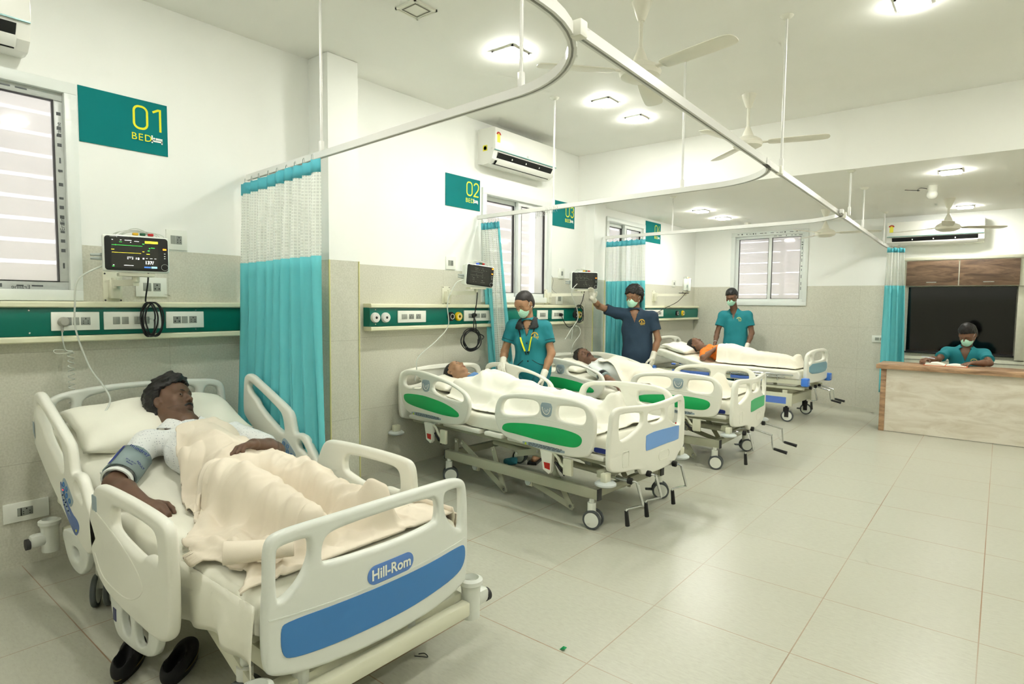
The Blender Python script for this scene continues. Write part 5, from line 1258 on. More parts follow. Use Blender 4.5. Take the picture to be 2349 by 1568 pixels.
def smooth_verts(Vv,Q,it=2,lam=.5):
    n=len(Vv)
    if n==0: return Vv
    E=np.concatenate([Q[:,[0,1]],Q[:,[1,2]],Q[:,[2,3]],Q[:,[3,0]]])
    for _ in range(it):
        S=np.zeros((n,3)); c=np.bincount(E[:,0],minlength=n)+np.bincount(E[:,1],minlength=n)
        for a in range(3): S[:,a]=np.bincount(E[:,0],Vv[E[:,1],a],n)+np.bincount(E[:,1],Vv[E[:,0],a],n)
        Vv=Vv+lam*(S/np.maximum(c,1)[:,None]-Vv)
    return Vv
def keep_largest(Vv,Q,minfrac=.03):
    """drop stray islands"""
    n=len(Vv); lab=np.arange(n)
    E=np.concatenate([Q[:,[0,1]],Q[:,[1,2]],Q[:,[2,3]],Q[:,[3,0]]])
    while True:
        new=lab.copy(); m=np.minimum(lab[E[:,0]],lab[E[:,1]]); np.minimum.at(new,E[:,0],m); np.minimum.at(new,E[:,1],m)
        new=new[new]
        if (new==lab).all(): break
        lab=new
    u,c=np.unique(lab,return_counts=True); good=u[c>=minfrac*n if minfrac<1 else c>=c.max()]
    mk=np.isin(lab,good); f=mk[Q[:,0]]; Q=Q[f]; used=np.unique(Q); mp=np.full(n,-1); mp[used]=np.arange(len(used))
    return Vv[used],mp[Q]
def sdf_obj(name,G,parent,m=None,mats=None,matfn=None,smooth=1,largest=False,minfrac=.02):
    Vv,Q=G.mesh()
    if len(Q)==0: print('EMPTY',name); return None
    Vv,Q=keep_largest(Vv,Q,2 if largest else minfrac)
    Vv=smooth_verts(Vv,Q,smooth)
    midx=None
    if matfn is not None: midx=matfn(Vv[Q].mean(1))
    return np_mesh(name,Vv,Q[:,::-1] if 0 else Q,parent,m,mats,midx)
def nrm(v): v=np.array(v,float); return v/np.linalg.norm(v)
def basis(f,u):
    """columns: left, forward, up"""
    f=nrm(f); u=np.array(u,float); u=nrm(u-f*(u@f)); l=np.cross(f,u)*-1
    # left = up x forward
    l=np.cross(u,f); return np.stack([l,f,u],1)
# ---------------------------------------------------------------- anatomy
def head(G,c,R,s=1.0,eyes='open',fat=0,jaw=1.0,fem=False):
    c=np.array(c,float); T=lambda x,y,z:c+R@(np.array([x,y,z])*s)
    E=lambda p,r,k=.015,op='u',Rl=None:G.ell(T(*p),np.array(r)*s,R if Rl is None else R@Rl,k,op,mg=.03)
    C=lambda a,b,ra,rb=None,k=.01,op='u':G.cap(T(*a),T(*b),ra*s,(rb or ra)*s,k,op,mg=.03)
    E((0,-.018,.032),(.074,.094,.082),k=.0)
    E((0,.012,-.012),(.066,.078,.080),k=.03)
    E((0,.030,-.052),(.056+fat*.5,.052,.056),k=.03)
    E((0,.056,-.092),(.026*jaw,.024,.020),k=.03)
    for sx in (-1,1):
        C((sx*.052,-.004,-.048),(sx*.020,.062,-.094),.016+fat*.4,.014,k=.025)   # jaw line
        E((sx*.042,.056,-.028),(.022,.020,.020),k=.02)                      # cheek
        C((sx*.012,.086,.020),(sx*.042,.074,.020),.009,.009,k=.014)          # brow
        E((sx*.040,.045,.010),(.014,.03,.03),k=.02)
    E((0,.062,.040),(.050,.028,.036),k=.03)                                  # forehead
    for sx in (-1,1): E((sx*.031,.098,.000),(.018,.018,.0125),k=.014,op='s')    # sockets
    for sx in (-1,1):
        if eyes=='open':
            E((sx*.031,.0765,.000),(.0145,.0145,.0125),k=.003)
            E((sx*.031,.093,-.0005),(.0135,.010,.0036),k=.002,op='s')
        else:
            E((sx*.031,.0765,-.001),(.0150,.0145,.0125),k=.004)
            C((sx*.044,.086,-.007),(sx*.019,.090,-.007),.0012,k=.002,op='s')
    C((0,.084,.012),(0,.103,-.024),.0075,.0105,k=.012)                        # nose bridge
    E((0,.105,-.030),(.012,.011,.009),k=.008)
    for sx in (-1,1):
        E((sx*.0125,.095,-.034),(.0085,.010,.008),k=.007)
        E((sx*.0065,.101,-.040),(.0032,.0045,.004),k=.002,op='s')
    E((0,.080,-.064),(.027,.018,.018),k=.014)                                 # muzzle
    C((-.017,.089,-.062),(.017,.089,-.062),.0052,k=.005); C((-.005,.094,-.060),(.005,.094,-.060),.0050,k=.006)
    C((-.014,.089,-.072),(.014,.089,-.072),.0064,k=.006)
    C((-.023,.092,-.0665),(.023,.092,-.0665),.0016,k=.003,op='s')
    C((-.015,.091,-.084),(.015,.091,-.084),.004,k=.010,op='s')
    for sx in (-1,1):                                                        # ears
        th=.35*sx; Re=np.array([[math.cos(th),-math.sin(th),0],[math.sin(th),math.cos(th),0],[0,0,1]])
        E((sx*.076,-.008,-.006),(.0075,.019,.031),k=.006,Rl=Re)
        E((sx*.083,-.006,-.002),(.0050,.011,.018),k=.003,op='s',Rl=Re)
        E((sx*.075,.006,-.014),(.005,.005,.007),k=.004)
def head_regions(c,R,s=1.0):
    """function giving head-local coordinates"""
    c=np.array(c,float)
    return lambda P:((P-c)@R)/s
def eyeballs(parent,c,R,s,m1,m2,look=(0,1,0)):
    c=np.array(c,float)
    for sx in (-1,1):
        p=c+R@(np.array([sx*.031,.0768,-.0005])*s)
        e=MB().sph(p,.0122*s,n=12).build('eye',m1,parent,sharp=180)
        l=nrm(look); q=p+R@(l*.0092*s)
        MB().sph(q,.0046*s,n=8).build('iris',m2,e,sharp=180)
def hand(G,w,d,n,thumb,size=1.0,curl=(.5,.6,.65,.7),spread=.0,r=.0084,tcurl=.3,k=.004):
    """w wrist, d towards the fingers, n palm normal, thumb=+1/-1 side"""
    w=np.array(w,float); d=nrm(d); n=np.array(n,float); n=nrm(n-d*(n@d)); sd=np.cross(d,n)*thumb; z=size
    Rm=np.stack([sd,d,n],1)
    G.ell(w+d*.048*z+sd*.002*z,(.039*z,.050*z,.0155*z),Rm,.02,mg=.03)
    G.cap(w+sd*.012*z,w+d*.075*z+sd*.024*z,.015*z,.0115*z,.012,mg=.03); G.cap(w-sd*.012*z,w+d*.070*z-sd*.024*z,.015*z,.0115*z,.012,mg=.03)
    G.ell(w+d*.035*z+sd*.026*z+n*.008*z,(.016*z,.032*z,.015*z),Rm,.012,mg=.03)
    offs=(.029,.0098,-.0095,-.028); ln=(.92,1.02,.95,.76); base=(.086,.091,.087,.078)
    for i in range(4):
        p=w+d*base[i]*z+sd*offs[i]*z; a=curl[i]*.55; L=ln[i]*z
        dd=nrm(d+sd*spread*(1.5-i)*.3)
        ang=0
        for j,(l,rr) in enumerate(((.042,1.0),(.026,.92),(.021,.82))):
            ang+=a*(1.0 if j==0 else 1.25)
            v=dd*math.cos(ang)+n*math.sin(ang); q=p+v*l*L
            G.cap(p,q,r*rr*z,r*(rr-.1)*z,k if j else .008,mg=.02); p=q
    p=w+d*.030*z+sd*.034*z; v=nrm(d*.72+sd*.62+n*.25)
    for l,rr in ((.036,1.25),(.030,1.1),(.024,.98)):
        q=p+v*l*z; G.cap(p,q,r*rr*z,r*rr*.93*z,.006,mg=.02); p=q; v=nrm(v+d*tcurl*.6-sd*tcurl*.55+n*tcurl*.4)
def torso(G,J,o=0,k=.05,fat=0,fem=False,low=True):
    L,Fw,U=J['L'],J['F'],J['U']; R=np.stack([L,Fw,U],1)
    pel,ch=np.array(J['pelvis'],float),np.array(J['chest'],float); sl,sr=np.array(J['shL'],float),np.array(J['shR'],float); nk=np.array(J['neck'],float)
    U2=nrm(nk-pel); R2=basis(Fw,U2)
    w=np.linalg.norm(sl-sr)/2
    if low: G.ell(pel,(.150+fat*.5+o,.105+fat+o,.13),R2,.0,mg=.1)
    G.ell((pel+ch)/2+Fw*fat*.6,(.125+fat*.6+o+(-.008 if fem else 0),.092+fat*1.2+o,.17),R2,k,mg=.1)
    G.ell(ch,(w*.80+o+fat*.3,.105+fat*.5+o,.155+o*.5),R2,k,mg=.1)
    if fem:
        for s in (-1,1): G.ell(ch+Fw*.075+L*.07*s-U2*.01,(.058+o,.05+o,.055+o),R2,.04,mg=.08)
    mid=(sl+sr)/2
    G.cap(sl-L*.01,sr+L*.01,.052+o,None,k,mg=.08)
    G.cap(ch+U2*.05,mid+U2*.01,.085+o,.05+o,k,mg=.08)
def limb(G,a,b,c,ra,rb,rc,o=0,k=.02,mus=1.0):
    """shoulder-elbow-wrist or hip-knee-ankle with tapering bellies"""
    a,b,c=[np.array(x,float) for x in (a,b,c)]
    G.cap(a,b,ra+o,rb+o,k); G.cap(b,b+(c-b)*.35,rb+o,rb*1.02*mus+o,k); G.cap(b+(c-b)*.35,c,rb*1.02*mus+o,rc+o,k)
def fold_noise(seed,amp,fr,dirs=None):
    rnd=np.random.RandomState(seed); N=9
    K=rnd.normal(size=(N,3)); K/=np.linalg.norm(K,axis=1)[:,None]; K*=rnd.uniform(.6,1.4,(N,1))*fr
    if dirs is not None: K*=np.array(dirs)[None,:]
    ph=rnd.uniform(0,6.28,N)
    def fn(X,Y,Z):
        t=0
        for q,p in zip(K,ph):
            s_=np.sin(X*q[0]+Y*q[1]+Z*q[2]+p+1.5*np.sin((X*q[1]-Y*q[2]+Z*q[0])*.35)); t=t+(1-np.abs(s_))
        return (t/N-.36)*-amp*2.2
    return fn
SKM=dict(bump=.10,bscale=260,spec=.4)
HAIRM=mat('hair_black',(.075,.065,.06),.45,spec=.5,bump=.7,bscale=190,stretch=(1,1,.35)); HAIRG=mat('hair_dark',(.11,.09,.08),.5,bump=.5,bscale=160)
EYEW=mat('eye_white',(.62,.57,.51),.25); IRIS=mat('iris_dark',(.05,.03,.02),.15)
def skin_set(tag_,col):
    c=col; lip=(c[0]*.80,c[1]*.66,c[2]*.66); dk=(c[0]*.90,c[1]*.895,c[2]*.90)
    m=[mat('skin_'+tag_,c,.48,noise=.10,nscale=22,**SKM),mat('lips_'+tag_,lip,.42,**SKM),mat('stubble_'+tag_,dk,.55,noise=.18,nscale=240,**SKM)]
    return m
def face_matfn(c,R,s,lips=True,beard=False):
    loc_=head_regions(c,R,s)
    def fn(P):
        q=loc_(P); x,y,z=q.T; m=np.zeros(len(P),int)
        if beard:
            b=(y>.0)&(z<-.052)&(z>-.12)&(np.abs(x)<.075)&(y+ -.35*(z+.05)>.015); m[b]=2
        if lips:
            l=(y>.070)&(((x/.0235)**2+((z+.0665)/.0115)**2)<1); m[l]=1
        return m
    return fn
def hair_cap(parent,c,R,s,m,vol=.012,front=.052,side=-.01,back=-.075,curl=.004,cf=90,seed=2,h=.004,top=0,sweep=0,name='hair'):
    c=np.array(c,float); rr=.16*s
    lo=c-rr*1.0; hi=c+rr*1.0
    G=SDF(*[np.arange(lo[i],hi[i],h) for i in range(3)])
    T=lambda x,y,z:c+R@(np.array([x,y,z])*s)
    G.ell(T(0,-.020,.034),np.array((.076+vol,.096+vol,.084+vol+top*.5))*s,R,0,mg=.2)
    if top: G.ell(T(sweep,.020,.070+top),np.array((.062,.070,.045+top))*s,R,.03,mg=.2)
    G.ell(T(0,-.045,-.02),np.array((.070+vol*.7,.064+vol*.5,.07))*s,R,.03,mg=.2)
    X=G.c[0][:,None,None];Y=G.c[1][None,:,None];Z=G.c[2][None,None,:]
    q=[(X-c[0])*R[0,i]+(Y-c[1])*R[1,i]+(Z-c[2])*R[2,i] for i in range(3)]
    x,y,z=[a/s for a in q]
    # hairline: keep above a surface falling from forehead to the nape
    jag=.004*np.sin(x*260+y*90)+.003*np.sin(x*120+2)
    line=np.where(y>.02,front+ (y-.02)*.25-np.abs(x)*.10, np.where(y>-.005,side+(y+.005)*2.6*((front-side)/.065), np.maximum(back,side+(y+.005)*1.6)))+jag
    cut=(line-z)*s
    G.F=np.maximum(G.F,cut.astype(np.float32))
    if curl: G.add(fold_noise(seed,curl*s,cf/s))
    for sx in (-1,1): G.ell(T(sx*.088,-.002,-.014),np.array((.030,.024,.034))*s,R,.004,'s',mg=.05)
    return sdf_obj(name,G,parent,m,smooth=1)
def face_mask(parent,c,R,s,m,strapm):
    """surgical mask over nose and mouth"""
    c=np.array(c,float); lo=c-.16*s; hi=c+.16*s; G=SDF(*[np.arange(lo[i],hi[i],.0035) for i in range(3)])
    T=lambda x,y,z:c+R@(np.array([x,y,z])*s)
    G.ell(T(0,.030,-.052),np.array((.064,.074,.060))*s,R,0,mg=.3); G.ell(T(0,.095,-.035),np.array((.014,.020,.022))*s,R,.03,mg=.3); G.ell(T(0,.068,-.085),np.array((.036,.034,.028))*s,R,.03,mg=.3)
    X=G.c[0][:,None,None];Y=G.c[1][None,:,None];Z=G.c[2][None,None,:]
    q=[((X-c[0])*R[0,i]+(Y-c[1])*R[1,i]+(Z-c[2])*R[2,i])/s for i in range(3)]
    x,y,z=q
    G.F=np.maximum(G.F,((.006-y)*s).astype(np.float32)); G.F=np.maximum(G.F,((z+.004+ .9*np.abs(x)**1.5)*s).astype(np.float32)); G.F=np.maximum(G.F,((-.112-z)*s).astype(np.float32))
    G.F=G.F+(.0012*s*np.cos(z*2*PI/.017)).astype(np.float32)
    o=sdf_obj('face_mask',G,parent,m,smooth=1)
    b=MB()
    for sx in (-1,1):
        b.tube([T(sx*.056,.040,-.028),T(sx*.072,.018,-.006),T(sx*.080,-.004,.018),T(sx*.080,-.022,.010)],.0016,n=5)
        b.tube([T(sx*.050,.045,-.088),T(sx*.068,.015,-.05),T(sx*.078,-.018,-.030),T(sx*.082,-.024,.0)],.0016,n=5)
    b.build('ear_loop',strapm,o); return o
def brow_moustache(parent,c,R,s,m,moust=True,brows=True,my=0):
    T=lambda x,y,z:np.array(c,float)+R@(np.array([x,y,z])*s)
    b=MB()
    if brows:
        for sx in (-1,1): b.tube([T(sx*a,bb,cc) for a,bb,cc in ((.014,.0955,.018),(.024,.0940,.0225),(.036,.0865,.0235),(.046,.0755,.019))],[.0022*s,.0034*s,.0032*s,.0016*s],n=8)
        b.build('eyebrows',m,parent)
    if moust:
        b=MB(); b.tube([T(*p) for p in ((-.030,.080,-.068),(-.024,.088,-.060),(-.012,.0965,-.0515),(0,.099,-.050),(.012,.0965,-.0515),(.024,.088,-.060),(.030,.080,-.068))],[.003*s,.0052*s,.0062*s,.0045*s,.0062*s,.0052*s,.003*s],n=8)
        b.build('moustache',m,parent)
def person_root(label,B=None,loc=(0,0,0),rz=0):
    if B: return thing('person',label,'person',(B[0][0],B[0][1],0),B[1])
    return thing('person',label,'person',loc,rz)
A=np.array
def mkJ(**k):
    J={a:A(b,float) for a,b in k.items()}
    U=nrm(J['neck']-J['pelvis']); L=nrm(J['shL']-J['shR']); L=nrm(L-U*(L@U)); J['L']=L; J['U']=U; J['F']=np.cross(L,U)*-1 if False else np.cross(U,L)*-1
    return J
# with left x forward = ... left=up x forward -> forward = left x up
def fixF(J): J['F']=np.cross(J['L'],J['U']); return J
GLOVE=mat('glove_latex',(.90,.89,.83),.45,bump=.2,bscale=90); MASKM=mat('mask_mint',(.74,.93,.83),.75,bump=.1,bscale=300); STRAP=mat('mask_loop_white',(.93,.95,.93),.6)
# ============================================================ patient in the nearest bed
def patient_near():
    t=person_root('man with a moustache lying in the nearest bed, arm cuff on, looking aside',B1)
    H=A([.425,.012,.89]); R=basis([.72,.50,.44],[-.64,-.08,.66]); s=1.12
    sk=skin_set('deep',(.41,.305,.235))
    J=fixF(mkJ(pelvis=(1.22,.0,.60),chest=(.84,.0,.70),neck=(.60,.01,.785),shL=(.745,.205,.725),shR=(.655,-.195,.735)))
    xs=axis_coords([(.20,.60,.0034),(.60,1.40,.0045),(1.40,2.20,.014)]); ys=axis_coords([(-.56,.14,.0038),(.14,.40,.006)]); zs=axis_coords([(.50,.80,.0042),(.80,1.05,.0034)])
    G=SDF(xs,ys,zs)
    torso(G,J,0,.06,fat=.005); 
    G.cap(J['neck'],H+R@A([0,-.02,-.05]),.074,.066,.04); G.cap(J['neck']+A([-.03,0,-.02]),H+R@A([0,-.0,-.08]),.074,.062,.05)
    elR,wrR=A([.865,-.405,.625]),A([1.135,-.375,.585]); elL,wrL=A([1.05,.265,.68]),A([1.175,.085,.765])
    limb(G,J['shR'],elR,wrR,.055,.042,.028,mus=1.08); limb(G,J['shL'],elL,wrL,.055,.044,.029,mus=1.1)
    limb(G,(1.24,-.09,.60),(1.62,-.12,.635),(1.98,-.10,.585),.075,.05,.035); limb(G,(1.24,.09,.60),(1.62,.12,.61),(1.98,.10,.585),.075,.05,.035)
    for v in (-.10,.10): G.cap((1.99,v,.585),(2.03,v*1.2,.65),.035,.025,.03)
    hand(G,wrR,(.97,.14,-.06),(.05,.1,-1),1,1.06,(1.1,1.2,1.3,1.4),tcurl=.8,r=.0098)
    hand(G,wrL,(.34,-.90,.08),(.25,.20,-.95),-1,1.04,(1.0,1.15,1.25,1.35),tcurl=.7,r=.0098)
    head(G,H,R,s,'open',fat=.014,jaw=1.2)
    sdf_obj('body',G,t,mats=sk,matfn=face_matfn(H,R,s,True,True),smooth=1,largest=True)
    eyeballs(t,H,R,s,EYEW,IRIS,look=(-.5,1,-.05))
    hair_cap(t,H,R,s,HAIRM,vol=.014,front=.060,side=-.022,back=-.09,curl=.014,cf=80,seed=4,h=.0034,top=.020,sweep=.01)
    brow_moustache(t,H,R,s,HAIRM)
    # shirt
    SH=mat('shirt_white_print',(.90,.91,.90),.8,bump=.1,bscale=200); nt=SH.node_tree; b=nt.nodes['Principled BSDF']
    tc=nt.nodes.new('ShaderNodeTexCoord'); vo=nt.nodes.new('ShaderNodeTexVoronoi'); vo.inputs['Scale'].default_value=85; vo.inputs['Randomness'].default_value=.35; nt.links.new(tc.outputs['Object'],vo.inputs['Vector'])
    nt.links.new(mix_col(nt,math_node(nt,'MULTIPLY',math_node(nt,'LESS_THAN',vo.outputs['Distance'],.2),.7),(.90,.91,.90),(.55,.57,.62)),b.inputs['Base Color'])
    G=SDF(axis_coords([(.52,1.35,.0052)]),axis_coords([(-.5,.42,.0052)]),axis_coords([(.52,.95,.0052)]))
    torso(G,J,.010,.06,fat=.010)
    mR=J['shR']+(elR-J['shR'])*.70; mL=J['shL']+(elL-J['shL'])*.72
    G.cap(J['shR'],mR,.068,.064,.03); G.cap(J['shL'],mL,.068,.068,.03)
    G.cap(J['neck']+A([-.01,0,-.02]),J['neck']+A([.04,0,-.03]),.078,.082,.03)
    G.add(fold_noise(5,.0055,38))
    G.cap(H+R@A([0,-.01,-.05]),J['neck']+A([.005,.01,.02]),.071,.066,.004,'s',mg=.08)
    G.plane(mR,mR-J['shR']-A([0,0,0]),0) if 0 else None
    sdf_obj('shirt',G,t,SH,smooth=1)
    c=MB(); nk=J['neck']
    for sg,pts in ((1,[(.585,.085,.815),(.63,.078,.835),(.68,.047,.83),(.715,.005,.80)]),(-1,[(.565,-.075,.82),(.61,-.075,.84),(.665,-.047,.835),(.715,.0,.80)])):
        P=catmull(pts,5); vs=[];fs=[]
        for i,p in enumerate(P):
            f=i/(len(P)-1); o=Vector((.25,sg*.75,-.1)).normalized()*(.045*math.sin(PI*min(1,f*.8+.25))+.012)
            vs+=[p,p+o+Vector((0,0,-.028)),p+o+Vector((0,0,-.033)),p+Vector((0,0,-.008))]
        n=len(P)
        for i in range(n-1):
            for j in range(4): fs.append((i*4+j,(i+1)*4+j,(i+1)*4+(j+1)%4,i*4+(j+1)%4))
        fs+=[(0,1,2,3),((n-1)*4+3,(n-1)*4+2,(n-1)*4+1,(n-1)*4)]; c.add(vs,fs)
    c.build('collar',SH,t)
    # cuff around the upper arm (a thing held by the arm)
    CUF=mat('cuff_grey',(.55,.62,.62),.6,bump=.1,bscale=300); CUB=mat('cuff_blue',(.16,.22,.52),.6)
    k=thing('arm_cuff','grey blood pressure cuff with a blue band on the man\'s upper arm','pressure cuff',(B1[0][0],B1[0][1],0),0)
    a=Vector(J['shR'].tolist()); b_=Vector(elR.tolist()); d=(b_-a).normalized(); p0=a+d*.13; p1=a+d*.265
    mb=MB(); M,L=axis_mat(p0,p1); n=40; vs=[];fs=[]
    for j in range(7):
        z=L*j/6
        for i in range(n): 
            ang=2*PI*i/n; r=.074+.002*math.sin(3*ang+j)-.004*(j/6); vs.append(M@Vector((r*math.cos(ang),r*math.sin(ang),z)))
    fs=[(j*n+i,j*n+(i+1)%n,(j+1)*n+(i+1)%n,(j+1)*n+i) for j in range(6) for i in range(n)]
    mb.add(vs,fs); o=mb.build('sleeve',CUF,k,sharp=180); so=o.modifiers.new('t','SOLIDIFY'); so.thickness=.006; so.offset=0
    # visible flap facing the camera: band, lettering
    cam=Vector((3.92,-1.335,1.45)); mid=(p0+p1)/2; nv=(cam-mid); nv=(nv-d*nv.dot(d)).normalized(); sv=d.cross(nv).normalized()
    def onc(an,al,r=.0795): v=nv*math.cos(an)+sv*math.sin(an); return p0+d*al+v*r
    def patch(mb,a0,a1,l0,l1,r=.0795,n=10):
        vs=[];
        for i in range(n+1):
            an=a0+(a1-a0)*i/n; vs+=[onc(an,l0,r),onc(an,l1,r)]
        mb.add(vs,[(2*i,2*i+2,2*i+3,2*i+1) for i in range(n)])
    mb=MB(); patch(mb,-1.25,1.0,-.006,.142,.0785,24); f=mb.build('flap',CUF,k,sharp=180); f.modifiers.new('t','SOLIDIFY').thickness=.003
    # edge band runs along the arm on the far side in view
    side=1 if (sv.dot(Vector((-.35,-.93,0)))>0) else -1
    mb=MB(); patch(mb,side*.98,side*1.16,-.004,.140,.0808,6); mb.build('blue_band',CUB,f,sharp=180)
    FM=frame(onc(-side*.1,.022,.0822),-side*sv,-d)
    text_mesh('cuff_lettering','mindray',.030,frame(onc(side*.05,.020,.0822),-side*sv,-d),f,CUB)
    text_mesh('cuff_lettering','ADULT',.017,frame(onc(-side*.50,.090,.0815),(-side*sv)*math.cos(.5)+(-nv)*math.sin(.5),-d),f,CUB)
    text_mesh('cuff_lettering','27 to 35 cm',.010,frame(onc(side*.05,.108,.0822),-side*sv,-d),f,CUB)
    text_mesh('cuff_lettering','Bladder',.010,frame(onc(side*.05,.122,.0822),-side*sv,-d),f,CUB)
    mb=MB(); M2,_=axis_mat(p1+d*.012,p1+d*.03); mb.lathe([(.066,0),(.068,.008),(.066,.018),(.058,.018),(.058,0)],M2,n=28); mb.build('sleeve_edge',STRAP,k)
    return J,(elL,wrL)
# ============================================================ patients in the other beds
def patient(B,label,H,f,u,s,skin,J,armR,hair,shirtm,eyes,hz=.005,curlR=None,extra=None,zl=None,fem=False,beard=False,armL=None,handpose=None):
    t=person_root(label,B); H=A(H,float); R=basis(f,u); sk=skin
    J=fixF(mkJ(**J)); z0=min(J['pelvis'][2],J['shL'][2])-.2
    xs=axis_coords([(H[0]-.22,H[0]+.55,hz),(H[0]+.55,2.12,.016)]); ys=axis_coords([(-.5,.4,hz*1.2)]); zs=axis_coords([(z0,H[2]+.2,hz)])
    G=SDF(xs,ys,zs); torso(G,J,0,.06,fem=fem); G.cap(J['neck'],H+R@A([0,-.02,-.05])*s,.058,.052,.04)
    zf=zl or (J['pelvis'][2])
    for v in (-.09,.09):
        limb(G,J['pelvis']+A([.02,v,0]),(J['pelvis'][0]+.42,v*1.1,zf),(min(1.86,J['pelvis'][0]+.78),v*.8,zf-.05),.07,.048,.034); G.cap((min(1.86,J['pelvis'][0]+.78),v*.8,zf-.04),(min(1.90,J['pelvis'][0]+.80),v*.45,zf+.03),.034,.024,.03)
    if armR is not None:
        limb(G,J['shR'],armR[0],armR[1],.047,.036,.025); hand(G,armR[1],armR[2],armR[3],1,.98,(.7,.8,.9,1.0),r=.0095)
    else: limb(G,J['shR'],J['shR']+A([.27,.0,-.06]),J['shR']+A([.5,.03,-.09]),.040,.030,.022)
    if armL is not None:
        limb(G,J['shL'],armL[0],armL[1],.047,.036,.025); hand(G,armL[1],armL[2],armL[3],-1,.98,(.7,.8,.9,1.0),r=.0095)
    else: limb(G,J['shL'],J['shL']+A([.27,.0,-.06]),J['shL']+A([.5,-.03,-.09]),.040,.030,.022)
    head(G,H,R,s,eyes,fem=fem)
    sdf_obj('body',G,t,mats=sk,matfn=face_matfn(H,R,s,True,beard),smooth=1,largest=True)
    if eyes=='open': eyeballs(t,H,R,s,EYEW,IRIS)
    hair_cap(t,H,R,s,hair[0],**hair[1])
    brow_moustache(t,H,R,s,HAIRG,moust=beard)
    G=SDF(axis_coords([(J['neck'][0]-.12,1.25,.007)]),axis_coords([(-.42,.40,.007)]),axis_coords([(z0,H[2]+.15,.007)]))
    torso(G,J,.010,.06,fem=fem)
    for sh,el,q,rr in ((J['shR'],(armR[0] if armR is not None else J['shR']+A([.27,0,-.07])),.62,.058 if armR is not None else .046),(J['shL'],J['shL']+A([.27,0,-.07]),.62,.046)):
        G.cap(sh,A(sh)+(A(el)-A(sh))*q,rr,rr-.004,.03)
    G.cap(J['neck'],J['neck']+J['U']*-.03,.07,.08,.03)
    G.add(fold_noise(7,.004,40)); G.cap(H+R@A([0,-.01,-.05])*s,J['neck']+J['F']*.02,.062,.060,.004,'s',mg=.08)
    sdf_obj('blouse' if fem else 'shirt',G,t,shirtm,smooth=1)
    if extra: extra(t,J,H,R)
    return J,t
def people_beds():
    m2=skin_set('tan',(.66,.51,.39)); m3=skin_set('brown',(.47,.345,.27)); m4=skin_set('umber',(.48,.35,.27))
    out={}
    out[2],_=patient(B2,'short haired man covered to the chin in the bed with the blue foot panel',(.20,.0,.825),(.32,.20,.91),(-.93,.05,.35),.98,m2,
      dict(pelvis=(1.08,0,.68),chest=(.66,0,.735),neck=(.40,0,.775),shL=(.48,.19,.74),shR=(.48,-.19,.74)),None,(HAIRM,dict(vol=.004,front=.055,side=-.02,back=-.075,curl=.0015,cf=120,h=.0045)),mat('shirt_blue',(.35,.52,.72),.8),'open')
    def cuff3(t,J,H,R):
        k=thing('arm_cuff','black and grey pressure cuff below the striped white sleeve','pressure cuff',(B3[0][0],B3[0][1],0),B3[1])
        a=Vector((.62,-.20,.765)); b=Vector((.86,-.30,.69)); d=(b-a).normalized(); 
        for q0,q1,r,m,n in ((.15,.235,.060,mat('cuff_grey',(.55,.62,.62),.6),'sleeve'),(.165,.220,.0615,BLK,'black_band')):
            M,L=axis_mat(a+d*q0,a+d*q1); MB().lathe([(r-.006,0),(r,.004),(r,L-.004),(r-.006,L)],M,n=28).build(n,m,k)
        s=MB()
        for o in (-.5,-.1):
            v=Vector((math.sin(o)*.2,-math.cos(o),math.sin(o)+.55)).normalized(); v=(v-d*v.dot(d)).normalized()
            s.tube([a+d*(x)+v*.0625 for x in (0,.05,.1,.14)],.004,n=6)
        s.build('sleeve_stripe',CABK,t)
    out[3],_=patient(B3,'sleeping man with a beard and a black striped sleeve, third bed',(.34,.08,.855),(.42,-.50,.76),(-.88,.0,.48),.98,m3,
      dict(pelvis=(1.12,0,.69),chest=(.78,0,.745),neck=(.53,.04,.80),shL=(.62,.19,.765),shR=(.62,-.20,.765)),(A([.86,-.30,.69]),A([1.03,-.40,.645]),(.7,-.6,-.3),(0,-.3,-1)),(HAIRM,dict(vol=.016,front=.05,side=-.02,back=-.085,curl=.009,cf=75,seed=9,h=.0045)),mat('shirt_pale',(.88,.90,.88),.8),'closed',extra=cuff3,beard=True)
    def fem4(t,J,H,R):
        e=MB(); e.sph(H+R@A([-.078,.0,-.036]),.006,n=8); e.build('earring',mat('gold',(.85,.62,.2),.25,metal=1),t)
        e=MB(); M,_=axis_mat((.80,-.10,.835),(.82,-.075,.85)); e.lathe([(.030,-.003),(.033,0),(.030,.003)],M,n=20); e.build('bangle',mat('gold',(.85,.62,.2),.25,metal=1),t)
    out[4],_=patient(B4,'woman in an orange blouse lying with a hand on her stomach in the far bed',(.455,.04,.875),(.42,.05,.89),(-.92,.0,.38),.95,m4,
      dict(pelvis=(1.28,0,.735),chest=(.88,0,.775),neck=(.64,.02,.825),shL=(.72,.17,.79),shR=(.70,-.17,.785)),(A([.74,-.30,.72]),A([.84,-.09,.855]),(.4,.85,.1),(.1,0,-1)),(HAIRM,dict(vol=.006,front=.045,side=-.03,back=-.10,curl=.0015,cf=60,h=.0045)),mat('blouse_orange',(.96,.50,.14),.8,noise=.18,nscale=60),'open',fem=True,extra=fem4)
    return out
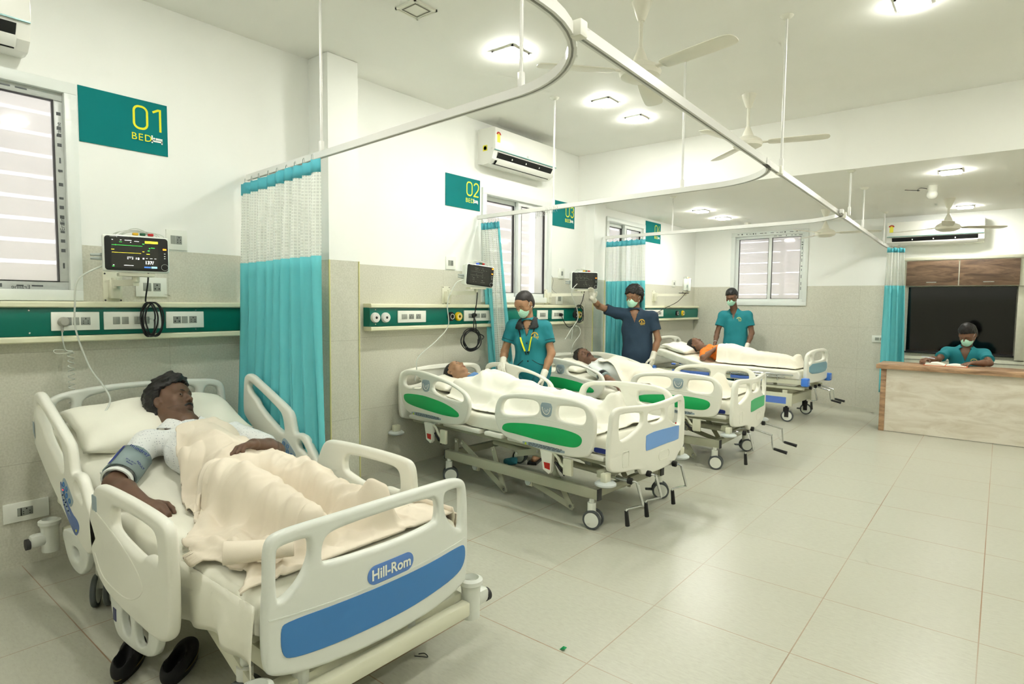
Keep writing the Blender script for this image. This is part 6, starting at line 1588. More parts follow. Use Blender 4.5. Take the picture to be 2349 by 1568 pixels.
# ============================================================ standing staff
def emblem_cloth(parent,c,L,U,F,s,m):
    M=frame(c,-L if 0 else L*-1,U)   # seen from the front the wearer's left is on the viewer's right
    M=frame(c,L,U) if True else M
    b=MB()
    for r0,r1 in ((.031,.021),):
        vs=[];n=14
        for i in range(n+1):
            a=PI*.02+PI*.96*i/n; vs+=[M@Vector((r0*s*math.cos(a),r0*s*math.sin(a),0)),M@Vector((r1*s*math.cos(a),r1*s*math.sin(a),0))]
        b.add(vs,[(2*i,2*i+2,2*i+3,2*i+1) for i in range(n)])
    b.add([M@Vector((x*s,y*s,0)) for x,y in ((-.005,-.004),(.005,-.004),(.006,.010),(0,.018),(-.006,.010))],[(0,1,2,3,4)])
    e=b.build('chest_emblem',m,parent,sharp=None)
    text_mesh('emblem_lettering','HOSPITAL',.0125*s,M@Matrix.Translation((0,-.026*s,.0)),e,m,ex=.0004,offset=.0004)
    text_mesh('emblem_lettering','RKRAM',.020*s,M@Matrix.Translation((0,-.013*s,.0)),e,m,ex=.0004,offset=.0006)
def surf_point(G,p,d):
    """march from outside p along d onto the surface of grid G"""
    p=A(p,float); d=nrm(d)
    for i in range(300):
        idx=[int(np.clip(np.searchsorted(G.c[a],p[a]),0,len(G.c[a])-1)) for a in range(3)]
        if G.F[tuple(idx)]<.003: return p
        p=p+d*.002
    return p
def staff(label,H,f,u,s,skin,J,armR,armL,legs,top,bottom,hair,gloves=(True,True),vneck=True,fem=False,seat=False,hcurl=((.7,.8,.9,1.0),(.4,.5,.6,.7)),sleeve=.60,blo=None,hands_n=None,eyes='closed',hem=None):
    t=person_root(label); H=A(H,float); R=basis(f,u); J=fixF(mkJ(**J))
    pts=np.array([H,J['shL'],J['shR'],armR[0],armR[1],armL[0],armL[1]]+[p for l in legs for p in l])
    lo=pts.min(0)-.17; hi=pts.max(0)+.19; lo[2]=max(lo[2],-.0)
    zc=[(lo[2],.72,.012),(.72,1.22,.0056),(1.22,hi[2],.0042)] if not seat else [(lo[2],.75,.014),(.75,hi[2],.0046)]
    mk=lambda h:[axis_coords([(lo[0],hi[0],h)]),axis_coords([(lo[1],hi[1],h)]),axis_coords(zc)]
    G=SDF(*mk(.0046)); torso(G,J,0,.06,fem=fem)
    G.cap(J['neck'],H+R@A([0,-.02,-.05])*s,.054 if not fem else .046,.052 if not fem else .045,.04); 
    limb(G,J['shR'],armR[0],armR[1],.046,.036,.025); limb(G,J['shL'],armL[0],armL[1],.046,.036,.025)
    for l in legs:
        limb(G,*l,.085,.056,.040); a=A(l[2]); ft=nrm(A([J['F'][0],J['F'][1],0])); G.cap(a+A([0,0,-.03]),a+ft*.13+A([0,0,-.045]),.036,.026,.03); 
    hn=hands_n
    if not gloves[0]: hand(G,armR[1],hn[0][0],hn[0][1],hn[0][2] if len(hn[0])>2 else 1,.98,hcurl[0],r=.0095)
    if not gloves[1]: hand(G,armL[1],hn[1][0],hn[1][1],hn[1][2] if len(hn[1])>2 else -1,.98,hcurl[1],r=.0095)
    head(G,H,R,s,eyes,fem=fem)
    sdf_obj('body',G,t,mats=skin,matfn=face_matfn(H,R,s,True,False),smooth=1,largest=True)
    hair_cap(t,H,R,s,hair[0],**hair[1]); brow_moustache(t,H,R,s,HAIRG,moust=False)
    face_mask(t,H,R,s,MASKM,STRAP)
    for i,(arm,g) in enumerate(((armR,gloves[0]),(armL,gloves[1]))):
        if g:
            w=A(arm[1],float); Gg=SDF(*[np.arange(w[a]-.21,w[a]+.21,.0042) for a in range(3)])
            hand(Gg,w,hn[i][0],hn[i][1],hn[i][2] if len(hn[i])>2 else (1,-1)[i],1.02,hcurl[i],r=.0106,k=.005)
            Gg.cap(w-nrm(w-A(arm[0]))*.045,w+nrm(w-A(arm[0]))*.02,.034,.031,.01); Gg.add(fold_noise(3+i,.0018,110))
            sdf_obj('glove',Gg,t,GLOVE,smooth=1)
    # tunic
    G=SDF(*mk(.0056)); torso(G,J,.017,.07,fem=fem)
    bx=.150 if fem else .172; G.ell((J['pelvis']+J['chest'])/2+A([0,0,-.02]),(bx,.125,.24),basis(J['F'],J['U']),.05,mg=.1)
    hemz=hem if hem is not None else J['pelvis'][2]-.12
    if not seat: 
        pb=J['pelvis'].copy(); G.ell(pb-A([0,0,.06]),(.185,.135,.20),basis(J['F'],(0,0,1)),.06,mg=.1)
    G.cap(J['neck']-J['U']*.05,J['neck']-J['U']*.015,.10,.078,.04)
    S2=SDF(*G.c)
    for sh,el in ((J['shR'],armR[0]),(J['shL'],armL[0])):
        sh=A(sh);el=A(el); d=nrm(el-sh); e=sh+(el-sh)*sleeve; S3=SDF(*G.c); S3.cap(sh-d*.0,e+d*.03,.058,.066,0)
        sl,X,Y,Z=S3.sub(e-.14,e+.14); q=(X-e[0])*d[0]+(Y-e[1])*d[1]+(Z-e[2])*d[2]
        S3.F[sl]=np.maximum(S3.F[sl],q-.004); S2.F=np.minimum(S2.F,S3.F)
    G.put((slice(None),)*3,S2.F,.035)
    G.add(fold_noise(11,.0065,26,(1,1,.55)))
    G.plane((0,0,hemz),(0,0,-1))
    nk=J['neck']
    G.cap(H+R@A([0,-.015,-.05])*s,nk+J['F']*.01-J['U']*.005,.058 if not fem else .052,.060 if not fem else .055,.003,'s',mg=.1)
    if vneck:
        for w_ in np.linspace(0,1,6):
            q=nk+J['F']*(.075+.035*w_)-J['U']*(.0+.115*w_); G.ell(q,(.052*(1-w_)+.006,.045,.022),basis(J['F'],J['U']),.003,'s',mg=.05)
    top_o=sdf_obj('tunic',G,t,top,smooth=1,minfrac=.01)
    GT=G
    # trousers
    G=SDF(*[axis_coords([(lo[0],hi[0],.010)]),axis_coords([(lo[1],hi[1],.010)]),axis_coords([(max(lo[2],.0),hemz+.12,.012)])])
    G.ell(J['pelvis']-A([0,0,.03]),(.168,.118,.14),basis(J['F'],(0,0,1)),0,mg=.1)
    for l in legs: limb(G,l[0],l[1],A(l[2])+A([0,0,.03]),.098,.075,.068,k=.03)
    G.add(fold_noise(13,.006,22)); sdf_obj('trousers',G,t,bottom,smooth=1)
    for l in legs:
        a=A(l[2]); ft=nrm(A([J['F'][0],J['F'][1],0])); b=MB(); b.tube([(a-ft*.05)*A([1,1,0])+A([0,0,.012]),(a+ft*.05)*A([1,1,0])+A([0,0,.012]),(a+ft*.18)*A([1,1,0])+A([0,0,.012])],.01,flat=(.085,.022)); b.build('sandal',BLK,t)
    ec=nk-J['U']*.135+J['L']*.085+J['F']*.20; p=surf_point(GT,ec,-J['F'])
    nF=nrm(J['F']); emblem_cloth(t,p+nF*.006,J['L'],J['U'],nF,1.15,blo)
    return t,J,GT,R
def staff_all():
    sk1=skin_set('warm',(.67,.51,.38)); sk2=skin_set('amber',(.58,.43,.32)); sk3=skin_set('cocoa',(.48,.35,.27))
    TEALC=mat('scrub_teal',(.10,.50,.54),.8,bump=.15,bscale=300,noise=.06,nscale=8); NAVY=mat('scrub_navy',(.155,.24,.32),.85,bump=.15,bscale=300,noise=.08,nscale=9); GOLD=mat('emblem_gold',(.85,.70,.25),.6); PALEG=mat('emblem_pale',(.72,.76,.48),.6)
    BLACKC=mat('collar_black',(.10,.12,.12),.7); WT=mat('trousers_white',(.86,.86,.84),.8); 
    # nurse at the second bed
    t,J,GT,R=staff('nurse in a teal shirt with a black collar and yellow lanyard holding the bed rail',(.505,4.56,1.447),(-.03,-.86,-.50),(-.08,-.50,.85),.98,sk1,
      dict(pelvis=(.565,4.62,.86),chest=(.55,4.62,1.10),neck=(.53,4.61,1.275),shL=(.685,4.66,1.225),shR=(.375,4.545,1.225)),
      [A([.315,4.50,.98]),A([.395,4.38,.885])],[A([.765,4.655,.98]),A([.765,4.53,.775])],
      [[A([.65,4.64,.84]),A([.70,4.52,.46]),A([.79,4.42,.075])],[A([.49,4.58,.84]),A([.52,4.48,.46]),A([.60,4.42,.075])]],TEALC,mat('trousers_teal',(.10,.42,.46),.8),
      (HAIRG,dict(vol=.007,front=.058,side=-.02,back=-.07,curl=.0015,cf=60,h=.0042)),fem=True,vneck=True,blo=GOLD,
      hands_n=[((.45,-.85,-.30),(.3,.2,-.95)),((.05,-.35,-.94),(-.8,-.5,.1))],hcurl=((.9,1.0,1.1,1.2),(.45,.5,.6,.7)),hem=.70)
    nk=J['neck']; L,F,U=J['L'],J['F'],J['U']
    nF=nrm(F)
    for sg in (-1,1):
        inn=[(.060,.045),(.052,.010),(.034,-.025),(.016,-.060)]; out=[(.085,.030),(.103,-.008),(.115,-.056),(.060,-.070)]
        n=14; a_=catmull([(x,y,0) for x,y in inn],5); b_=catmull([(x,y,0) for x,y in out],5); k=len(a_); vs=[];fs=[]
        for i in range(k):
            for j in range(7):
                q=a_[i].lerp(b_[i],j/6); p=nk+L*sg*q.x+U*q.y; d0=surf_point(GT,p+F*.28,-F); dd=(d0-p)@nF
                if dd<-.02: d0=p-nF*.01
                vs.append(tuple(d0+nF*(.006+.002*math.sin(PI*j/6))))
        fs=[(i*7+j,(i+1)*7+j,(i+1)*7+j+1,i*7+j+1) for i in range(k-1) for j in range(6)]
        o=MB().add(vs,fs).build('collar',BLACKC,t,sharp=180); so=o.modifiers.new('t','SOLIDIFY'); so.thickness=.004; so.offset=0
    m=MB(); mb2=MB()
    for sg in (-1,1):
        pts=[]
        for w_ in np.linspace(0,1,9):
            q=nk+L*sg*(.075*(1-w_)+.010)-U*(.04+.27*w_)+F*.25; q=surf_point(GT,q,-F)+nrm(F)*.006; pts.append(tuple(q))
        mb2.tube(pts[:4],.01,flat=(.012,.003)); m.tube(pts[3:8],.01,flat=(.016,.003)); mb2.tube(pts[7:],.01,flat=(.012,.003))
    o=m.build('lanyard',mat('lanyard_yellow',(.88,.88,.12),.6),t); mb2.build('lanyard_cord',CABK,t)
    b=MB()
    for w_ in (.10,.20,.285,.37):
        q=surf_point(GT,nk-U*w_+F*.25+L*.004,-F)+nrm(F)*.003; b.sph(q,.0075,n=8,sc=(1,1,1))
    b.build('buttons',BLACKC,t)
    b=MB()
    for sg in (-1,1):
        pts=[tuple(surf_point(GT,nk+L*sg*(.045+.11*w_)-U*(.36+.055*math.sin(w_*PI/2))+F*.25,-F)+nrm(F)*.003) for w_ in np.linspace(0,1,7)]; b.tube(pts,.0028,n=5)
    b.build('pocket_piping',BLACKC,t)
    b=MB()
    for sh,el in ((J['shR'],A([.315,4.50,.98])),(J['shL'],A([.765,4.655,.98]))):
        d=nrm(el-sh); M,_=axis_mat(sh+(el-sh)*.50,sh+(el-sh)*.53); b.lathe([(.064,-.002),(.067,0),(.064,.002)],M,n=30)
    b.build('sleeve_piping',BLACKC,t)
    e=MB(); e.sph(H_:=tuple(A([.505,4.56,1.447])+R@A([.080,-.002,-.036])),.005,n=8); e.build('earring',STRAP,t)
    # man in navy
    staff('man in navy scrubs and a mask reaching up to the third monitor',(.675,6.45,1.545),(.02,-.95,-.22),(.06,-.18,.97),1.02,sk2,
      dict(pelvis=(.72,6.50,.88),chest=(.70,6.50,1.17),neck=(.68,6.49,1.375),shL=(.885,6.53,1.31),shR=(.485,6.40,1.345)),
      [A([.345,6.20,1.43]),A([.365,6.03,1.515])],[A([.955,6.54,1.05]),A([.945,6.44,.85])],
      [[A([.81,6.52,.86]),A([.82,6.46,.47]),A([.82,6.48,.075])],[A([.63,6.48,.86]),A([.62,6.42,.47]),A([.62,6.42,.075])]],NAVY,mat('trousers_navy',(.15,.22,.30),.85),
      (HAIRM,dict(vol=.026,front=.045,side=-.03,back=-.085,curl=.014,cf=85,seed=6,h=.0042,top=.010)),blo=GOLD,
      hands_n=[((.12,-.45,.89),(.10,-.85,-.40)),((-.05,-.25,-.96),(-.9,.1,0))],hcurl=((.5,.55,.6,.7),(.5,.6,.7,.8)),hem=.72)
    # man in teal at the far wall
    t,J,GT,R=staff('man in teal scrubs and a mask standing between the far bed and the far window',(.845,9.28,1.585),(.06,-.90,-.43),(.02,-.42,.90),1.02,sk3,
      dict(pelvis=(.90,9.38,.88),chest=(.885,9.38,1.17),neck=(.865,9.36,1.375),shL=(1.07,9.40,1.305),shR=(.685,9.36,1.30)),
      [A([.635,9.30,1.03]),A([.645,9.18,.845])],[A([1.135,9.38,1.04]),A([1.105,9.26,.83])],
      [[A([1.0,9.40,.86]),A([1.0,9.34,.47]),A([1.0,9.38,.075])],[A([.82,9.38,.86]),A([.82,9.32,.47]),A([.82,9.36,.075])]],TEALC,mat('trousers_teal',(.10,.42,.46),.8),
      (HAIRM,dict(vol=.010,front=.055,side=-.015,back=-.06,curl=.004,cf=90,seed=12,h=.0042,top=.010)),blo=PALEG,gloves=(False,True),
      hands_n=[((.1,-.4,-.9),(.9,0,0)),((-.05,-.3,-.95),(-.9,0,0))],hcurl=((.3,.4,.5,.6),(.5,.6,.7,.8)),hem=.72)
    b=MB(); M,_=axis_mat((.642,9.21,.89),(.645,9.20,.875)); b.lathe([(.029,-.004),(.032,0),(.029,.004)],M,n=20); b.build('bracelet',STRAP,t)
    # seated man
    t,J,GT,R=staff('masked man in teal scrubs sitting and writing behind the reception counter',(3.765,8.93,1.135),(-.30,-.80,-.52),(-.20,-.45,.87),1.0,sk3,
      dict(pelvis=(3.78,9.12,.48),chest=(3.76,9.06,.775),neck=(3.755,9.02,.975),shL=(3.935,9.00,.905),shR=(3.565,9.02,.91)),
      [A([3.50,8.80,.83]),A([3.40,8.62,.835])],[A([3.985,8.74,.825]),A([3.84,8.60,.825])],
      [[A([3.86,9.10,.46]),A([3.88,8.80,.44]),A([3.88,8.82,.075])],[A([3.70,9.10,.46]),A([3.68,8.80,.44]),A([3.68,8.82,.075])]],TEALC,mat('trousers_teal',(.10,.42,.46),.8),
      (HAIRM,dict(vol=.012,front=.050,side=-.012,back=-.06,curl=.006,cf=85,seed=15,h=.0042,top=.022,sweep=.012)),blo=PALEG,gloves=(False,False),seat=True,
      hands_n=[((-.25,-.93,.0),(.1,.1,-1)),((-.55,-.80,-.05),(.1,.1,-1))],hcurl=((.8,1.0,1.1,1.2),(.35,.4,.5,.6)),hem=.40,sleeve=.62)
    b=MB(); b.cyl((3.36,8.53,.875),(3.49,8.50,.86),.004,n=8); o=b.build('pen',mat('pen_white',(.85,.9,.95),.4)); tag(o,'slim white and blue pen in the writing hand of the seated man','pen')
    p=thing('stool','round dark stool under the seated man behind the counter','stool',(3.78,9.12,0))
    MB().cyl((0,0,.34),(0,0,.385),.17,n=28).build('seat',BLK,p); MB().cyl((0,0,.03),(0,0,.34),.025,n=12).build('post',CHR,p); MB().lathe([(0,0),(.2,0),(.2,.02),(.04,.04),(0,.04)],n=28).build('base',CHR,p)
JN,_arm=patient_near()
JB=people_beds()
staff_all()
# ---------------------------------------------------------------- blankets: cloth relaxed over the bodies
BLK1=mat('blanket_beige',(.915,.875,.80),.9,spec=.1,bump=.25,bscale=700,noise=.04,nscale=9); BLK2=mat('blanket_white',(.95,.945,.89),.9,spec=.1,bump=.15,bscale=500)
BLK3=mat('blanket_cream',(.94,.92,.85),.9,spec=.1,bump=.2,bscale=600)
def spheres(segs):
    out=[]
    for a,b,ra,rb in segs:
        a=A(a,float);b=A(b,float); n=max(2,int(np.linalg.norm(b-a)/.02))
        for i in range(n+1):
            t_=i/n; out.append((a+(b-a)*t_,ra+(rb-ra)*t_))
    return out
def ridge(x): return 1-np.abs(np.sin(x))
def blanket(label,B,zt,segs,outline,m,folds,seed,gap=.012,hang=None,nu=150,nv=96,amp=.010,iters=260,lift=None,name='blanket',nfold=30):
    """outline(s,t)->(u,v): s along the bed 0..1, t across 0..1"""
    S,T_=np.meshgrid(np.linspace(0,1,nu),np.linspace(0,1,nv),indexing='ij'); U_,V_=outline(S,T_)
    hw=.445
    base=np.vectorize(zt)(U_)
    over=np.maximum(0,np.abs(V_)-hw)
    Z0=base+.006
    obst=Z0.copy()
    for c,r in spheres(segs):
        d2=(U_-c[0])**2+(V_-c[1])**2; k=d2<r*r; obst[k]=np.maximum(obst[k],c[2]+np.sqrt(r*r-d2[k]))
    ed=np.clip(np.minimum(np.minimum(T_,1-T_),np.minimum(S,1-S))*9,0,1); G_=gap*(.25+.75*ed); Z=obst+G_; O=obst+G_; Z0=base-.002+.008*ed
    for it in range(iters):
        av=Z.copy(); av[1:-1,1:-1]=(Z[2:,1:-1]+Z[:-2,1:-1]+Z[1:-1,2:]+Z[1:-1,:-2])/4
        av[0]=Z[1]; av[-1]=Z[-2]; av[:,0]=Z[:,1]; av[:,-1]=Z[:,-2]
        Z=np.maximum(O,np.maximum(av-.00045,Z0))
    OB=obst+.010
    for it in range(3): Z[1:-1,1:-1]=.5*Z[1:-1,1:-1]+.125*(Z[2:,1:-1]+Z[:-2,1:-1]+Z[1:-1,2:]+Z[1:-1,:-2])
    rnd=np.random.RandomState(seed); W=np.zeros_like(Z)
    gu=np.gradient(Z,axis=0); gv=np.gradient(Z,axis=1)
    for k in range(nfold):
        a=rnd.uniform(0,PI); f=rnd.uniform(18,70); ph=rnd.uniform(0,6.3); cu,cv=rnd.uniform(U_.min(),U_.max()),rnd.uniform(-.4,.4); wd=rnd.uniform(.08,.30)
        wx=(U_-cu)*math.cos(a)+(V_-cv)*math.sin(a); wy=-(U_-cu)*math.sin(a)+(V_-cv)*math.cos(a)
        env=np.exp(-(wx**2/(wd**2*.35)+wy**2/(wd**2)))
        W+=env*ridge(wx*f*.5+ph+ .9*np.sin(wy*7+ph)+.35*np.sin(wy*19))**2.2*rnd.uniform(.5,1.15)
    W*=amp
    for (u0,v0,u1,v1,h,w) in folds:
        d=A([u1-u0,v1-v0]); L=np.linalg.norm(d); d/=L; x=(U_-u0)*d[0]+(V_-v0)*d[1]; y=-(U_-u0)*d[1]+(V_-v0)*d[0]
        tt=np.clip(x/L,0,1); y=y+.018*np.sin(tt*5+u0*9); e=np.where((x>-.02)&(x<L+.02),np.sin(PI*np.clip((x+.02)/(L+.04),0,1))**.6,0)
        W+=h*e*np.exp(-(y/w)**2)*(1+.0*y) - h*.35*e*np.exp(-((y-w*1.9)/w)**2)
    Z=np.maximum(Z+W*.95,np.maximum(Z0,OB))
    # hanging parts past the mattress edge
    Vn=np.where(np.abs(V_)>hw,np.sign(V_)*(hw+ .02+.012*np.sin(U_*26+seed)*np.minimum(1,over*8)),V_)
    Zn=np.where(over>0,np.minimum(Z,base)-over*1.0+.01,Z)
    # soft waviness of the border
    if lift is not None: Zn=Zn+lift(S,T_,U_,V_)
    P=np.stack([U_,Vn,Zn],-1).reshape(-1,3)
    i,j=np.meshgrid(np.arange(nu-1),np.arange(nv-1),indexing='ij'); i=i.ravel();j=j.ravel()
    F=np.stack([i*nv+j,(i+1)*nv+j,(i+1)*nv+j+1,i*nv+j+1],1)
    o=np_mesh(name,P,F,None,m); so=o.modifiers.new('thickness','SOLIDIFY'); so.thickness=.006; so.offset=1
    o.location=(B[0][0],B[0][1],0); o.rotation_euler=(0,0,B[1])
    return tag(o,label,'blanket')
zt1=lambda u:.545+max(0,1.02-u)*math.tan(rzm(16))
def out1(S,T_):
    # left edge tucked at the near arm, top edge across the chest, wide crumpled foot end
    u0=.765+ .10*np.abs(T_-.52)**1.5*2.2+ (lambda q:q*q*.32)(np.clip((.34-T_)/.34,0,1))
    U_=u0+(2.155-u0)*S
    vl=-.205-.14*S**.5-.12*(lambda q:q*q*(3-2*q))(np.clip((S-.15)*1.7,0,1))+.05*np.sin(S*9)*(S>.3); vr=.165+.13*np.clip(S*3,0,1)+.09*np.clip((S-.3)*3,0,1)+.17*np.clip((S-.82)*6,0,1)
    V_=vl+(vr-vl)*T_
    V_=V_+.012*np.sin(S*37)*np.where(T_<.5,1-2*T_,2*T_-1)
    return U_,V_
segs1=[((.84,0,.70),(1.02,0,.665),.125,.122),((1.02,0,.665),(1.25,0,.615),.122,.11),((.82,.06,.70),(.82,-.06,.70),.12,.12),((1.0,.07,.65),(1.0,-.07,.65),.112,.112),
((1.24,-.09,.62),(1.60,-.13,.66),.10,.085),((1.60,-.13,.66),(1.97,-.10,.60),.080,.055),((1.24,.09,.62),(1.62,.14,.63),.10,.075),((1.62,.14,.63),(1.98,.12,.60),.065,.055),((1.98,-.11,.60),(2.02,-.14,.66),.05,.04),((1.98,.12,.60),(2.03,.15,.67),.05,.04)]
blanket('beige blanket rumpled over the man in the nearest bed',B1,zt1,segs1,out1,BLK1,
 [(.80,-.12,.80,.20,.022,.022),(.86,.20,1.12,.17,.014,.02),(.82,-.13,1.05,-.20,.024,.022),(1.14,.16,1.22,-.20,.018,.02),(1.25,-.10,1.62,-.34,.022,.028),(1.22,-.20,1.50,-.40,.02,.024),(1.30,.02,1.66,-.20,.018,.03),(1.40,.22,1.78,.05,.020,.03),(1.66,-.24,1.95,-.40,.026,.028),(1.60,-.38,2.05,-.36,.026,.022),(1.72,.28,2.05,.12,.026,.028),(1.85,-.02,2.1,.22,.024,.025),(1.9,-.30,2.12,-.12,.026,.03),(1.35,-.42,1.75,-.43,.020,.016)],
 21,amp=.0165,nu=280,nv=170,iters=330,nfold=46)
# blanket corner hanging at the far foot side
mb=MB(); n=22; vs=[];fs=[]
for i in range(n+1):
    for j in range(13):
        a=i/n; b=j/12; u=1.88+.27*a+.03*b*math.sin(6*a); vs.append((u+.01*math.sin(b*9),.452+.03*b+.022*math.sin(17*a+3*b)*b+.045*b*b,.585-.20*b-.055*b*math.sin(PI*a)))
for i in range(n):
    for j in range(12): fs.append((i*13+j,(i+1)*13+j,(i+1)*13+j+1,i*13+j+1))
o=mb.add(vs,fs).build('blanket_corner',BLK1,bpy.data.objects['blanket'],sharp=180); o.modifiers.new('t','SOLIDIFY').thickness=.006
# rolled near corner of the blanket at the foot
mb=MB(); P=catmull([(1.99,-.44,.575),(2.03,-.40,.58),(2.08,-.34,.585),(2.13,-.27,.59)],8)
vs=[];fs=[];k=len(P)
for i,p in enumerate(P):
    for j in range(15):
        a=-2.4+4.9*j/14; r=.052-.012*i/k; vs.append((p.x+r*math.cos(a)*.8-.01,p.y+r*math.cos(a)*-.45,p.z+.012+r*.72*(1+math.sin(a))))
for i in range(k-1):
    for j in range(14): fs.append((i*15+j,(i+1)*15+j,(i+1)*15+j+1,i*15+j+1))
o=mb.add(vs,fs).build('rolled_corner',BLK1,bpy.data.objects['blanket'],sharp=180); o.modifiers.new('t','SOLIDIFY').thickness=.006
def mk_segs(J,zf,tent,arms=(1,1)):
    p=J['pelvis']; c=J['chest']; s=[(c,p,.125,.12),(J['shL']+A([.04,-.03,0]),J['shR']+A([.04,.03,0]),.07,.07),(c+A([0,.07,0]),c-A([0,.07,0]),.12,.12)]
    for k_,sh in ((arms[0],J['shR']),(arms[1],J['shL'])):
        if k_: s+=[(sh,sh+A([.27,0,-.05]),.06,.05),(sh+A([.27,0,-.05]),sh+A([.52,0,-.07]),.05,.045)]
    for v in (-.09,.09): s+=[(p+A([0,v,0]),(p[0]+.42,v*1.1,zf),.09,.065),((p[0]+.42,v*1.1,zf),(1.88,v*1.1,zf-.03),.065,.045),((1.86,v*.8,zf-.02),(1.90,v*.35,tent-.02),.05,.035)]
    return s
zt2=lambda u:(.605+(max(0,.86-u))*math.tan(rzm(9))); zt3=lambda u:(.605+(max(0,.86-u))*math.tan(rzm(13))); zt4=lambda u:.655+max(0,.80-u)*math.tan(rzm(14))
def rect_out(u0,u1,v0,v1,top=0,skew=0,flare=0):
    def f(S,T_):
        uu=u0+top*np.abs(T_-.5)*2+skew*(1-T_); U_=uu+(u1-uu)*S; a=v0-flare*S+.015*np.sin(S*17); b=v1+flare*S*.5+.015*np.sin(S*13+1); return U_,a+(b-a)*T_
    return f
blanket('white blanket pulled to the chin in the bed with the blue foot panel',B2,zt2,mk_segs(JB[2],.68,.80),rect_out(.36,2.06,-.36,.36,.12,0,.07),BLK2,
 [(.45,-.05,.85,.10,.02,.03),(.5,.12,.75,-.2,.02,.025),(.9,-.15,1.2,.1,.018,.03),(.8,-.30,1.1,-.25,.02,.03),(1.5,-.2,1.85,-.05,.02,.03),(1.88,-.1,1.7,-.33,.03,.04)],5,amp=.013)
blanket('cream blanket over the sleeping man with the striped sleeve',B3,zt3,mk_segs(JB[3],.69,.77,(0,1)),rect_out(.56,2.08,-.16,.36,.10,.0,.17),BLK3,
 [(.62,.0,.95,.1,.02,.03),(.7,-.15,1.0,-.2,.022,.03),(1.0,.1,1.3,-.1,.02,.03),(1.6,-.2,1.9,0,.022,.03)],15,amp=.013)
blanket('long pale blanket over the woman in orange in the far bed',B4,zt4,mk_segs(JB[4],.73,.80,(0,1)),rect_out(.83,2.0,-.27,.30,.06,.02,.10),BLK3,
 [(.9,-.1,1.2,.1,.016,.03),(1.0,-.25,1.6,-.30,.02,.02),(1.5,.0,1.9,-.2,.016,.03)],25,amp=.010)
# ---------------------------------------------------------------- small things on the floor
def shoe(label,loc,rz):
    t=thing('shoe',label,'shoe',loc,rz,)
    SB=mat('shoe_black',(.035,.035,.04),.75); SO=mat('shoe_sole',(.06,.055,.05),.6); ST=mat('sole_stitch',(.45,.40,.22),.7)
    def outl(k,n=36,grow=0):
        P=[]
        for i in range(n):
            a=2*PI*i/n; x=math.cos(a); y=math.sin(a); w=.047+.006*x-(.012 if x<-.3 else 0)*(-x-.3); P.append((.145*x*(1+grow),(w*(1+grow))*y*(1 if abs(x)<.8 else .97)+.006*x*x,k))
        return P
    n=36; m=MB(); vs=outl(0)+outl(.022); fs=[(i,(i+1)%n,n+(i+1)%n,n+i) for i in range(n)]+[tuple(range(n)),tuple(range(2*n-1,n-1,-1))]
    m.add(vs,fs).build('sole',SO,t)
    m=MB(); m.tube([Vector(p)*1.012 for p in outl(.0205)],.0022,n=5,closed=True); m.build('stitching',ST,t)
    # upper with open mouth
    G=SDF(np.arange(-.17,.17,.005),np.arange(-.08,.08,.005),np.arange(0,.15,.005))
    G.ell((.075,.003,.030),(.072,.044,.040),None,0); G.ell((-.02,.001,.036),(.11,.040,.050),None,.03); G.ell((-.09,0,.045),(.052,.036,.055),None,.03)
    G.ell((-.055,0,.085),(.085,.028,.062),None,.006,'s'); G.plane((0,0,.018),(0,0,-1))
    sdf_obj('upper',G,t,SB)
    m=MB(); m.tube(catmull([(.028,-.030,.062),(.035,0,.074),(.028,.030,.062)],5),.006,n=8); m.build('strap',SB,t)
    return t
shoe('black slip-on shoe under the nearest bed, closer to the wall',(1.44,.835,0),math.radians(148))
shoe('black slip-on shoe under the nearest bed, closer to the footboard',(1.62,.955,0),math.radians(140))
m=MB(); m.add([(0,0,.002),(.022,.006,.006),(.026,.02,.012),(.008,.018,.004),(.014,.010,.018)],[(0,1,4),(1,2,4),(2,3,4),(3,0,4),(3,2,1,0)]); o=m.build('paper_scrap',mat('scrap_green',(.05,.62,.36),.6)); o.location=(2.696,2.023,0); tag(o,'tiny green scrap lying on the floor in the aisle','scrap')
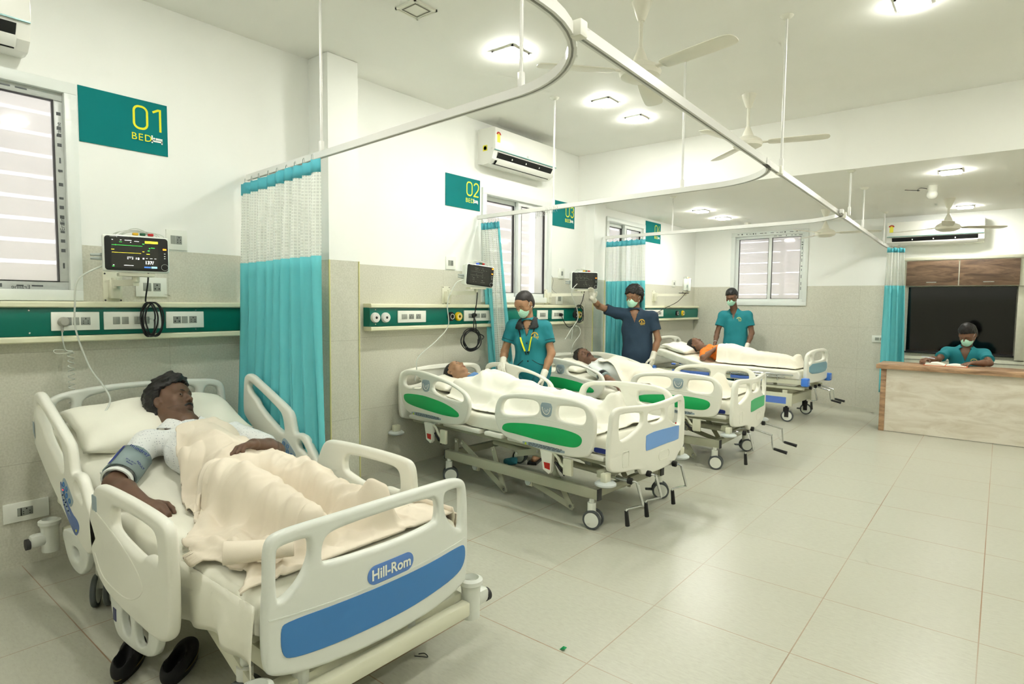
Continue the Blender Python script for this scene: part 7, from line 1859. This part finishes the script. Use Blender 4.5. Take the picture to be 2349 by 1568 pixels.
m=MB(); m.tube(catmull([(0,0,.003),(.03,.01,.008),(.045,.03,.003),(.02,.035,.006),(.0,.02,.003)],5),.002,n=5); o=m.build('plastic_bit',CABK); o.location=(2.27,1.60,0); tag(o,'small dark bit of plastic on the floor beside the nearest footboard','litter')
G=SDF(np.arange(-.09,.09,.006),np.arange(-.07,.07,.006),np.arange(0,.09,.006)); G.ell((0,0,.025),(.07,.045,.03),None,0); G.ell((.03,.02,.04),(.03,.03,.03),None,.02); G.add(fold_noise(31,.012,60)); G.plane((0,0,.002),(0,0,-1))
o=sdf_obj('cloth_cap',G,None,mat('cap_blue',(.30,.66,.74),.7)); o.location=(.69,4.14,0); tag(o,'crumpled light blue cap on the floor under the second bed','cap')
G=SDF(np.arange(-.16,.16,.008),np.arange(-.12,.12,.008),np.arange(-.16,.16,.008)); G.ell((0,0,0),(.12,.075,.13),None,0); G.add(fold_noise(33,.02,22))
o=sdf_obj('waste_bag',G,None,mat('bag_teal',(.05,.38,.40),.6)); o.location=(.98,4.13,.29); tag(o,'dark teal cloth bundle hanging under the second bed','bag')
# ---------------------------------------------------------------- view
vs=scene.view_settings; scene.display_settings.display_device='sRGB'; vs.view_transform='Standard'; vs.look='None'; vs.gamma=1; vs.use_curve_mapping=False; vs.exposure=0.79
scene.cycles.use_denoising=True
scene.cycles.max_bounces=9; scene.cycles.diffuse_bounces=7; scene.cycles.glossy_bounces=3; scene.cycles.transparent_max_bounces=16; scene.cycles.sample_clamp_indirect=6; scene.cycles.caustics_reflective=False; scene.cycles.caustics_refractive=False
scene.cycles.use_adaptive_sampling=True; scene.cycles.adaptive_threshold=.05; scene.cycles.adaptive_min_samples=16
scene.cycles.max_bounces=7; scene.cycles.diffuse_bounces=5; scene.cycles.transparent_max_bounces=12
scene.cycles.adaptive_threshold=.12; scene.cycles.adaptive_min_samples=12
scene.cycles.max_bounces=5; scene.cycles.diffuse_bounces=4; scene.cycles.glossy_bounces=2; scene.cycles.transmission_bounces=2; scene.cycles.transparent_max_bounces=8
vs.exposure=.84
